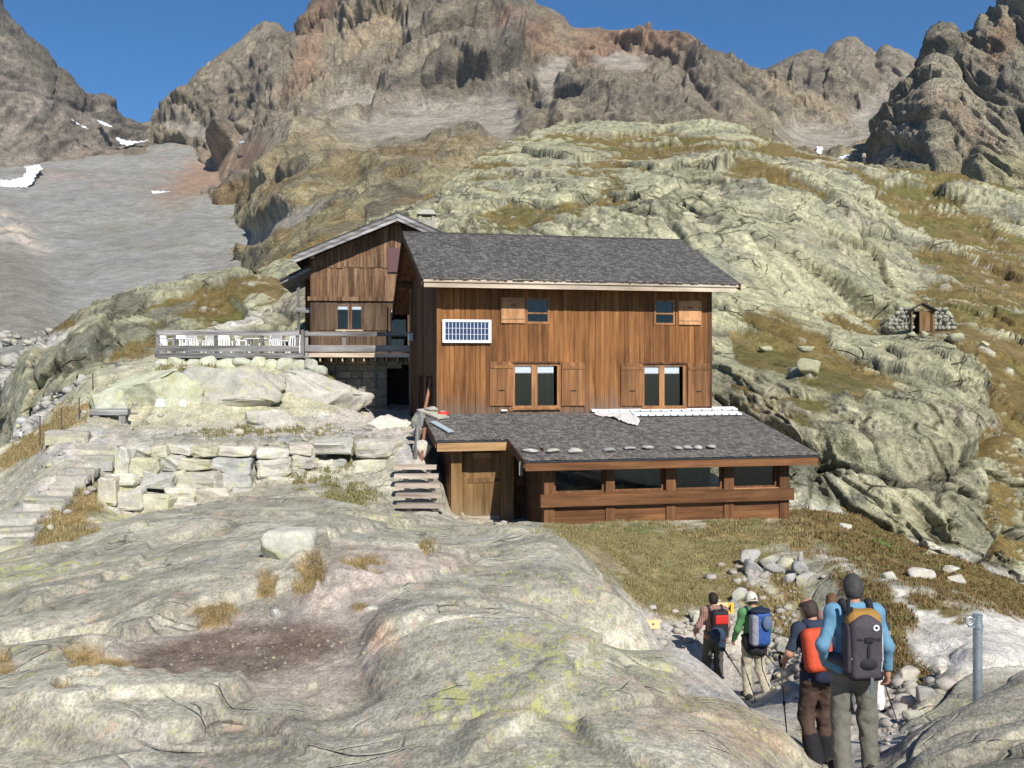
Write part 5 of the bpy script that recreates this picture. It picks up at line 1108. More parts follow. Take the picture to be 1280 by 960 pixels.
# retaining wall below the terrace path
base_w = Vector(W(300, 640, 28.0))
rw = thing('retaining_wall', 'dry stone retaining wall of big pale blocks below the terrace path', 'wall', base_w)
WS = [(160, 571, 199, 599), (201, 566, 230, 589), (224, 571, 265, 587), (267, 569, 322, 590), (321, 572, 367, 596), (367, 570, 396, 586), (150, 560, 165, 592), (142, 592, 175, 606), (180, 590, 217, 612), (230, 589, 280, 611), (280, 590, 317, 610), (127, 597, 150, 632), (147, 612, 182, 637), (169, 617, 220, 645), (207, 607, 246, 630), (247, 607, 292, 626), (293, 608, 316, 621), (220, 628, 270, 645), (127, 635, 154, 656), (179, 558, 212, 571), (212, 556, 242, 567), (242, 557, 276, 570), (275, 558, 322, 570), (321, 560, 361, 572), (370, 557, 395, 570), (168, 554, 190, 570), (322, 600, 339, 616), (336, 597, 372, 613), (382, 590, 436, 608), (437, 570, 486, 608), (446, 550, 496, 571), (397, 575, 417, 588), (416, 574, 433, 586), (394, 549, 440, 566), (479, 571, 498, 586), (465, 609, 497, 641), (361, 556, 392, 568), (481, 585, 494, 599), (150, 605, 168, 616), (217, 588, 232, 606), (265, 590, 282, 600), (300, 619, 330, 630), (367, 586, 384, 600), (154, 642, 176, 654), (262, 622, 300, 640), (398, 587, 420, 596), (425, 606, 470, 622), (370, 606, 400, 622), (400, 606, 428, 624), (334, 614, 372, 628)]
for (x0, y0, x1, y1) in WS:
    d = np.interp((x0 + x1) / 2, [130, 200, 300, 400, 490], [26.6, 27.4, 28.0, 28.5, 28.9]) + (645 - (y0 + y1) / 2) / 100 * 1.1
    block_stone('stone', M['stone'], rw, x0 - 1.0, y0 - 0.9, x1 + 1.0, y1 + 0.9, d, 0.8, base_w, int(x0 * 3 + y0), 0.24, 0.036)
# kerb stones on the terrace edge above
for (x0, y0, x1, y1), lb in (((221, 541, 245, 553), 'grey flat kerb stone, leftmost on the terrace path edge'), ((244, 545, 263, 553), 'square pale kerb stone beside the grey flat one'), ((266, 543, 282, 552), 'small pale kerb stone between the square one and the upright one'), ((291, 536, 305, 551), 'upright pale kerb stone on the terrace path edge')):
    o = px_rock('kerb_stone', M['stone'], None, x0, y0, x1, y1, 31.4, 0.8, boxy=0.7); tag(o, lb, 'stone', 'kerb stones on the terrace path')
# boulders edging the terrace
base_t = Vector(W(300, 465, 37.3))
tw = thing('terrace_wall', 'row of rounded lichen-green boulders holding up the terrace', 'wall', base_t)
for (x0, y0, x1, y1) in [(194, 449, 211, 463), (209, 447, 233, 467), (232, 449, 251, 463), (249, 445, 271, 462), (271, 448, 296, 463), (292, 447, 314, 460), (313, 446, 332, 463), (331, 449, 348, 465), (346, 448, 368, 467), (366, 450, 382, 469), (379, 449, 397, 465), (393, 457, 409, 471), (236, 464, 250, 472)]:
    px_rock('stone', M['stone_green'], tw, x0, y0, x1, y1, 37.1, 0.9, base_t, boxy=0.75, rough=0.05, deep=(0.6, 0.95))

# ------------------------------------------------------------------ bluff slabs (the big tilted blocks under the terrace)
slabs = [((222, 460, 356, 540), 35.2, 'broad tilted pale slab below the terrace railing', 0.55), ((136, 462, 252, 542), 34.2, 'lichen-green boulder carrying the two pale plaques', 0.55), ((330, 464, 466, 534), 36.6, 'white streaked rock bulge below the balcony end', 0.5), ((300, 512, 372, 545), 33.6, 'broken pale rock at the foot of the bluff', 0.5), ((112, 486, 160, 536), 32.6, 'green lichen boulder under the plank bench', 0.6), ((455, 519, 515, 560), 33.2, 'smooth orange-pale slab beside the stone stairs head', 0.4)]
for (r, d, lb, dp) in slabs:
    o = px_rock('boulder', M['stone_green'] if 'green' in lb else M['stone'], None, *r, d, dp, boxy=0.6, sub=5, cuts=30, rough=0.10, deep=(0.42, 0.85)); tag(o, lb, 'boulder')

# ------------------------------------------------------------------ terrace deck, railing, bench planks
TF = Frame(195, 38.0, 3.0, 0.12)
tdk = TF.root('terrace', 'grey plank terrace deck with white plastic chairs on it', 'terrace')
tu = lambda px: TF.uz(px, 430, 0)[0]; tz = lambda py: TF.uz(290, py, 0)[1]
for i in range(16): box('deck_board', M['grey'], tdk, 0.0, tu(388), 0.06 + i * 0.3, 0.06 + (i + 1) * 0.3 - 0.012, tz(446) - 0.06, tz(446))
tr = TF.root('terrace_railing', 'grey weathered plank railing along the front of the terrace', 'railing')
box('bottom_beam', M['grey'], tr, tu(194), tu(379), -0.10, -0.02, tz(447.5), tz(441))
box('mid_rail', M['grey'], tr, tu(197), tu(374), -0.045, -0.005, tz(439.5), tz(432))
box('top_rail', M['grey'], tr, tu(197), tu(374), -0.045, -0.005, tz(419.5), tz(413))
for px in (196.5, 217, 269.5, 327, 371.5, 378):
    a = tu(px); box('post', M['grey_v'], tr, a - 0.06, a + 0.06, -0.0, 0.10, tz(447.3), tz(412))
# ------------------------------------------------------------------ white garden chairs and tables
M['plastic'] = plain('white_plastic', (0.80, 0.80, 0.80), 0.4)
def make_chair():
    t = thing('garden_chair', 'x', 'chair', group='white plastic chairs on the terrace')
    box('seat', M['plastic'], t, -0.23, 0.23, -0.22, 0.22, 0.40, 0.44)
    for sx in (-0.22, 0.18):
        for sy in (-0.22, 0.18): box('leg', M['plastic'], t, sx, sx + 0.045, sy, sy + 0.045, 0.0, 0.40)
    hexa('backrest', M['plastic'], t, [(-0.24, 0.20, 0.74), (0.24, 0.20, 0.74), (0.24, 0.24, 0.74), (-0.24, 0.24, 0.74), (-0.20, 0.26, 0.88), (0.20, 0.26, 0.88), (0.20, 0.30, 0.88), (-0.20, 0.30, 0.88)])
    for k in range(5):
        a = -0.22 + k * 0.098; hexa('back_slat', M['plastic'], t, [(a, 0.17, 0.44), (a + 0.05, 0.17, 0.44), (a + 0.05, 0.20, 0.44), (a, 0.20, 0.44), (a, 0.21, 0.74), (a + 0.05, 0.21, 0.74), (a + 0.05, 0.235, 0.74), (a, 0.235, 0.74)])
    for sx in (-0.28, 0.235):
        box('armrest', M['plastic'], t, sx, sx + 0.045, -0.2, 0.22, 0.62, 0.65); box('arm_support', M['plastic'], t, sx, sx + 0.04, -0.2, -0.16, 0.42, 0.62)
    return t
def copy_tree(o):
    c_ = o.copy(); COL.objects.link(c_)
    for ch0 in o.children:
        d_ = ch0.copy(); COL.objects.link(d_); d_.parent = c_
    return c_
chz = tz(446)
spots = [(209, 1.3, 1.2, 'white chair at the railing\'s far left end, turned sideways'), (243, 1.1, 2.9, 'white chair just right of the left table'), (258, 1.6, -2.2, 'white chair behind the third railing post'), (281, 2.2, 0.4, 'lone white chair in the gap at mid terrace'), (304, 1.0, 1.5, 'white chair left of the right-hand table'), (333, 1.5, -1.7, 'white chair behind the fourth railing post'), (351, 1.1, 2.6, 'white chair facing the hill right of the right-hand table'), (366, 1.7, -2.6, 'white chair nearest the balcony corner'), (225, 2.6, 0.3, 'white chair behind the left table')]
ch0_ = make_chair()
for i, (px, v_, rz, lb) in enumerate(spots):
    o = ch0_ if i == 0 else copy_tree(ch0_)
    TF.put_at(o, TF.uz(px, 430, v_)[0], v_, chz, rz); o['label'] = lb
def cyl(name, mat, parent, r, z0, z1, n=14, r2=None, loc=(0, 0)):
    r2 = r if r2 is None else r2; V = []
    for (zz_, rr) in ((z0, r), (z1, r2)): V += [(loc[0] + rr * math.cos(2 * math.pi * k / n), loc[1] + rr * math.sin(2 * math.pi * k / n), zz_) for k in range(n)]
    me = bpy.data.meshes.new(name); me.from_pydata(V, [], [tuple(reversed(range(n))), tuple(range(n, 2 * n))] + [(k, (k + 1) % n, n + (k + 1) % n, n + k) for k in range(n)]); me.update()
    return put(name, me, mat, parent)
for px, v_, lb in ((226, 1.5, 'round white plastic table at the left of the terrace'), (320, 1.2, 'round white plastic table at the right of the terrace')):
    t = thing('garden_table', lb, 'table', group='white plastic tables on the terrace'); TF.put_at(t, TF.uz(px, 430, v_)[0], v_, chz)
    cyl('table_top', M['plastic'], t, 0.5, 0.69, 0.72, 20)
    for k in range(4): cyl('leg', M['plastic'], t, 0.03, 0.0, 0.69, 6, 0.035, (0.3 * math.cos(k * 1.57 + 0.7), 0.3 * math.sin(k * 1.57 + 0.7)))
def plank_thing(name, mat, px0, py0, px1, py1, d, thick, depth, label, cat, rz=0.0, tilt=0.0):
    w, h = (px1 - px0) / FPX * d, (py1 - py0) / FPX * d; p = W((px0 + px1) / 2, (py0 + py1) / 2, d)
    o = boxes(name, mat, None, [(-w / 2, w / 2, -depth / 2, depth / 2, -h / 2, h / 2)]); o.location = p; o.rotation_euler = (tilt, 0, rz); return tag(o, label, cat)
plank_thing('plank_bench', M['grey'], 115, 511, 161, 518.5, 32.0, 0.1, 0.35, 'grey plank bench resting on the green boulder left of the plaques', 'bench', 0.06)
tb = thing('timber_trough', 'grey timber trough at the left end of the terrace railing', 'trough', W(171, 468, 37.5))
box('side', M['grey'], tb, -0.70, 0.70, -0.2, -0.15, 0.05, 0.36); box('side', M['grey'], tb, -0.70, 0.70, 0.3, 0.35, 0.05, 0.36); box('end', M['grey_v'], tb, -0.75, -0.70, -0.2, 0.35, 0.0, 0.38); box('end', M['grey_v'], tb, 0.70, 0.75, -0.2, 0.35, 0.0, 0.38); box('rim', M['step'], tb, -0.1, 0.72, -0.23, -0.14, 0.365, 0.40); box('bottom', M['grey'], tb, -0.70, 0.70, -0.15, 0.30, 0.05, 0.09)
M['plaque'] = plain('pale_green_plaque', (0.52, 0.66, 0.60), 0.5, noise=0.06, nscale=40)
for (x0, x1, lb) in ((194, 208, 'left one of two pale green plaques on the boulder'), (221, 234, 'right one of two pale green plaques on the boulder')):
    d = 32.6; w, h = (x1 - x0) / FPX * d, 10 / FPX * d
    o = hexa('plaque', M['plaque'], None, [(-w / 2, 0.0, -h / 2), (w / 2, 0.0, -h / 2), (w / 2, 0.035, -h / 2), (-w / 2, 0.035, -h / 2), (-w * 0.36, 0.0, h / 2), (w * 0.36, 0.0, h / 2), (w * 0.36, 0.035, h / 2), (-w * 0.36, 0.035, h / 2)])
    o.location = W((x0 + x1) / 2, 503.5, d); o.rotation_euler = (math.radians(-24), 0, 0); tag(o, lb, 'plaque', 'plaques on the boulder')

# ------------------------------------------------------------------ wooden steps up to the terrace
T0, T1 = Vector(W(526, 632, 25.9)), Vector(W(519, 584, 28.1))
st = thing('wooden_steps', 'open wooden steps of five pale treads beside the annex door', 'steps', T0)
for k in range(5):
    t_ = k / 4; p = T0.lerp(T1, t_) - T0; w = (1.21 - 0.04 * t_) / 2
    box('tread', M['step'], st, p.x - w, p.x + w, p.y - 0.15, p.y + 0.15, p.z - 0.05, p.z + 0.06)
dv_ = T1 - T0
for sx in (-0.36, 0.30):
    for k in range(5):
        p = dv_ * (k / 4); box('riser_block', M['step'], st, p.x + sx, p.x + sx + 0.14, p.y - 0.02, p.y + 0.12, p.z - 0.05 - (0.35 if k == 0 else dv_.z / 4 - 0.10), p.z - 0.052)
pt = plank_thing('path_board', M['step'], 497, 550.5, 538, 555, 31.0, 0.1, 0.12, 'pale board across the path above the wooden steps', 'board')
# stone steps on the left path
M['step_stone'] = stone_mat('step_stone', [(0.34, 0.315, 0.27), (0.30, 0.285, 0.25), (0.38, 0.345, 0.29)])
SP = [((0, 687, 42, 697), 23.0), ((-8, 672, 52, 681), 23.9), ((-5, 655, 58, 664), 24.8), ((34, 642, 86, 652), 25.4), ((62, 628, 96, 636), 26.2), ((70, 615, 112, 623), 26.9), ((84, 603, 122, 610), 27.5), ((112, 594, 140, 600), 27.9), ((98, 579, 150, 588), 28.6), ((96, 568, 150, 575), 29.2), ((60, 556, 112, 563), 29.8)]
nm = ['lowest', 'second', 'third', 'fourth', 'fifth', 'sixth', 'seventh', 'eighth', 'ninth', 'tenth', 'topmost']
for k, ((x0, y0, x1, y1), d) in enumerate(SP):
    o = block_stone('stone_step', M['step_stone'], None, x0, y0 - 3, x1, y1 + 3, d, 0.45, (0, 0, 0), k + 40, 0.10); o.location.z = on_ground((x0 + x1) / 2, d - 0.1).z + 0.10; boxes('riser', M['stone'], o, [(-(x1 - x0) / FPX * d * 0.46, (x1 - x0) / FPX * d * 0.46, -(x1 - x0) / FPX * d * 0.225 - 0.05, -(x1 - x0) / FPX * d * 0.225 + 0.02, -0.26, 0.0)]); tag(o, nm[k] + ' flat stone step from the bottom of the left path', 'step', 'stone steps of the left path')
# thin fence posts beside that path
fp_m = plain('rusty_rod', (0.10, 0.075, 0.06), 0.8)
for k, (px, y0, y1, d, lb) in enumerate([(50, 520, 548, 30.0, 'thin rusty rod nearest the photo\'s left edge beside the path'), (77, 510, 533, 31.0, 'thin rusty rod second from the left beside the path'), (99, 497, 515, 32.0, 'thin rusty rod below the plank bench level on the path bend'), (116, 466, 498, 34.0, 'thin rusty rod standing behind the plank bench')]):
    o = cyl('fence_rod', fp_m, None, 0.022, 0, (y1 - y0) / FPX * d + 0.25, 6); o.location = Vector(W(px, y1, d)) - Vector((0, 0, 0.25)); tag(o, lb, 'rod', 'rods beside the left path')

# ------------------------------------------------------------------ loose things on the annex roof
def on_roof(px, py):
    lo, hi = -5.2, 0.2
    for _ in range(40):
        m_ = (lo + hi) / 2
        if AF.uz(px, py, m_)[1] > aroof_z(m_): lo = m_
        else: hi = m_
    u_, z_ = AF.uz(px, py, m_); return u_, m_, z_
asl = math.atan2(AT - AEZ, -AE)
for (x0, y0, x1, y1, lb) in [(652, 560, 673, 567, 'flat pale slate on the annex eave, nearest its left corner'), (681, 560, 700, 567, 'beige flat stone second along the annex eave'), (709, 559, 730, 567, 'blue-grey flat stone third along the annex eave'), (753, 559, 771, 566, 'whitish stone fourth along the annex eave'), (779, 558, 794, 563, 'cream stone fifth along the annex eave'), (802, 556, 817, 563, 'grey-blue rounded stone sixth along the annex eave'), (841, 557, 853, 563, 'dark stone seventh along the annex eave, left of the triplet'), (853, 556, 866, 563, 'grey stone eighth along the annex eave'), (866, 556, 878, 563, 'dull stone ninth along the annex eave'), (883, 555, 896, 562, 'pale stone last along the annex eave to the right'), (724, 507, 731, 514, 'small upright white stone on the annex roof against the hut wall')]:
    u_, v_, z_ = on_roof((x0 + x1) / 2, y1 - 1); w = (x1 - x0) / FPX * 28; h = (y1 - y0) / FPX * 28
    _rk[0] += 1; o = rock('roof_stone', M['stone_grey'], None, (0, 0, 0), (w, min(w, 0.32), h * 0.8), _rk[0] * 3, 0, 2, 0.5)
    AF.put_at(o, u_, v_, z_ + h * 0.40); tag(o, lb, 'stone', 'stones weighing down the annex roof')
def roof_board(name, mat, px, py, w, l, th, rz, label, cat, lift=0.05):
    u_, v_, z_ = on_roof(px, py); o = boxes(name, mat, None, [(-w / 2, w / 2, -l / 2, l / 2, 0, th)])
    o.matrix_world = Matrix.Translation(AF.world(u_, v_, z_ + lift)) @ Matrix.Rotation(AF.t, 4, 'Z') @ Matrix.Rotation(asl, 4, 'X') @ Matrix.Rotation(rz, 4, 'Z'); return tag(o, label, cat)
roof_board('loose_slab', M['stone'], 541, 520, 0.40, 1.2, 0.05, 0.42, 'pale orange flat slab on the annex roof\'s left verge', 'slab')
roof_board('loose_board', plain('bluish_board', (0.36, 0.42, 0.46), 0.6, noise=0.15), 552, 536, 0.20, 1.25, 0.03, 0.28, 'bluish grey board lying on the annex roof\'s left verge', 'board')
roof_board('loose_board', M['step'], 573, 514.5, 1.35, 0.08, 0.05, 0.0, 'long thin pale batten on the annex roof below the left hut corner', 'board')
roof_board('loose_board', M['white'], 626, 513, 0.20, 0.65, 0.03, 0.15, 'short white board on the annex roof below the left window', 'board')
roof_board('loose_board', M['shutter_pale'], 636, 513, 0.18, 0.6, 0.03, 0.3, 'short pinkish board beside the white board on the annex roof', 'board')
u_, v_, z_ = on_roof(554, 521)
rb_ = thing('red_bag', 'crumpled red and white bag on the annex roof\'s left end', 'bag'); AF.put_at(rb_, u_, v_, z_ + 0.03)
P_, Fc_ = rock_verts(91, 0.34, 0.26, 0.14, 2, 0.3, 8, 0.12); o = put('bag', np_mesh('bag', P_ + np.array([0, 0, 0.07]), Fc_, True), M['red'], rb_)
box('patch', M['white'], rb_, -0.08, 0.06, -0.02, 0.06, 0.135, 0.145)
M['sheet'] = plain('grey_white_sheet', (0.58, 0.56, 0.55), 0.6, noise=0.15, nscale=6)
for (a, b_, py, lb) in ((737, 921, 515.0, 'upper white perforated strip lying along the top of the annex roof'), (790, 926, 520.5, 'lower white perforated strip lying on the annex roof')):
    u0_, v0_, z0_ = on_roof(a, py); u1_, v1_, z1_ = on_roof(b_, py)
    t = thing('metal_strip', lb, 'strip', group='white strips on the annex roof'); AF.put_at(t, u0_, (v0_ + v1_) / 2, aroof_z((v0_ + v1_) / 2) + 0.07); t.rotation_euler.x = asl
    box('strip', M['white'], t, 0, u1_ - u0_, -0.17, 0.17, 0, 0.05)
    for k in range(14): box('hole', M['iron'], t, 0.2 + k * (u1_ - u0_ - 0.4) / 13 - 0.02, 0.2 + k * (u1_ - u0_ - 0.4) / 13 + 0.02, -0.182, -0.171, 0.01, 0.04)
# crumpled sheet
ns = 26; uu = np.linspace(0, 1, ns); UU, VV = np.meshgrid(uu, uu)
c00, c10, c01, c11 = [np.array(on_roof(*p)) for p in ((736, 512.0), (794, 511.0), (752, 523), (800, 535.5))]
Ug = (c00[0] * (1 - UU) + c10[0] * UU) * (1 - VV) + (c01[0] * (1 - UU) + c11[0] * UU) * VV + 0.08 * np.sin(VV * 7 + UU * 3); Vg = (c00[1] * (1 - UU) + c10[1] * UU) * (1 - VV) + (c01[1] * (1 - UU) + c11[1] * UU) * VV + 0.12 * np.sin(UU * 8)
hgt = 0.05 + 0.06 * np.abs(fbm(np.stack([UU * 5, VV * 5, UU * 0], -1), 3)) * 3 * np.sin(np.pi * UU) ** 0.5
Sh = np.stack([Ug, Vg, aroof_z(Vg) + hgt], -1)
Shw = np.array([tuple(AF.world(*p)) for p in Sh.reshape(-1, 3)]); ctr = Shw.mean(0)
o = put('plastic_sheet', np_mesh('plastic_sheet', Shw - ctr, grid_faces(ns, ns)), M['sheet'], label='crumpled whitish plastic sheet on the middle of the annex roof', cat='sheet'); o.location = ctr
sm = o.modifiers.new('thickness', 'SOLIDIFY'); sm.thickness = 0.01

# pile of stones and timber at the annex's left verge
for k, (x0, y0, x1, y1, d, lb) in enumerate([(514, 512, 534, 535, 30.6, 'dark broken stone against the hut\'s left front corner'), (515, 532, 531, 552, 30.0, 'grey splintered stone below the dark broken one'), (516, 550, 540, 572, 29.4, 'pale blocky stone at the head of the wooden steps'), (530, 508, 548, 514, 31.0, 'grey flat stone on the annex roof corner')]):
    o = px_rock('loose_stone', M['masonry'] if k < 2 else M['stone'], None, x0, y0, x1, y1, d, 0.8, boxy=0.7, deep=(0.4, 0.75)); tag(o, lb, 'stone')
M['redwood'] = wood('reddish_pole', (0.14, 0.055, 0.03), (0.25, 0.105, 0.06), (0.33, 0.16, 0.10), 'z', 1.0, 0.8, 0.1)
def pole_between(name, mat, A, B, r, label, cat, n=8, r2=None):
    A, B = Vector(A), Vector(B); o = cyl(name, mat, None, r, 0, (B - A).length, n, r2); o.location = A; o.rotation_euler = (B - A).to_track_quat('Z', 'Y').to_euler(); return tag(o, label, cat)
pole_between('timber_pole', M['redwood'], W(531, 513, 31.2), W(539, 474, 32.2), 0.05, 'reddish pole leaning on the dark gable of the hut', 'pole')
pole_between('timber_pole', M['redwood'], W(525, 586, 28.9), W(531, 535, 29.7), 0.05, 'short reddish timber leaning at the annex\'s left verge', 'pole')
pole_between('timber_pole', M['grey_v'], W(519, 575, 29.0), W(522, 532, 29.8), 0.06, 'grey timber leaning beside the short reddish one', 'pole')
# porch slab
pp = AF.world(1.2, -2.9, 0)
ps_ = boxes('porch_slab', M['stone_grey'], None, [(-1.25, 1.35, -0.75, 0.85, -0.35, 0.0)]); ps_.location = (pp.x, pp.y, -4.25 - 0.16); ps_.rotation_euler = (0, 0, AF.t); tag(ps_, 'pale grey stone slab in front of the annex door', 'slab')

# ------------------------------------------------------------------ hillside things
hpxD, hpyD = to_px(HD)
def on_hill(px, py):
    m = (np.abs(hpxD - px) < 3) & (np.abs(hpyD - py) < 3)
    i = np.where(m.ravel())[0]; j = i[np.argmin(HD[..., 1].ravel()[i])]; return Vector(HD.reshape(-1, 3)[j].tolist())
M['wallgrey'] = stone_mat('grey_wall_stone', [(0.26, 0.25, 0.21), (0.33, 0.32, 0.27), (0.22, 0.215, 0.19)])
M['hill_stone'] = stone_mat('hill_stone', [(0.36, 0.35, 0.23), (0.40, 0.385, 0.26), (0.33, 0.32, 0.23)])
oh = on_hill(1152, 413); dO = oh.y
OH = Frame(1139, dO, -18.0, (HOR - 413) / FPX * dO - 0.1)
out = OH.root('outhouse', 'tiny wooden outhouse with pitched roof and open door on the hillside', 'outhouse')
k = dO / FPX
wO = 27 * k; hE = 27 * k; hA = 36 * k
for (a, b_) in ((0.0, 0.09), (wO * 0.36, wO * 0.52), (wO - 0.1, wO)): box('post', M['porch'], out, a, b_, 0, 0.08, 0, hE - 0.05)
box('side_wall', M['plank_dark'], out, 0.0, 0.06, 0.09, 1.5, 0, hE); box('side_wall', M['plank_dark'], out, wO - 0.06, wO, 0.09, 1.5, 0, hE); box('rear_wall', M['plank_dark'], out, 0.06, wO - 0.06, 1.45, 1.5, 0, hE)
box('door', M['porch'], out, wO * 0.52, wO * 0.80, 0.02, 0.07, 0.03, hE - 0.1); box('plank', M['plank_dark'], out, wO * 0.80, wO - 0.1, 0.02, 0.07, 0.03, hE - 0.1)
for (ua, ub) in ((-0.15, wO * 0.5), (wO + 0.15, wO * 0.5)):
    hexa('roof', M['shingle2'], out, [(ua, -0.25, hE - 0.05), (ub, -0.25, hA - 0.05), (ub, 1.8, hA - 0.05), (ua, 1.8, hE - 0.05), (ua, -0.25, hE + 0.05), (ub, -0.25, hA + 0.05), (ub, 1.8, hA + 0.05), (ua, 1.8, hE + 0.05)])
for side, (xa, xb), lb in ((0, (1109, 1139), 'low dry stone wall left of the outhouse'), (1, (1166, 1192), 'low dry stone wall right of the outhouse')):
    bs = Vector(W((xa + xb) / 2, 412, dO + 0.3)); sw = thing('dry_stone_wall', lb, 'wall', bs, group='stone walls beside the outhouse')
    rr = random.Random(side + 3); y_ = 412
    while y_ > 388:
        x_ = xa + max(0, (404 - y_)) * (0.9 if side == 0 else 0)
        lim = xb - (max(0, 404 - y_) * 0.9 if side else 0)
        while x_ < lim:
            w_ = rr.uniform(4, 8); px_rock('stone', M['wallgrey'], sw, x_, y_ - 5, x_ + w_, y_ + 0.5, dO + 0.3 + rr.uniform(0, 0.25), 0.9, bs, sub=2, boxy=0.7); x_ += w_
        y_ -= 4.6
for (x0, y0, x1, y1, lb) in [(1000, 447, 1030, 469, 'rounded pale boulder alone on the grass slope right of the hut'), (1183, 415, 1203, 428, 'pale boulder right below the outhouse'), (1134, 414, 1152, 421, 'grey stone at the outhouse doorstep, left'), (1152, 414, 1165, 422, 'pale stone at the outhouse doorstep, right'), (1182, 387, 1195, 398, 'pale boulder uphill to the right of the outhouse'), (1226, 425, 1240, 434, 'small boulder on the grass well right of the outhouse'), (1000, 432, 1020, 440, 'flat stone just above the rounded boulder'), (948, 432, 966, 441, 'small rock on the grass ramp nearest the hut roof corner')]:
    p = on_hill((x0 + x1) / 2, y1 - 3); d = p.y; _rk[0] += 1
    o = rock('boulder', M['hill_stone'], None, p + Vector((0, 0.2, (y1 - y0) / FPX * d * 0.35)), ((x1 - x0) / FPX * d, (x1 - x0) / FPX * d * 0.8, (y1 - y0) / FPX * d * 1.1), _rk[0] * 5, 0.3, 3, 0.5, deep=(0.45, 0.85)); tag(o, lb, 'boulder', 'boulders on the hillside')

# ------------------------------------------------------------------ near boulders and rubble
NB = [(329, 706, 394, 738, 13.2, 'square lichen block standing in the dry grass of the foreground', M['stone_green']),
      (926, 684, 950, 700, 23.4, 'grey blocks heap, highest stone on the meadow edge', M['stone_grey']), (948, 690, 975, 706, 23.2, 'pale angular stone right of the highest one on the meadow edge', M['stone_grey']), (930, 700, 955, 722, 22.8, 'tawny angular stone in the meadow-edge heap', M['stone_grey']), (955, 706, 985, 722, 22.6, 'grey slab in the middle of the meadow-edge heap', M['stone_grey']), (970, 692, 998, 706, 23.0, 'flat pale slab bridging the small hollow', M['stone']), (997, 683, 1004, 704, 22.8, 'narrow upright slab at the right of the small hollow', M['stone_grey']), (990, 706, 1010, 728, 22.2, 'pale block stack below the upright slab, upper stone', M['stone_grey']), (978, 722, 996, 738, 21.8, 'grey stone below the block stack', M['stone_grey']), (934, 720, 946, 742, 22.0, 'long narrow stone in the gully of the heap', M['stone_grey']), (995, 726, 1016, 742, 21.6, 'pale rounded block lowest of the stack', M['stone_grey']),
      (862, 756, 886, 768, 20.0, 'flat white slab beside the red pack hiker\'s head', M['stone']), (866, 766, 880, 778, 19.8, 'small pale block under the flat white slab', M['stone']), (868, 780, 896, 796, 19.5, 'pale cube stone at the path edge behind the red pack hiker', M['stone']), (904, 742, 924, 756, 20.2, 'grey-white stone atop the path-side heap', M['stone_grey']), (915, 728, 934, 744, 20.8, 'long grey stone at the tail of the path-side heap', M['stone_grey']), (945, 752, 968, 768, 19.6, 'grey stone right of the white cap', M['stone_grey']), (968, 765, 985, 778, 18.6, 'pale stone right of the blue pack', M['stone_grey']), (972, 778, 992, 792, 18.2, 'grey stone on the gully bank above the pole handle', M['stone_grey']),
      (1118, 835, 1148, 862, 13.6, 'beige boulder right of the white trousers', M['stone']), (1132, 862, 1152, 880, 13.0, 'blue-grey boulder below the beige one at the path', M['stone_grey']), (1146, 872, 1170, 892, 12.6, 'whitish boulder at the foot of the pale slab', M['stone_grey']), (1128, 884, 1150, 902, 12.0, 'rounded stone near the trekking pole tip at right', M['stone_grey']), (1168, 878, 1188, 890, 13.4, 'light block under the pale slab face', M['stone']),
      (1136, 722, 1168, 740, 21.0, 'white pointed boulder in the heather slope', M['stone']), (1178, 700, 1198, 708, 25.0, 'small white stone high in the heather slope', M['stone']), (1156, 686, 1172, 692, 27.6, 'small white stone below the cliff foot', M['stone']), (1048, 656, 1064, 664, 27.6, 'pale stone in the heather nearest the annex', M['stone']), (1185, 715, 1206, 725, 23.5, 'flat white stone above the pale slab', M['stone']), (1104, 715, 1124, 728, 20.0, 'grey stone above the blue man\'s shoulder', M['stone_green']),
      (150, 868, 168, 878, 8.0, 'small dark stone at the front of the bare earth', M['stone_grey']), (338, 775, 352, 790, 10.6, 'bluish stone lying behind the bare earth', M['stone_grey']), (455, 765, 475, 772, 10.6, 'flat pale stone on the trodden ground', M['stone']), (382, 858, 396, 868, 8.2, 'pale chip at the right of the bare earth', M['stone'])]
for (x0, y0, x1, y1, d, lb, m_) in NB:
    p = on_ground((x0 + x1) / 2, d); w, h = (x1 - x0) / FPX * d, (y1 - y0) / FPX * d; _rk[0] += 1
    zc_ = (HOR - (y0 + y1) / 2) / FPX * d; zc_ = min(max(zc_, p.z + 0.15 * h), p.z + 0.5 * h)
    big = x1 - x0 > 60
    o = rock('boulder', m_, None, (p.x, d, zc_), (w * 1.05, w * 0.85, h * (1.5 if big else 1.15)), _rk[0] * 11, 0.1 if big else random.Random(_rk[0]).uniform(-0.4, 0.4), 4 if big else 3, 0.95 if big else 0.7, deep=(0.7, 1.0) if big else (0.40, 0.80)); tag(o, lb, 'boulder', 'loose boulders near the path')
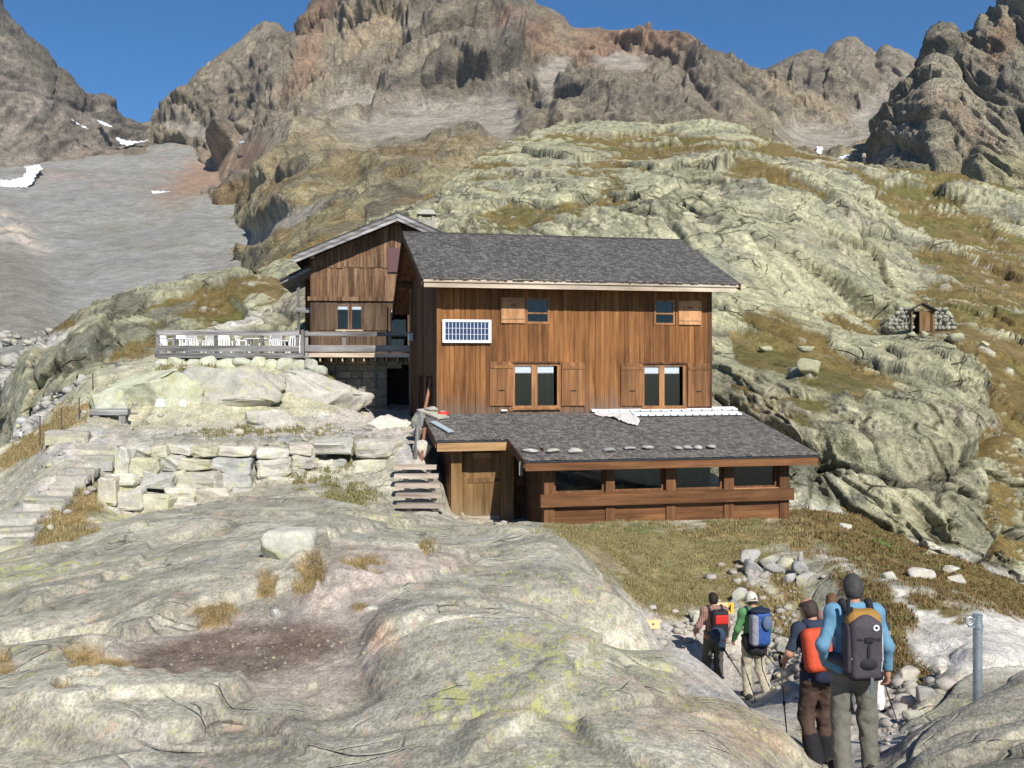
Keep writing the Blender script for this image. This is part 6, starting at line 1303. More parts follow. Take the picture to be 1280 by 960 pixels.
def rubble(name, mat, label, spots_, n, smin, smax, seed, sub=1):
    """small stones scattered on the ground: (px, d, spread px, spread d, weight)"""
    rs = np.random.RandomState(seed); Vs, Fs, k = [], [], 0; wts = np.array([s_[4] for s_ in spots_], float); wts /= wts.sum()
    for i in range(n):
        s_ = spots_[rs.choice(len(spots_), p=wts)]
        px, d = s_[0] + rs.normal() * s_[2], s_[1] + rs.normal() * s_[3]
        if d < 5: continue
        p = on_ground(px, d); sz_ = smin * (smax / smin) ** (rs.rand() ** 1.8)
        P, Fc = rock_verts(int(rs.randint(1 << 20)), sz_, sz_ * rs.uniform(0.6, 1), sz_ * rs.uniform(0.4, 0.75), sub, 0.6, 8, 0.04, (0.45, 0.85))
        a = rs.rand() * 6.28; R2 = np.array([[math.cos(a), -math.sin(a), 0], [math.sin(a), math.cos(a), 0], [0, 0, 1]])
        Vs.append(P @ R2.T + np.array([p.x, p.y, p.z + sz_ * 0.12])); Fs.append(Fc + k); k += len(P)
    return put(name, np_mesh(name, np.concatenate(Vs), np.concatenate(Fs), False), mat, kind='stuff', label=label)
rmat = stone_mat('rubble_stone', [(0.36, 0.33, 0.29), (0.38, 0.345, 0.30)], 1.3)
rubble('rubble', rmat, 'pale broken stones in heaps along the path and meadow edge', [(960, 23, 28, 0.5, 3), (945, 22, 10, 0.5, 1), (995, 22, 12, 0.5, 1), (905, 20, 16, 0.4, 2), (890, 19.4, 20, 0.4, 1.5), (975, 18.5, 14, 0.9, 2.5), (1000, 16.5, 20, 1.0, 2), (960, 20, 25, 0.4, 2), (1110, 12.5, 25, 0.9, 1.6), (1130, 13.2, 22, 0.6, 1.5), (840, 19.4, 25, 0.4, 0.7)], 620, 0.06, 0.32, 4)
rubble('pebbles', stone_mat('pebble_stone', [(0.27, 0.235, 0.20), (0.29, 0.25, 0.215)], 3.0), 'small stones and chips scattered over the bare earth and rock ledges', [(290, 9.3, 80, 0.5, 4), (400, 10.2, 45, 0.6, 2), (420, 9, 40, 0.5, 1), (360, 11.5, 40, 0.4, 0.8), (1070, 10.5, 30, 1.0, 1.5), (450, 12.5, 60, 0.8, 1)], 600, 0.008, 0.05, 5)
rubble('terrace_rubble', rmat, 'small pale stones along the terrace path', [(300, 31, 90, 0.7, 2), (450, 34, 40, 1.5, 1), (60, 27, 40, 1.5, 1.5), (140, 33, 40, 1.0, 1), (640, 26.2, 30, 0.5, 0.4)], 220, 0.07, 0.30, 6)

# far boulder field on the valley floor
rs_b = np.random.RandomState(21); vpxD, vpyD = to_px(VD); cand = np.where(((vpxD > -60) & (vpxD < 150) & (vpyD > 415) & (vpyD < 575)).ravel())[0]
Vs, Fs, kk_ = [], [], 0; VDf = VD.reshape(-1, 3)
for i in range(900):
    p = VDf[cand[rs_b.randint(len(cand))]] + rs_b.normal(size=3) * np.array([1.5, 1.5, 0.1]); sz_ = 0.5 * (2.6 / 0.5) ** (rs_b.rand() ** 1.6) * np.clip(p[1] / 140, 0.6, 1.6)
    P, Fc = rock_verts(int(rs_b.randint(1 << 20)), sz_, sz_ * rs_b.uniform(0.6, 1), sz_ * rs_b.uniform(0.5, 0.9), 1, 0.6, 8, 0.04, (0.45, 0.85))
    a = rs_b.rand() * 6.28; R2 = np.array([[math.cos(a), -math.sin(a), 0], [math.sin(a), math.cos(a), 0], [0, 0, 1]])
    Vs.append(P @ R2.T + p + np.array([0, 0, sz_ * 0.2])); Fs.append(Fc + kk_); kk_ += len(P)
put('boulder_field', np_mesh('boulder_field', np.concatenate(Vs), np.concatenate(Fs), False), stone_mat('far_boulder_stone', [(0.36, 0.345, 0.31), (0.38, 0.36, 0.32)], 0.35), kind='stuff', label='grey boulders strewn over the valley floor at far left')
# ------------------------------------------------------------------ signs and the steel post
M['sign'] = plain('cream_sign_paint', (0.72, 0.56, 0.30), 0.55, noise=0.06, nscale=12)
M['yellow'] = plain('yellow_sign_paint', (0.70, 0.45, 0.05), 0.5)
def arrow_sign(px0, px1, py0, py1, d, label, tip, dark_tip):
    w, h = (px1 - px0) / FPX * d, (py1 - py0) / FPX * d; p = W((px0 + px1) / 2, (py0 + py1) / 2, d); g = on_ground((px0 + px1) / 2, d + 0.05)
    t = thing('trail_sign', label, 'sign', (p[0], d + 0.05, g.z))
    zc = p[2] - g.z; x0, x1 = -w / 2, w / 2
    pts = [(x0, -h * 0.5), (x1, -h * 0.5), (x1, h * 0.5), (x0, h * 0.5)]
    if tip < 0: pts = [(x0 + w * 0.62, -h * 0.5), (x1, -h * 0.5), (x1, h * 0.5), (x0, h * 0.5), (x0, h * 0.38)]
    nn = len(pts); me = bpy.data.meshes.new('board'); me.from_pydata([(a, -0.07, zc + b_) for a, b_ in pts] + [(a, -0.04, zc + b_) for a, b_ in pts], [], [tuple(range(nn)), tuple(reversed(range(nn, 2 * nn)))] + [(i, (i + 1) % nn, nn + (i + 1) % nn, nn + i)[::-1] for i in range(nn)]); me.update()
    bd = put('board', me, M['sign'], t)
    cyl('pole', M['metal'], t, 0.025, -0.2, zc + h * 0.4, 8)
    if dark_tip:
        hexa('tip', M['yellow'], bd, [(x1 - w * 0.28, -0.078, zc - h * 0.5), (x1, -0.078, zc - h * 0.5), (x1, -0.0705, zc - h * 0.5), (x1 - w * 0.28, -0.0705, zc - h * 0.5), (x1 - w * 0.28, -0.078, zc + h * 0.5), (x1, -0.078, zc + h * 0.5), (x1, -0.0705, zc + h * 0.5), (x1 - w * 0.28, -0.0705, zc + h * 0.5)])
        me2 = bpy.data.meshes.new('arrow'); a0 = x1 - w * 0.28; me2.from_pydata([(a0 - w * 0.02, -0.082, zc), (a0 + w * 0.12, -0.082, zc - h * 0.38), (a0 + w * 0.12, -0.082, zc + h * 0.38), (a0 - w * 0.02, -0.079, zc), (a0 + w * 0.12, -0.079, zc - h * 0.38), (a0 + w * 0.12, -0.079, zc + h * 0.38)], [], [(0, 1, 2), (0, 3, 4, 1), (1, 4, 5, 2), (2, 5, 3, 0)]); me2.update(); put('arrow', me2, M['iron'], bd)
    else: box('bolt', M['iron'], bd, w * 0.2 - 0.015, w * 0.2 + 0.015, -0.078, -0.0705, zc - 0.012, zc + 0.018)
    return t
arrow_sign(796, 825, 774.5, 785.5, 18.6, 'pale cream arrow board pointing left at the rock edge', -1, False)
arrow_sign(893, 917, 753, 766.5, 19.0, 'cream and yellow arrow sign behind the two front hikers', 1, True)
pb = on_ground(1222, 10.0); pt_z = (HOR - 770) / FPX * 10.0
mp = thing('steel_post', 'galvanised steel post with bracket ring on the right-hand rock', 'post', pb)
hp_ = pt_z - pb.z
cyl('tube', M['metal'], mp, 0.044, -0.15, hp_, 18); cyl('cap', M['metal'], mp, 0.05, hp_ + 0.001, hp_ + 0.012, 18); cyl('collar', M['metal'], mp, 0.052, hp_ - 0.115, hp_ - 0.085, 18)
bm = bmesh.new()
for i in range(20):
    for j in range(8):
        a, b_ = i / 20 * 6.2832, j / 8 * 6.2832; rr_ = 0.036 + 0.011 * math.cos(b_); bm.verts.new((-0.085 + rr_ * math.cos(a), -0.02 + 0.011 * math.sin(b_), hp_ - 0.045 + rr_ * math.sin(a)))
bm.verts.ensure_lookup_table()
for i in range(20):
    for j in range(8): bm.faces.new([bm.verts[i * 8 + j], bm.verts[((i + 1) % 20) * 8 + j], bm.verts[((i + 1) % 20) * 8 + (j + 1) % 8], bm.verts[i * 8 + (j + 1) % 8]])
me = bpy.data.meshes.new('ring'); bm.to_mesh(me); bm.free(); put('ring', me, M['metal'], mp); box('bracket', M['metal'], mp, -0.10, -0.04, -0.03, -0.01, hp_ - 0.108, hp_ - 0.09)

# ------------------------------------------------------------------ snow patches on the far slopes
M['snow'] = plain('old_snow', (0.80, 0.83, 0.88), 0.7, noise=0.08, nscale=0.1)
def far_depth(px, py, sets):
    best = None
    for P in sets:
        a, b_ = to_px(P); m = (np.abs(a - px) < 4) & (np.abs(b_ - py) < 4)
        if m.any():
            d = P[..., 1][m].min(); best = d if best is None else min(best, d)
    return best
SN = [([(0, 225), (12, 226), (28, 222), (34, 213), (30, 209), (48, 206), (54, 211), (46, 218), (42, 228), (34, 235), (0, 234)], 'large white snow patch at the left edge below the mountain wall'), ([(143, 171), (158, 176), (172, 177), (198, 174), (172, 179), (160, 183), (150, 180)], 'long white snow streak below the saddle'), ([(120, 149), (130, 153), (142, 159), (134, 159), (124, 154)], 'thin snow streak under the skyline left of the saddle'), ([(88, 148), (100, 156), (118, 164), (106, 161), (94, 154)], 'thin snow streak on the mountain wall\'s foot'), ([(188, 239), (218, 240), (218, 243), (190, 243)], 'flat snow bar on the scree, lower of two'), ([(199, 230), (216, 231), (214, 237), (203, 238)], 'flat snow bar on the scree, upper of two'), ([(142, 223), (156, 223), (155, 226), (143, 226)], 'tiny snow fleck between the two larger patches'), ([(1021, 184), (1029, 184), (1027, 193), (1020, 193)], 'upright snow fleck at the right ridge\'s foot'), ([(1050, 197), (1062, 194), (1065, 196), (1054, 200), (1046, 200)], 'low snow patch beside the figure on the hill crest'), ([(279, 175), (290, 174), (284, 178)], 'tiny snow fleck below the brown buttress, left'), ([(298, 178), (306, 176), (302, 181)], 'tiny snow fleck below the brown buttress, right')]
def inside(px, py, poly):
    r = np.zeros(px.shape, bool); n_ = len(poly)
    for i in range(n_):
        (x0, y0), (x1, y1) = poly[i], poly[(i + 1) % n_]
        if y0 == y1: continue
        r ^= ((y0 > py) != (y1 > py)) & (px < (x1 - x0) * (py - y0) / (y1 - y0) + x0)
    return r
_farP = np.concatenate([P_.reshape(-1, 3) for P_ in (MD, LD, VD)]); _fpx, _fpy = to_px(_farP)
for poly, lb in SN:
    xs, ys = [p[0] for p in poly], [p[1] for p in poly]
    m = (_fpx > min(xs) - 9) & (_fpx < max(xs) + 9) & (_fpy > min(ys) - 7) & (_fpy < max(ys) + 7)
    sp_, sx_, sy_ = _farP[m], _fpx[m], _fpy[m]
    gx_, gy_ = np.meshgrid(np.arange(min(xs) - 1, max(xs) + 1.01, 0.6), np.arange(min(ys) - 1, max(ys) + 1.01, 0.6))
    dep = np.empty(gx_.shape); Am = np.stack([sx_, sy_, np.ones_like(sx_)], 1)
    pc_ = np.percentile(sp_[:, 1], 60); kk = sp_[:, 1] <= pc_
    co = np.linalg.lstsq(Am[kk], 1.0 / sp_[kk, 1], rcond=None)[0]; dep = 1.0 / (gx_ * co[0] + gy_ * co[1] + co[2]) * 0.955
    ins = blur(inside(gx_ + 0.8 * np.sin(gy_ * 1.3), gy_ + 0.5 * np.sin(gx_ * 0.9), poly).astype(float), 1) > 0.4
    Pn = np.stack([(gx_ - CXP) / FPX * dep, dep, (HOR - gy_) / FPX * dep], -1); c0 = Pn.reshape(-1, 3).mean(0)
    Fc = grid_faces(*gx_.shape); Fc = Fc[ins.ravel()[Fc].all(1)]
    if not len(Fc): continue
    us = np.unique(Fc); rm = np.zeros(Pn.shape[0] * Pn.shape[1], np.int32); rm[us] = np.arange(len(us))
    o = put('snow_patch', np_mesh('snow_patch', Pn.reshape(-1, 3)[us] - c0, rm[Fc]), M['snow'], kind='structure', label=lb); o.location = c0
    sm = o.modifiers.new('depth', 'SOLIDIFY'); sm.thickness = 0.6
# ------------------------------------------------------------------ grass: real blades where grass grows
def blades(name, P, mask, n, h, w, cols, seed, label, lean=0.5, clump=2.0):
    rs = np.random.RandomState(seed); nr, nc = mask.shape
    A = P[:-1, :-1]; e1 = P[:-1, 1:] - A; e2 = P[1:, :-1] - A
    ar_ = np.linalg.norm(np.cross(e1, e2), axis=-1) * np.clip(mask[:-1, :-1], 0, 1) ** 1.5 / np.maximum(P[:-1, :-1, 1], 4.0) ** 1.2
    cl = np.clip(0.5 + clump * fbm(A * 1.8, 3), 0.03, 1.5); pr = (ar_ * cl).ravel(); pr /= pr.sum()
    idx = rs.choice(len(pr), n, p=pr); a, b_ = rs.rand(n, 1), rs.rand(n, 1)
    B = A.reshape(-1, 3)[idx] + e1.reshape(-1, 3)[idx] * a + e2.reshape(-1, 3)[idx] * b_
    hh_ = h * rs.uniform(0.45, 1.2, (n, 1)) * (0.7 + 0.6 * np.clip(0.5 + fbm(B * 1.3, 2), 0, 1))[:, None]; ww_ = w * rs.uniform(0.6, 1.4, (n, 1)) * np.clip(B[:, 1:2] / 12, 0.6, 3)
    th = rs.rand(n) * 6.28; sd = np.stack([np.cos(th), np.sin(th), 0 * th], 1); th2 = rs.rand(n) * 6.28; ln = np.stack([np.cos(th2), np.sin(th2), 0 * th2], 1) * rs.uniform(0, lean, (n, 1))
    up = np.array([0, 0, 1.0]); mid = B + (up + ln * 0.5) * hh_ * 0.55; tip = B + (up * 0.85 + ln * 1.3) * hh_
    V = np.stack([B - sd * ww_ / 2 - up * 0.02, B + sd * ww_ / 2 - up * 0.02, mid + sd * ww_ * 0.35, mid - sd * ww_ * 0.35, tip], 1)
    k = (np.arange(n) * 5)[:, None]
    Fc = np.concatenate([k + np.array([[0, 1, 2]]), k + np.array([[0, 2, 3]]), k + np.array([[3, 2, 4]])])
    ci = np.array(cols)[rs.randint(len(cols), size=n)] * rs.uniform(0.75, 1.25, (n, 1))
    t_ = np.clip(0.5 + 1.2 * fbm(B * 0.5 + 3, 3), 0, 1)[:, None]; ci = ci * (1 - t_ * 0.5) + np.array(cols[0]) * t_ * 0.5
    me = np_mesh(name, V.reshape(-1, 3), Fc, True, {'Col': np.repeat(ci, 5, 0)})
    return put(name, me, blade_mat, kind='stuff', label=label)
blade_mat, nt_, b_b = new_mat('grass_blades', 0.75, 0.15)
nt_.links.new(N(nt_, 'ShaderNodeAttribute', attribute_name='Col').outputs['Color'], b_b.inputs['Base Color'])
straw, olive, green_, rust_ = (0.31, 0.25, 0.12), (0.20, 0.18, 0.075), (0.125, 0.15, 0.045), (0.19, 0.122, 0.055)
blades('meadow_grass', GPD, meadow * (1 - 0.85 * worn), 60000, 0.055, 0.008, [straw, straw, olive, olive, green_], 1, 'short tawny meadow grass in front of the annex')
blades('dry_grass', GPD, tuft * (DD < 19), 18000, 0.065, 0.004, [straw, (0.36, 0.27, 0.12), (0.30, 0.20, 0.09)], 2, 'dry straw grass tufts in the rock hollows', 1.4, 3.5)
blades('bank_grass', GPD, tuft * (DD >= 14), 24000, 0.12, 0.008, [straw, olive, rust_, straw], 3, 'dry grass on the banks and beside the left path', 0.7)
blades('heather', GPD, veg, 60000, 0.085, 0.012, [rust_, (0.22, 0.13, 0.05), olive, green_, rust_], 4, 'rust and green heather on the slope below the cliff', 0.9)
wallg = region((430, 575, 16, 20, 20), (300, 573, 60, 3), (400, 600, 20, 10), (365, 597, 10, 16), (330, 540, 90, 3, -2), (395, 470, 50, 5, 8), (440, 622, 34, 8), (260, 470, 60, 4), (212, 470, 10, 5)) * (DD > 25)
blades('wall_grass', GPD, wallg, 9000, 0.13, 0.009, [olive, green_, straw], 5, 'grass growing between the terrace wall stones', 0.8, 0.5)
# ------------------------------------------------------------------ figures: one smooth surface through limbs (implicit surface -> mesh)
def _cap(P, a, b, ra, rb, fl=None):
    a, b = np.array(a, np.float32), np.array(b, np.float32); ba = b - a; L2 = float(ba @ ba) + 1e-9
    pa = P - a; t = np.clip((pa @ ba) / L2, 0, 1); q = pa - t[..., None] * ba
    if fl is not None: q = q * np.array(fl, np.float32)
    return np.sqrt((q * q).sum(-1)) - (ra + (rb - ra) * t)
def _ell(P, c, r, R=None):
    q = P - np.array(c, np.float32)
    if R is not None: q = q @ np.array(R, np.float32)
    r = np.array(r, np.float32); k0 = np.sqrt(((q / r) ** 2).sum(-1)); k1 = np.sqrt(((q / (r * r)) ** 2).sum(-1)) + 1e-9
    return k0 * (k0 - 1) / k1
def _rbox(P, c, h, r, R=None):
    q = P - np.array(c, np.float32)
    if R is not None: q = q @ np.array(R, np.float32)
    q = np.abs(q) - (np.array(h, np.float32) - r)
    return np.sqrt((np.maximum(q, 0) ** 2).sum(-1)) + np.minimum(q.max(-1), 0) - r
def smin(a, b, k):
    h = np.maximum(k - np.abs(a - b), 0) / k
    return np.minimum(a, b) - h * h * k * 0.25
def field(P, prims, k, grow=0.0):
    f = None
    for p in prims:
        t = p[0]
        if t == 'cap': d = _cap(P, *p[1:])
        elif t == 'ell': d = _ell(P, *p[1:])
        else: d = _rbox(P, *p[1:])
        d = d - grow
        f = d if f is None else smin(f, d, k)
    return f
def surface_nets(f, org, h):
    s = f < 0; n = f.shape; acc = np.zeros((n[0] - 1, n[1] - 1, n[2] - 1, 3), np.float32); cnt = np.zeros(acc.shape[:3], np.float32)
    def cn(c): return tuple(slice(c[i], n[i] - 1 + c[i]) for i in range(3))
    C = [(x, y, z) for x in (0, 1) for y in (0, 1) for z in (0, 1)]
    for i in range(8):
        for j in range(i + 1, 8):
            df = [abs(C[i][k] - C[j][k]) for k in range(3)]
            if sum(df) != 1: continue
            a, b = f[cn(C[i])], f[cn(C[j])]; m = (a < 0) != (b < 0)
            t = np.where(m, a / np.where(m, a - b, 1), 0)
            for k in range(3): acc[..., k] += np.where(m, C[i][k] + t * (C[j][k] - C[i][k]), 0)
            cnt += m
    m = cnt > 0; idx = np.full(m.shape, -1, np.int32); idx[m] = np.arange(m.sum())
    ii = np.argwhere(m).astype(np.float32); V = (ii + acc[m] / cnt[m][:, None]) * h + np.array(org)
    Fs = []
    for ax in range(3):
        o1, o2 = (ax + 1) % 3, (ax + 2) % 3
        sl = [slice(None)] * 3; sl[ax] = slice(0, -1); s0 = s[tuple(sl)]; sl[ax] = slice(1, None); s1 = s[tuple(sl)]
        e = np.argwhere(s0 != s1); e = e[(e[:, o1] > 0) & (e[:, o2] > 0) & (e[:, o1] < n[o1] - 1) & (e[:, o2] < n[o2] - 1)]
        if not len(e): continue
        def cell(d1, d2):
            q = e.copy(); q[:, o1] += d1; q[:, o2] += d2; return idx[q[:, 0], q[:, 1], q[:, 2]]
        quad = np.stack([cell(-1, -1), cell(0, -1), cell(0, 0), cell(-1, 0)], 1)
        fl = ~s0[e[:, 0], e[:, 1], e[:, 2]]; quad[fl] = quad[fl][:, ::-1]; Fs.append(quad)
    return V, np.concatenate(Fs)
def prim_bounds(prims):
    lo, hi = np.full(3, 1e9), np.full(3, -1e9)
    for p in prims:
        if p[0] == 'cap': r = max(p[3], p[4]); pts = [np.array(p[1]) - r, np.array(p[1]) + r, np.array(p[2]) - r, np.array(p[2]) + r]
        else: r = np.linalg.norm(p[2]); pts = [np.array(p[1]) - r, np.array(p[1]) + r]
        for q in pts: lo = np.minimum(lo, q); hi = np.maximum(hi, q)
    return lo, hi
def sdf_mesh(name, prims, h, k=0.03, grow=0.0, cut=None, fold=0.0, seed=0.0):
    lo, hi = prim_bounds(prims); pad = grow + 3 * h + fold; lo -= pad; hi += pad
    ax = [np.arange(lo[i], hi[i] + h, h, dtype=np.float32) for i in range(3)]
    P = np.stack(np.meshgrid(*ax, indexing='ij'), -1)
    f = field(P, prims, k, grow)
    if fold:
        near_ = np.abs(f) < 0.06; w_ = np.zeros_like(f); Q = P[near_]
        w_[near_] = fbm(Q * 11.0 + seed, 3) + 0.7 * ridged((Q + Q[:, [2, 0, 1]] * 0.6) * np.array([5, 5, 6], np.float32) + seed + 5, 2) - 0.25
        f = f - fold * w_
    if cut is not None: f = np.maximum(f, cut(P))
    V, Q = surface_nets(f, lo, h)
    return np_mesh(name, V, Q, True)
def cloth(name, col, rough=0.85, noise=0.12, scale=25.0):
    return plain(name, col, rough, 0.2, 0.0, noise, scale)
skin_m = plain('skin', (0.42, 0.21, 0.135), 0.55, 0.35, 0.0, 0.08, 20)
def J(**kw):
    """default joints of a 1.75 m adult standing, facing +y"""
    j = dict(hipL=(-0.095, 0, 0.92), hipR=(0.095, 0, 0.92), kneeL=(-0.105, 0.03, 0.50), kneeR=(0.105, 0.03, 0.50), ankL=(-0.11, -0.02, 0.09), ankR=(0.11, -0.02, 0.09), toeL=(-0.13, 0.17, 0.035), toeR=(0.13, 0.17, 0.035),
             pel=(0, 0, 0.97), wst=(0, 0, 1.10), chs=(0, 0.0, 1.31), nck=(0, 0.0, 1.47), hed=(0, 0.03, 1.635), shL=(-0.185, 0, 1.425), shR=(0.185, 0, 1.425), elL=(-0.245, -0.02, 1.14), elR=(0.245, -0.02, 1.14), wrL=(-0.25, 0.06, 0.90), wrR=(0.25, 0.06, 0.90), look=(0, 1, -0.1))
    j.update(kw); return {k: np.array(v, float) for k, v in j.items()}
def unit(v): v = np.array(v, float); return v / (np.linalg.norm(v) + 1e-9)
def hand_prims(wr, el, side, fwd=(0, 1, 0), curl=0.7, s=1.0):
    """palm, four curled fingers of different lengths and a thumb leaving the side of the palm"""
    d = unit(wr - el); f_ = unit(np.array(fwd) - d * (np.array(fwd) @ d)); out = np.cross(d, f_)     # f_: thumb direction, out: across the palm's thickness
    if side * out[0] < 0: out = -out
    inn = -out; pal = wr + d * 0.045 * s
    pr = [('cap', wr, wr + d * 0.03 * s, 0.027 * s, 0.030 * s), ('cap', wr + d * 0.03 * s + f_ * 0.018 * s, wr + d * 0.085 * s + f_ * 0.022 * s, 0.019 * s, 0.017 * s), ('cap', wr + d * 0.03 * s - f_ * 0.018 * s, wr + d * 0.08 * s - f_ * 0.026 * s, 0.019 * s, 0.016 * s)]
    for k, (o, L) in enumerate(((0.032, 0.072), (0.011, 0.082), (-0.011, 0.076), (-0.032, 0.058))):
        b0 = wr + d * (0.088 - 0.006 * k) * s + f_ * o * s; m_ = b0 + (d * math.cos(curl * 0.6) + inn * math.sin(curl * 0.6)) * L * 0.5 * s; t_ = m_ + (d * math.cos(curl * 1.7) + inn * math.sin(curl * 1.7)) * L * 0.5 * s
        pr += [('cap', b0, m_, 0.0100 * s, 0.0092 * s), ('cap', m_, t_, 0.0092 * s, 0.0078 * s)]
    b0 = wr + d * 0.03 * s + f_ * 0.028 * s; m_ = b0 + unit(d * 0.6 + f_ * 0.7 + inn * 0.35) * 0.042 * s; t_ = m_ + unit(d * 0.9 + f_ * 0.15 + inn * 0.5) * 0.034 * s
    return pr + [('cap', b0, m_, 0.0125 * s, 0.0105 * s), ('cap', m_, t_, 0.0105 * s, 0.0085 * s)]
def person(label, loc, rz, height, j, top, legs, hair, h=0.014, sleeves='long', boots=(0.03, 0.028, 0.026), cap=None, bald=False, hem=0.86, group='hikers on the path', curl=(0.7, 0.7), gaiter=None, fwd=((0, 1, 0), (0, 1, 0)), build=1.0, top_m=None):
    S = height / 1.75
    root = thing('person', label, 'person', loc, rz, group); root.scale = (S, S, S)
    B = build; f_l = unit(j['look']); rt = unit(np.cross(f_l, (0, 0, 1))); up = np.cross(rt, f_l); R = np.stack([rt, f_l, up], 1)
    hd = j['hed']
    tor = [('cap', j['pel'] + (-0.075 * B, 0, 0), j['pel'] + (0.075 * B, 0, 0), 0.125 * B, 0.125 * B), ('cap', j['wst'] + (-0.05 * B, 0, 0), j['wst'] + (0.05 * B, 0, 0), 0.115 * B, 0.115 * B), ('cap', j['wst'], j['chs'], 0.13 * B, 0.14 * B),
           ('cap', j['chs'] + (-0.085 * B, 0, 0), j['chs'] + (0.085 * B, 0, 0), 0.120 * B, 0.120 * B), ('cap', j['shL'], j['shR'], 0.068, 0.068), ('cap', j['chs'], j['nck'], 0.10, 0.06)]
    legp = []
    for s_ in 'LR':
        legp += [('cap', j['hip' + s_], j['knee' + s_], 0.092 * B, 0.064), ('cap', j['knee' + s_], j['knee' + s_] * 0.62 + j['ank' + s_] * 0.38 + (0, -0.018, 0), 0.058, 0.056), ('cap', j['knee' + s_], j['ank' + s_], 0.054, 0.040)]
    ft = []
    for s_ in 'LR':
        hl = j['ank' + s_] + (0, -0.035, -0.045); ft += [('cap', hl, j['toe' + s_], 0.042, 0.034), ('cap', j['ank' + s_], hl, 0.044, 0.042)]
    arm = []
    for s_ in 'LR': arm += [('cap', j['sh' + s_], j['el' + s_], 0.056 * B, 0.044), ('cap', j['el' + s_], j['wr' + s_], 0.043, 0.029)]
    head = [('cap', j['nck'], hd - up * 0.06, 0.054, 0.052), ('ell', hd, (0.074, 0.094, 0.112), R), ('ell', hd - up * 0.055 + f_l * 0.030, (0.052, 0.062, 0.060), R), ('cap', hd + f_l * 0.088 + up * 0.012, hd + f_l * 0.104 - up * 0.022, 0.010, 0.015)]
    for sx in (-1, 1): head += [('ell', hd + rt * sx * 0.077 - f_l * 0.004 - up * 0.008, (0.010, 0.024, 0.033), R)]
    hands = hand_prims(j['wrL'], j['elL'], -1, fwd[0], curl[0]) + hand_prims(j['wrR'], j['elR'], 1, fwd[1], curl[1])
    hh_ = min(h, 0.011) if h < 0.02 else h
    def eye_cut(P):      # eye sockets and the line of the mouth
        e = np.minimum(_ell(P, hd + f_l * 0.098 + rt * 0.031 + up * 0.012, (0.014, 0.012, 0.008), R), _ell(P, hd + f_l * 0.098 - rt * 0.031 + up * 0.012, (0.014, 0.012, 0.008), R))
        return -np.minimum(e, _ell(P, hd + f_l * 0.100 - up * 0.055, (0.022, 0.012, 0.005), R))
    put('body', sdf_mesh('body', tor + legp + ft + arm + head + hands, hh_, 0.016, cut=eye_cut), skin_m, root)
    # shirt or jacket
    shp = tor[1:] + [('cap', j['pel'] + (-0.085 * B, 0, -0.03), j['pel'] + (0.085 * B, 0, -0.03), 0.125 * B, 0.125 * B)]
    for s_ in 'LR':
        w_ = j['wr' + s_] if sleeves == 'long' else j['el' + s_] * 0.8 + j['sh' + s_] * 0.2
        shp += [('cap', j['sh' + s_], j['el' + s_] if sleeves == 'long' else w_, 0.052 * B, 0.041)]
        if sleeves == 'long': shp += [('cap', j['el' + s_], w_ + unit(w_ - j['el' + s_]) * -0.01, 0.040, 0.031)]
    nkp = j['nck'] + (0, 0, 0.03)
    tcut = lambda P: np.maximum(hem - P[..., 2], np.where(np.abs(P[..., 0] - nkp[0]) < 0.13, P[..., 2] - nkp[2] - 0.02, -1.0)) if hem else P[..., 2] - nkp[2] - 0.02
    put('shirt', sdf_mesh('shirt', shp, h, 0.05, 0.012, tcut, 0.010, 3.0), top_m or cloth('shirt_cloth', top), root)
    lg = [('cap', j['pel'] + (-0.075 * B, 0, -0.02), j['pel'] + (0.075 * B, 0, -0.02), 0.125 * B, 0.125 * B)]
    for s_ in 'LR':
        a_ = j['ank' + s_] + (0, 0, -0.01); lg += [('cap', j['hip' + s_], j['knee' + s_], 0.090 * B, 0.066), ('cap', j['knee' + s_], a_, 0.062, 0.056)]
    wz = j['pel'][2] + 0.09
    put('trousers', sdf_mesh('trousers', lg, h, 0.045, 0.018, lambda P: P[..., 2] - wz, 0.016, 9.0), cloth('trouser_cloth', legs), root)
    put('belt', sdf_mesh('belt', [('cap', j['pel'] + (-0.085 * B, 0, 0.06), j['pel'] + (0.085 * B, 0, 0.06), 0.127 * B, 0.127 * B)], h, 0.03, 0.014, lambda P: np.abs(P[..., 2] - j['pel'][2] - 0.065) - 0.022), cloth('belt_cloth', (0.03, 0.03, 0.03)), root)
    for s_ in 'LR':
        hl = j['ank' + s_] + (0, -0.035, -0.045)
        put('boot', sdf_mesh('boot', [('cap', hl, j['toe' + s_], 0.048, 0.040), ('cap', j['ank' + s_] + (0, 0, 0.03), hl, 0.050, 0.048)], h, 0.03, 0.006, lambda P, z0=min(hl[2], j['toe' + s_][2]) - 0.045: z0 - P[..., 2]), cloth('boot_leather', boots), root)
        if gaiter: put('gaiter', sdf_mesh('gaiter', [('cap', j['knee' + s_] * 0.42 + j['ank' + s_] * 0.58, j['ank' + s_] + (0, 0, -0.02), 0.078, 0.078)], h, 0.03, 0.014, None, 0.006), cloth('gaiter_cloth', gaiter), root)
    if hair is not None:
        def hcut(P):
            q = (P - hd) @ R
            c_ = np.minimum(np.maximum(q[..., 1] + 0.005, -0.092 - q[..., 2]), np.maximum(0.045 - q[..., 2], q[..., 1] - 0.062))
            if bald: c_ = np.maximum(c_, q[..., 2] - 0.080)
            return c_
        put('hair', sdf_mesh('hair', [('ell', hd - f_l * 0.006, (0.078, 0.098, 0.114), R)], min(h, 0.010) if h < 0.02 else h, 0.02, 0.010, hcut, 0.013, 2.0), cloth('hair_strands', hair, 0.6, 0.35, 60), root)
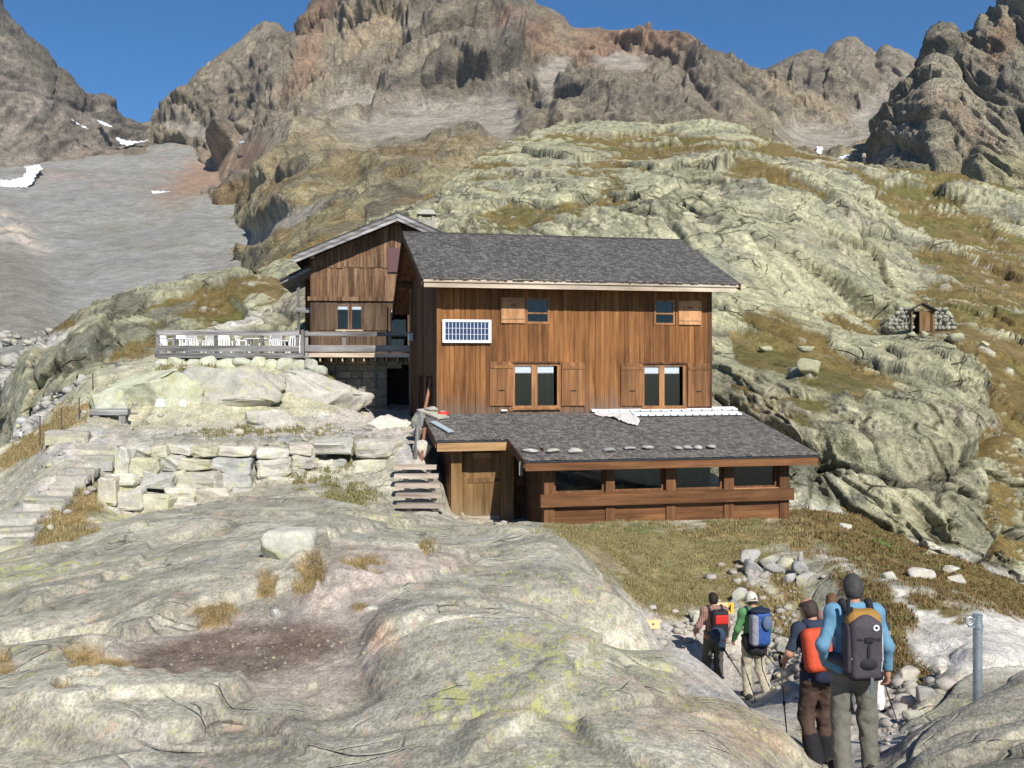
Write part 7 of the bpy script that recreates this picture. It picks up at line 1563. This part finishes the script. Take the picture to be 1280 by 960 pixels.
    if cap is not None:
        cp_ = put('cap', sdf_mesh('cap', [('ell', hd + up * 0.012, (0.090, 0.108, 0.115), R)], h * 0.8, 0.02, 0.010, lambda P: -0.045 - ((P - hd) @ R)[..., 2]), cloth('cap_cloth', cap), root)
        put('brim', sdf_mesh('brim', [('ell', hd - up * 0.045, (0.118, 0.150, 0.020), R)], h * 0.8, 0.02, 0.0), cloth('cap_brim', cap), root)
    return root
def world_of(root, p): 
    S = root.scale.x; a = root.rotation_euler.z; x, y = p[0] * S, p[1] * S
    return Vector((root.location.x + x * math.cos(a) - y * math.sin(a), root.location.y + x * math.sin(a) + y * math.cos(a), root.location.z + p[2] * S))
def child_frame(o, root): o.location = root.location; o.rotation_euler = root.rotation_euler; o.scale = root.scale; return o
def trek_pole(A, B, label, grip_col=(0.02, 0.02, 0.02)):
    """pole from grip A down to tip B"""
    A, B = Vector(A), Vector(B); L = (A - B).length
    t = thing('trekking_pole', label, 'trekking pole', B, 0, 'trekking poles of the hikers'); t.rotation_mode = 'QUATERNION'; t.rotation_quaternion = (A - B).to_track_quat('Z', 'Y')
    sh = plain('pole_alloy', (0.10, 0.09, 0.085), 0.4, 0.5, 0.6); gm = plain('pole_grip', grip_col, 0.8)
    cyl('lower_shaft', sh, t, 0.006, 0.03, L * 0.45, 8, 0.007); cyl('upper_shaft', sh, t, 0.009, L * 0.45, L - 0.12, 8); cyl('collar', gm, t, 0.013, L * 0.44, L * 0.48, 8); cyl('grip', gm, t, 0.013, L - 0.14, L, 10, 0.018); cyl('tip', gm, t, 0.003, 0.0, 0.04, 6, 0.008); cyl('basket', gm, t, 0.045, 0.07, 0.08, 12, 0.03)
    return t
def feet_z(px, d): return on_ground(px, d)

# --- man in blue with the grey and orange pack (nearest)
bl = on_ground(1068, 9.0); bl.z = (HOR - 968) / FPX * 9.0
jb = J(kneeL=(-0.12, 0.02, 0.50), kneeR=(0.125, 0.04, 0.50), ankL=(-0.125, -0.06, 0.09), ankR=(0.15, 0.02, 0.09), toeL=(-0.15, 0.12, 0.035), toeR=(0.18, 0.20, 0.035), elR=(0.285, -0.01, 1.13), wrR=(0.315, 0.06, 0.885), elL=(-0.30, -0.05, 1.15), wrL=(-0.225, 0.10, 0.955), hed=(0.0, 0.05, 1.632), look=(0.05, 1, -0.28))
blue = person('man in blue long-sleeved top and grey trousers seen from behind, nearest of the hikers', bl, 0.03, 1.75, jb, (0.12, 0.255, 0.37), (0.155, 0.148, 0.125), (0.050, 0.047, 0.046), 0.0115, hem=0.90, build=0.95)
pk = thing('backpack', 'dark grey backpack with orange sides on the man in blue', 'backpack'); child_frame(pk, blue)
pg, po, pd = cloth('pack_grey', (0.062, 0.052, 0.064), 0.7), cloth('pack_orange', (0.30, 0.165, 0.04), 0.7), cloth('pack_black', (0.022, 0.022, 0.026), 0.7)
put('main_bag', sdf_mesh('main_bag', [('box', (0, -0.205, 1.20), (0.150, 0.085, 0.27), 0.07), ('box', (0, -0.19, 1.40), (0.125, 0.07, 0.10), 0.06)], 0.011, 0.05, 0, None, 0.006), po, pk)
put('front_pocket', sdf_mesh('front_pocket', [('box', (-0.008, -0.285, 1.17), (0.130, 0.047, 0.245), 0.04), ('ell', (-0.008, -0.29, 1.33), (0.126, 0.046, 0.145))], 0.010, 0.04, 0, None, 0.004), pg, pk)
put('side_panel', sdf_mesh('side_panel', [('box', (-0.125, -0.21, 1.17), (0.045, 0.09, 0.21), 0.035)], 0.011, 0.03), pg, pk)
put('lower_pocket', sdf_mesh('lower_pocket', [('ell', (0.0, -0.315, 1.06), (0.085, 0.04, 0.055))], 0.010, 0.03), pd, pk)
put('bottom', sdf_mesh('bottom', [('box', (0, -0.21, 0.955), (0.15, 0.10, 0.05), 0.04)], 0.011, 0.03), pd, pk)
for sx in (-1, 1):
    put('hip_belt', sdf_mesh('hip_belt', [('cap', (sx * 0.15, -0.15, 1.04), (sx * 0.20, 0.02, 1.03), 0.055, 0.045)], 0.012, 0.03), pg, pk)
    put('shoulder_strap', sdf_mesh('shoulder_strap', [('cap', (sx * 0.105, -0.14, 1.44), (sx * 0.115, -0.02, 1.520), 0.030, 0.030), ('cap', (sx * 0.115, -0.02, 1.520), (sx * 0.125, 0.12, 1.44), 0.030, 0.028), ('cap', (sx * 0.125, 0.12, 1.44), (sx * 0.15, 0.14, 1.2), 0.026, 0.02)], 0.011, 0.03), pd, pk)
    put('piping', sdf_mesh('piping', [('cap', (sx * 0.128, -0.30, 1.36), (sx * 0.132, -0.305, 1.10), 0.006, 0.006), ('cap', (sx * 0.132, -0.305, 1.10), (sx * 0.11, -0.30, 0.94), 0.006, 0.006)], 0.006, 0.01), cloth('pack_piping', (0.5, 0.5, 0.5)), pk)
boxes('strap', pd, pk, [(-0.10, 0.10, -0.342, -0.325, 1.262, 1.285)]); boxes('strap', pd, pk, [(-0.012, 0.012, -0.344, -0.33, 1.12, 1.262)]); boxes('buckle', pd, pk, [(-0.035, 0.035, -0.36, -0.335, 1.255, 1.292)])
boxes('webbing', cloth('pack_webbing', (0.12, 0.15, 0.16)), pk, [(0.02, 0.048, -0.325, -0.315, 0.80, 1.0)])
lg_ = cyl('emblem', M['white'], pk, 0.026, 0.0, 0.005, 20); lg_.location = (0.060, -0.346, 1.375); lg_.rotation_euler = (math.radians(90), 0, 0)
em = boxes('emblem_mark', pd, lg_, [(-0.008, 0.012, -0.012, 0.012, 0.005, 0.0065), (-0.014, -0.008, 0.0, 0.012, 0.005, 0.0065)])
for k, dx in enumerate((-0.125, -0.10)):
    a = world_of(blue, (dx - 0.01, -0.22, 1.52 + 0.07 * (1 - k))); b = world_of(blue, (dx + 0.005, -0.225, 1.12)); trek_pole(a, b, ['trekking pole strapped to the orange pack, taller one', 'trekking pole strapped to the orange pack, shorter one'][k])
# --- balding man with the red pack and brown trousers
bm_ = on_ground(1024, 10.4); bm_.z = (HOR - 958) / FPX * 10.4
jm = J(hed=(-0.03, 0.17, 1.585), nck=(-0.01, 0.10, 1.45), chs=(0, 0.07, 1.30), wst=(0, 0.03, 1.10), look=(-0.35, 1, -0.55), shL=(-0.185, 0.08, 1.405), shR=(0.185, 0.06, 1.415), elL=(-0.31, 0.06, 1.17), wrL=(-0.27, 0.26, 1.03), elR=(0.25, 0.05, 1.13), wrR=(0.22, 0.24, 0.98), kneeL=(-0.10, 0.10, 0.50), ankL=(-0.08, -0.06, 0.13), toeL=(-0.10, 0.12, 0.06), kneeR=(0.11, 0.10, 0.50), ankR=(0.14, 0.12, 0.09), toeR=(0.16, 0.31, 0.035))
bald = person('balding man in navy short sleeves and brown trousers left of the man in blue', bm_, math.radians(14), 1.72, jm, (0.030, 0.040, 0.065), (0.085, 0.055, 0.042), (0.045, 0.032, 0.025), 0.013, 'short', bald=True, gaiter=(0.018, 0.017, 0.02), curl=(1.15, 0.8), hem=0.90, build=0.93)
rp = thing('backpack', 'bright orange-red day pack on the balding man', 'backpack'); child_frame(rp, bald)
cr, cn_ = cloth('pack_red', (0.50, 0.07, 0.03), 0.7), cloth('pack_navy', (0.02, 0.025, 0.05), 0.8)
put('main_bag', sdf_mesh('main_bag', [('box', (-0.09, -0.12, 1.24), (0.15, 0.085, 0.22), 0.065, np.array([[1, 0, 0], [0, 0.96, 0.28], [0, -0.28, 0.96]]))], 0.012, 0.04, 0, None, 0.006), cr, rp)
put('bottom', sdf_mesh('bottom', [('box', (0, -0.13, 1.03), (0.15, 0.09, 0.12), 0.06)], 0.013, 0.04, 0, None, 0.008), cn_, rp)
for sx in (-1, 1): put('shoulder_strap', sdf_mesh('shoulder_strap', [('cap', (sx * 0.12, -0.06, 1.42), (sx * 0.125, 0.07, 1.487), 0.024, 0.024), ('cap', (sx * 0.125, 0.07, 1.487), (sx * 0.135, 0.20, 1.36), 0.024, 0.022)], 0.011, 0.03), cn_, rp)
hL = world_of(bald, jm['wrL'] + np.array((0.0, 0.07, -0.02))); tipp = on_ground(985, 9.9)
trek_pole(hL + Vector((0, 0, 0.06)), tipp, 'trekking pole held by the balding man, tip on the pale rock')
# --- person with brown hair, mostly hidden behind the man in blue
bh = on_ground(1044, 14.0); bh.z = (HOR - 744) / FPX * 14.0 - 1.62
jw = J(look=(0.2, 1, -0.2), hed=(-0.045, 0.03, 1.635))
person('person with short brown hair, only the head showing left of the blue man\'s pack', bh, 0.1, 1.64, jw, (0.30, 0.16, 0.13), (0.12, 0.10, 0.08), (0.115, 0.062, 0.03), 0.018, build=0.92)
# --- person in white trousers
wt_ = on_ground(1083, 13.0); wt_.z = (HOR - 892) / FPX * 13.0
jw2 = J(kneeR=(0.16, 0.06, 0.49), ankR=(0.185, -0.03, 0.09), toeR=(0.21, 0.15, 0.035), elR=(0.27, -0.07, 1.13), wrR=(0.17, 0.10, 1.0), hed=(-0.10, 0.10, 1.59), nck=(-0.05, 0.05, 1.45), look=(0, 1, -0.5))
wht = person('person in white trousers, half hidden at the blue man\'s right side', wt_, -0.02, 1.60, jw2, (0.03, 0.032, 0.05), (0.66, 0.65, 0.60), (0.06, 0.04, 0.03), 0.016, 'short', curl=(0.7, 1.3), build=0.92)
trek_pole(W(1096, 826, 12.9), W(1131, 931, 11.3), 'trekking pole beside the white trousers')
# --- hiker with the white cap and blue pack
gr_ = on_ground(942, 16.5); gr_.z = (HOR - 874) / FPX * 16.5
jg = J(kneeL=(-0.10, 0.07, 0.50), ankL=(-0.10, -0.02, 0.11), toeL=(-0.12, 0.16, 0.05), kneeR=(0.11, 0.0, 0.50), ankR=(0.17, -0.24, 0.14), toeR=(0.20, -0.06, 0.06), elL=(-0.27, 0.02, 1.14), wrL=(-0.28, 0.16, 0.95), elR=(0.26, 0.0, 1.13), wrR=(0.26, 0.18, 0.98), hed=(-0.01, 0.08, 1.62), look=(0.05, 1, -0.45), chs=(0, 0.03, 1.31))
grn = person('hiker in green sleeves, white sun cap and pale khaki trousers', gr_, 0.12, 1.72, jg, (0.085, 0.22, 0.085), (0.40, 0.36, 0.27), (0.05, 0.035, 0.025), 0.016, cap=(0.55, 0.52, 0.46), hem=0.92, build=0.92)
bp = thing('backpack', 'large blue and grey backpack on the hiker with the white cap', 'backpack'); child_frame(bp, grn)
cb_, cg_ = cloth('pack_blue', (0.03, 0.085, 0.27), 0.6), cloth('pack_silver', (0.24, 0.24, 0.29), 0.7)
put('main_bag', sdf_mesh('main_bag', [('box', (0.05, -0.22, 1.22), (0.145, 0.11, 0.29), 0.09)], 0.014, 0.04, 0, None, 0.012), cb_, bp)
put('side_pocket', sdf_mesh('side_pocket', [('box', (-0.075, -0.23, 1.20), (0.065, 0.105, 0.25), 0.05)], 0.014, 0.04, 0, None, 0.010), cg_, bp)
put('lid', sdf_mesh('lid', [('ell', (0.03, -0.21, 1.50), (0.17, 0.13, 0.05))], 0.014, 0.04, 0, None, 0.008), cn_, bp)
put('top_pocket', sdf_mesh('top_pocket', [('ell', (0.10, -0.36, 1.33), (0.085, 0.045, 0.12))], 0.014, 0.03), cloth('pack_slate', (0.10, 0.14, 0.22)), bp)
for sx in (-1, 1): put('shoulder_strap', sdf_mesh('shoulder_strap', [('cap', (sx * 0.12, -0.12, 1.43), (sx * 0.125, 0.0, 1.505), 0.028, 0.028), ('cap', (sx * 0.125, 0.0, 1.505), (sx * 0.135, 0.14, 1.38), 0.028, 0.024)], 0.014, 0.03), cn_, bp)
jk = thing('tied_jacket', 'black jacket tied round the waist of the hiker with the white cap', 'jacket'); child_frame(jk, grn)
put('cloth', sdf_mesh('cloth', [('cap', (-0.06, -0.05, 0.98), (0.07, -0.05, 0.98), 0.145, 0.145), ('cap', (-0.06, -0.09, 0.88), (0.09, -0.09, 0.84), 0.11, 0.10)], 0.016, 0.05, 0.01, lambda P: P[..., 1] - 0.02, 0.014), pd, jk)
trek_pole(W(952, 812, 16.4), W(1000, 868, 15.6), 'trekking pole slanting right behind the white-capped hiker')
trek_pole(W(927, 822, 16.2), W(947, 884, 15.8), 'trekking pole at the white-capped hiker\'s left hand')
# --- hiker with the red and black pack
rd = on_ground(893, 18.0); rd.z = (HOR - 741) / FPX * 18.0 - 1.68
jr = J(kneeL=(-0.13, 0.06, 0.50), ankL=(-0.17, -0.06, 0.10), toeL=(-0.2, 0.12, 0.05), kneeR=(0.08, 0.03, 0.50), ankR=(0.10, 0.0, 0.09), elL=(-0.30, 0.0, 1.15), wrL=(-0.30, 0.17, 1.0), look=(-0.1, 1, -0.3), hed=(-0.01, 0.06, 1.625))
pm_ = bpy.data.materials.new('plaid_cloth'); pm_.use_nodes = True; pnt = pm_.node_tree; pb_ = pnt.nodes['Principled BSDF']; pb_.inputs['Roughness'].default_value = 0.9
pv = coords(pnt, 'Object', (1, 1, 1)); w1 = N(pnt, 'ShaderNodeTexWave', Scale=9.0, bands_direction='Z'); w2 = N(pnt, 'ShaderNodeTexWave', Scale=9.0, bands_direction='X'); pnt.links.new(pv, w1.inputs[0]); pnt.links.new(pv, w2.inputs[0])
pnt.links.new(mixn(pnt, ramp(pnt, w1.outputs['Fac'], [(0.45, 0), (0.55, 1)]), mixn(pnt, ramp(pnt, w2.outputs['Fac'], [(0.45, 0), (0.55, 1)]), (0.42, 0.28, 0.22), (0.16, 0.06, 0.05)), (0.20, 0.10, 0.085)), pb_.inputs['Base Color'])
red_ = person('hiker in plaid shirt with dark hair, farthest left of the group', rd, 0.15, 1.68, jr, (0.3, 0.2, 0.16), (0.075, 0.072, 0.06), (0.02, 0.014, 0.012), 0.016, 'long', top_m=pm_, hem=0.92, build=0.92)
r2 = thing('backpack', 'black and red backpack on the hiker in the plaid shirt', 'backpack'); child_frame(r2, red_)
put('main_bag', sdf_mesh('main_bag', [('box', (0.02, -0.21, 1.24), (0.15, 0.10, 0.25), 0.07)], 0.014, 0.04, 0, None, 0.008), pd, r2)
put('red_panel', sdf_mesh('red_panel', [('box', (0.03, -0.30, 1.33), (0.125, 0.035, 0.085), 0.03)], 0.012, 0.03, 0, None, 0.004), cloth('panel_red', (0.50, 0.03, 0.025)), r2)
for sx in (-1, 1): put('shoulder_strap', sdf_mesh('shoulder_strap', [('cap', (sx * 0.12, -0.12, 1.43), (sx * 0.125, 0.0, 1.505), 0.026, 0.026), ('cap', (sx * 0.125, 0.0, 1.505), (sx * 0.135, 0.14, 1.38), 0.026, 0.022)], 0.014, 0.03), pd, r2)
j2 = thing('tied_jacket', 'navy jacket stuffed under the red and black pack', 'jacket'); child_frame(j2, red_)
put('cloth', sdf_mesh('cloth', [('ell', (-0.05, -0.27, 1.06), (0.15, 0.10, 0.15)), ('cap', (0.02, -0.27, 1.0), (0.05, -0.26, 0.80), 0.09, 0.06)], 0.014, 0.06, 0.0, None, 0.022), cloth('jacket_navy', (0.03, 0.05, 0.085)), j2)
trek_pole(W(905, 812, 17.7), W(938, 862, 16.9), 'trekking pole trailing behind the plaid-shirted hiker')

# --- figures far away
def far_person(px, py_feet, d, hgt, top, legs, hair, label, rz=0.0, j=None):
    p = Vector(W(px, py_feet, d)); return person(label, p, rz, hgt, j or J(), top, legs, hair, 0.035, group='walkers far off')
f1_ = far_depth(13, 552, (VD,)) or 120.0
far_person(12.5, 553.5, f1_ * 0.985, 1.75 * f1_ / 124, (0.75, 0.75, 0.72), (0.70, 0.72, 0.65), (0.03, 0.025, 0.02), 'far walker all in white at the photo\'s left edge', 0.6)
far_person(25.5, 556, f1_ * 0.985, 1.8 * f1_ / 124, (0.70, 0.70, 0.70), (0.035, 0.035, 0.06), (0.03, 0.025, 0.02), 'far walker in dark trousers right of the one in white', -0.5)
mC = np.abs(hpxD - 1080) < 2.0; iC = np.where(mC.ravel())[0]; kC = iC[np.argmin(hpyD.ravel()[iC])]; dC = float(HD.reshape(-1, 3)[kC, 1]); yC = float(hpyD.ravel()[kC])
far_person(1080, yC + 0.8, dC, 15.0 / FPX * dC, (0.35, 0.28, 0.24), (0.10, 0.09, 0.09), (0.05, 0.03, 0.02), 'lone figure standing on the hill crest against the scree')
# ------------------------------------------------------------------ settle a few things on the rock they rest on
bpy.context.view_layer.update()
_dg = bpy.context.evaluated_depsgraph_get()
def hit(px, py, skip=()):
    d = Vector(((px - CXP) / FPX, 1.0, (HOR - py) / FPX)).normalized(); o = Vector((0, 0, 0)) + d * 0.5
    for _ in range(8):
        ok, loc, nor, _i, ob, _m = scene.ray_cast(_dg, o, d)
        if not ok: return None, None
        if ob.name.split('.')[0] in skip or ob.name == 'haze': o = loc + d * 0.02; continue
        return loc, nor
    return None, None
for o in [o for o in scene.objects if o.name.split('.')[0] == 'plaque']:
    p = CXP + o.location.x / o.location.y * FPX; loc, nor = hit(p, 504.5, ('plaque', 'meadow_grass', 'wall_grass', 'terrace_rubble'))
    if loc:
        o.location = loc + Vector((0, -0.06, 0.02))
        f = nor if nor.y < 0 else -nor; o.rotation_euler = (math.radians(-12) - math.atan2(max(f.z, 0), max(0.3, -f.y)) * 0.5, 0, 0)
for o in [o for o in scene.objects if o.name.split('.')[0] == 'plank_bench']:
    zs = []
    for dx in (-0.4, 0.0, 0.4):
        ok, loc, nor, _i, ob, _m = scene.ray_cast(_dg, o.location + Vector((dx, 0, -0.12)), Vector((0, 0, -1)))
        if ok: zs.append(loc.z)
    gap = o.location.z - max(zs) - 0.1 if zs else 0.4
    for dx in (-0.4, 0.4):
        w_, dp = 0.10, 0.14
        q = boxes('bench_foot', M['grey_v'], o, [(dx - w_, dx + w_, -dp, dp, -max(gap, 0.12) - 0.35, -0.096)])
# ------------------------------------------------------------------ thin mountain haze
hz = boxes('haze', None, None, [(-1400, 1400, -60, 1500, -24, 660)]); tag(hz, 'thin blue mountain haze', None, None, 'stuff')
hm = bpy.data.materials.new('haze_air'); hm.use_nodes = True; hn = hm.node_tree; hn.nodes.clear()
ho = hn.nodes.new('ShaderNodeOutputMaterial'); hv = N(hn, 'ShaderNodeVolumePrincipled', Density=0.00007, Color=(0.62, 0.78, 1.0, 1), Anisotropy=0.2)
hn.links.new(hv.outputs[0], ho.inputs['Volume']); hz.data.materials.append(hm)
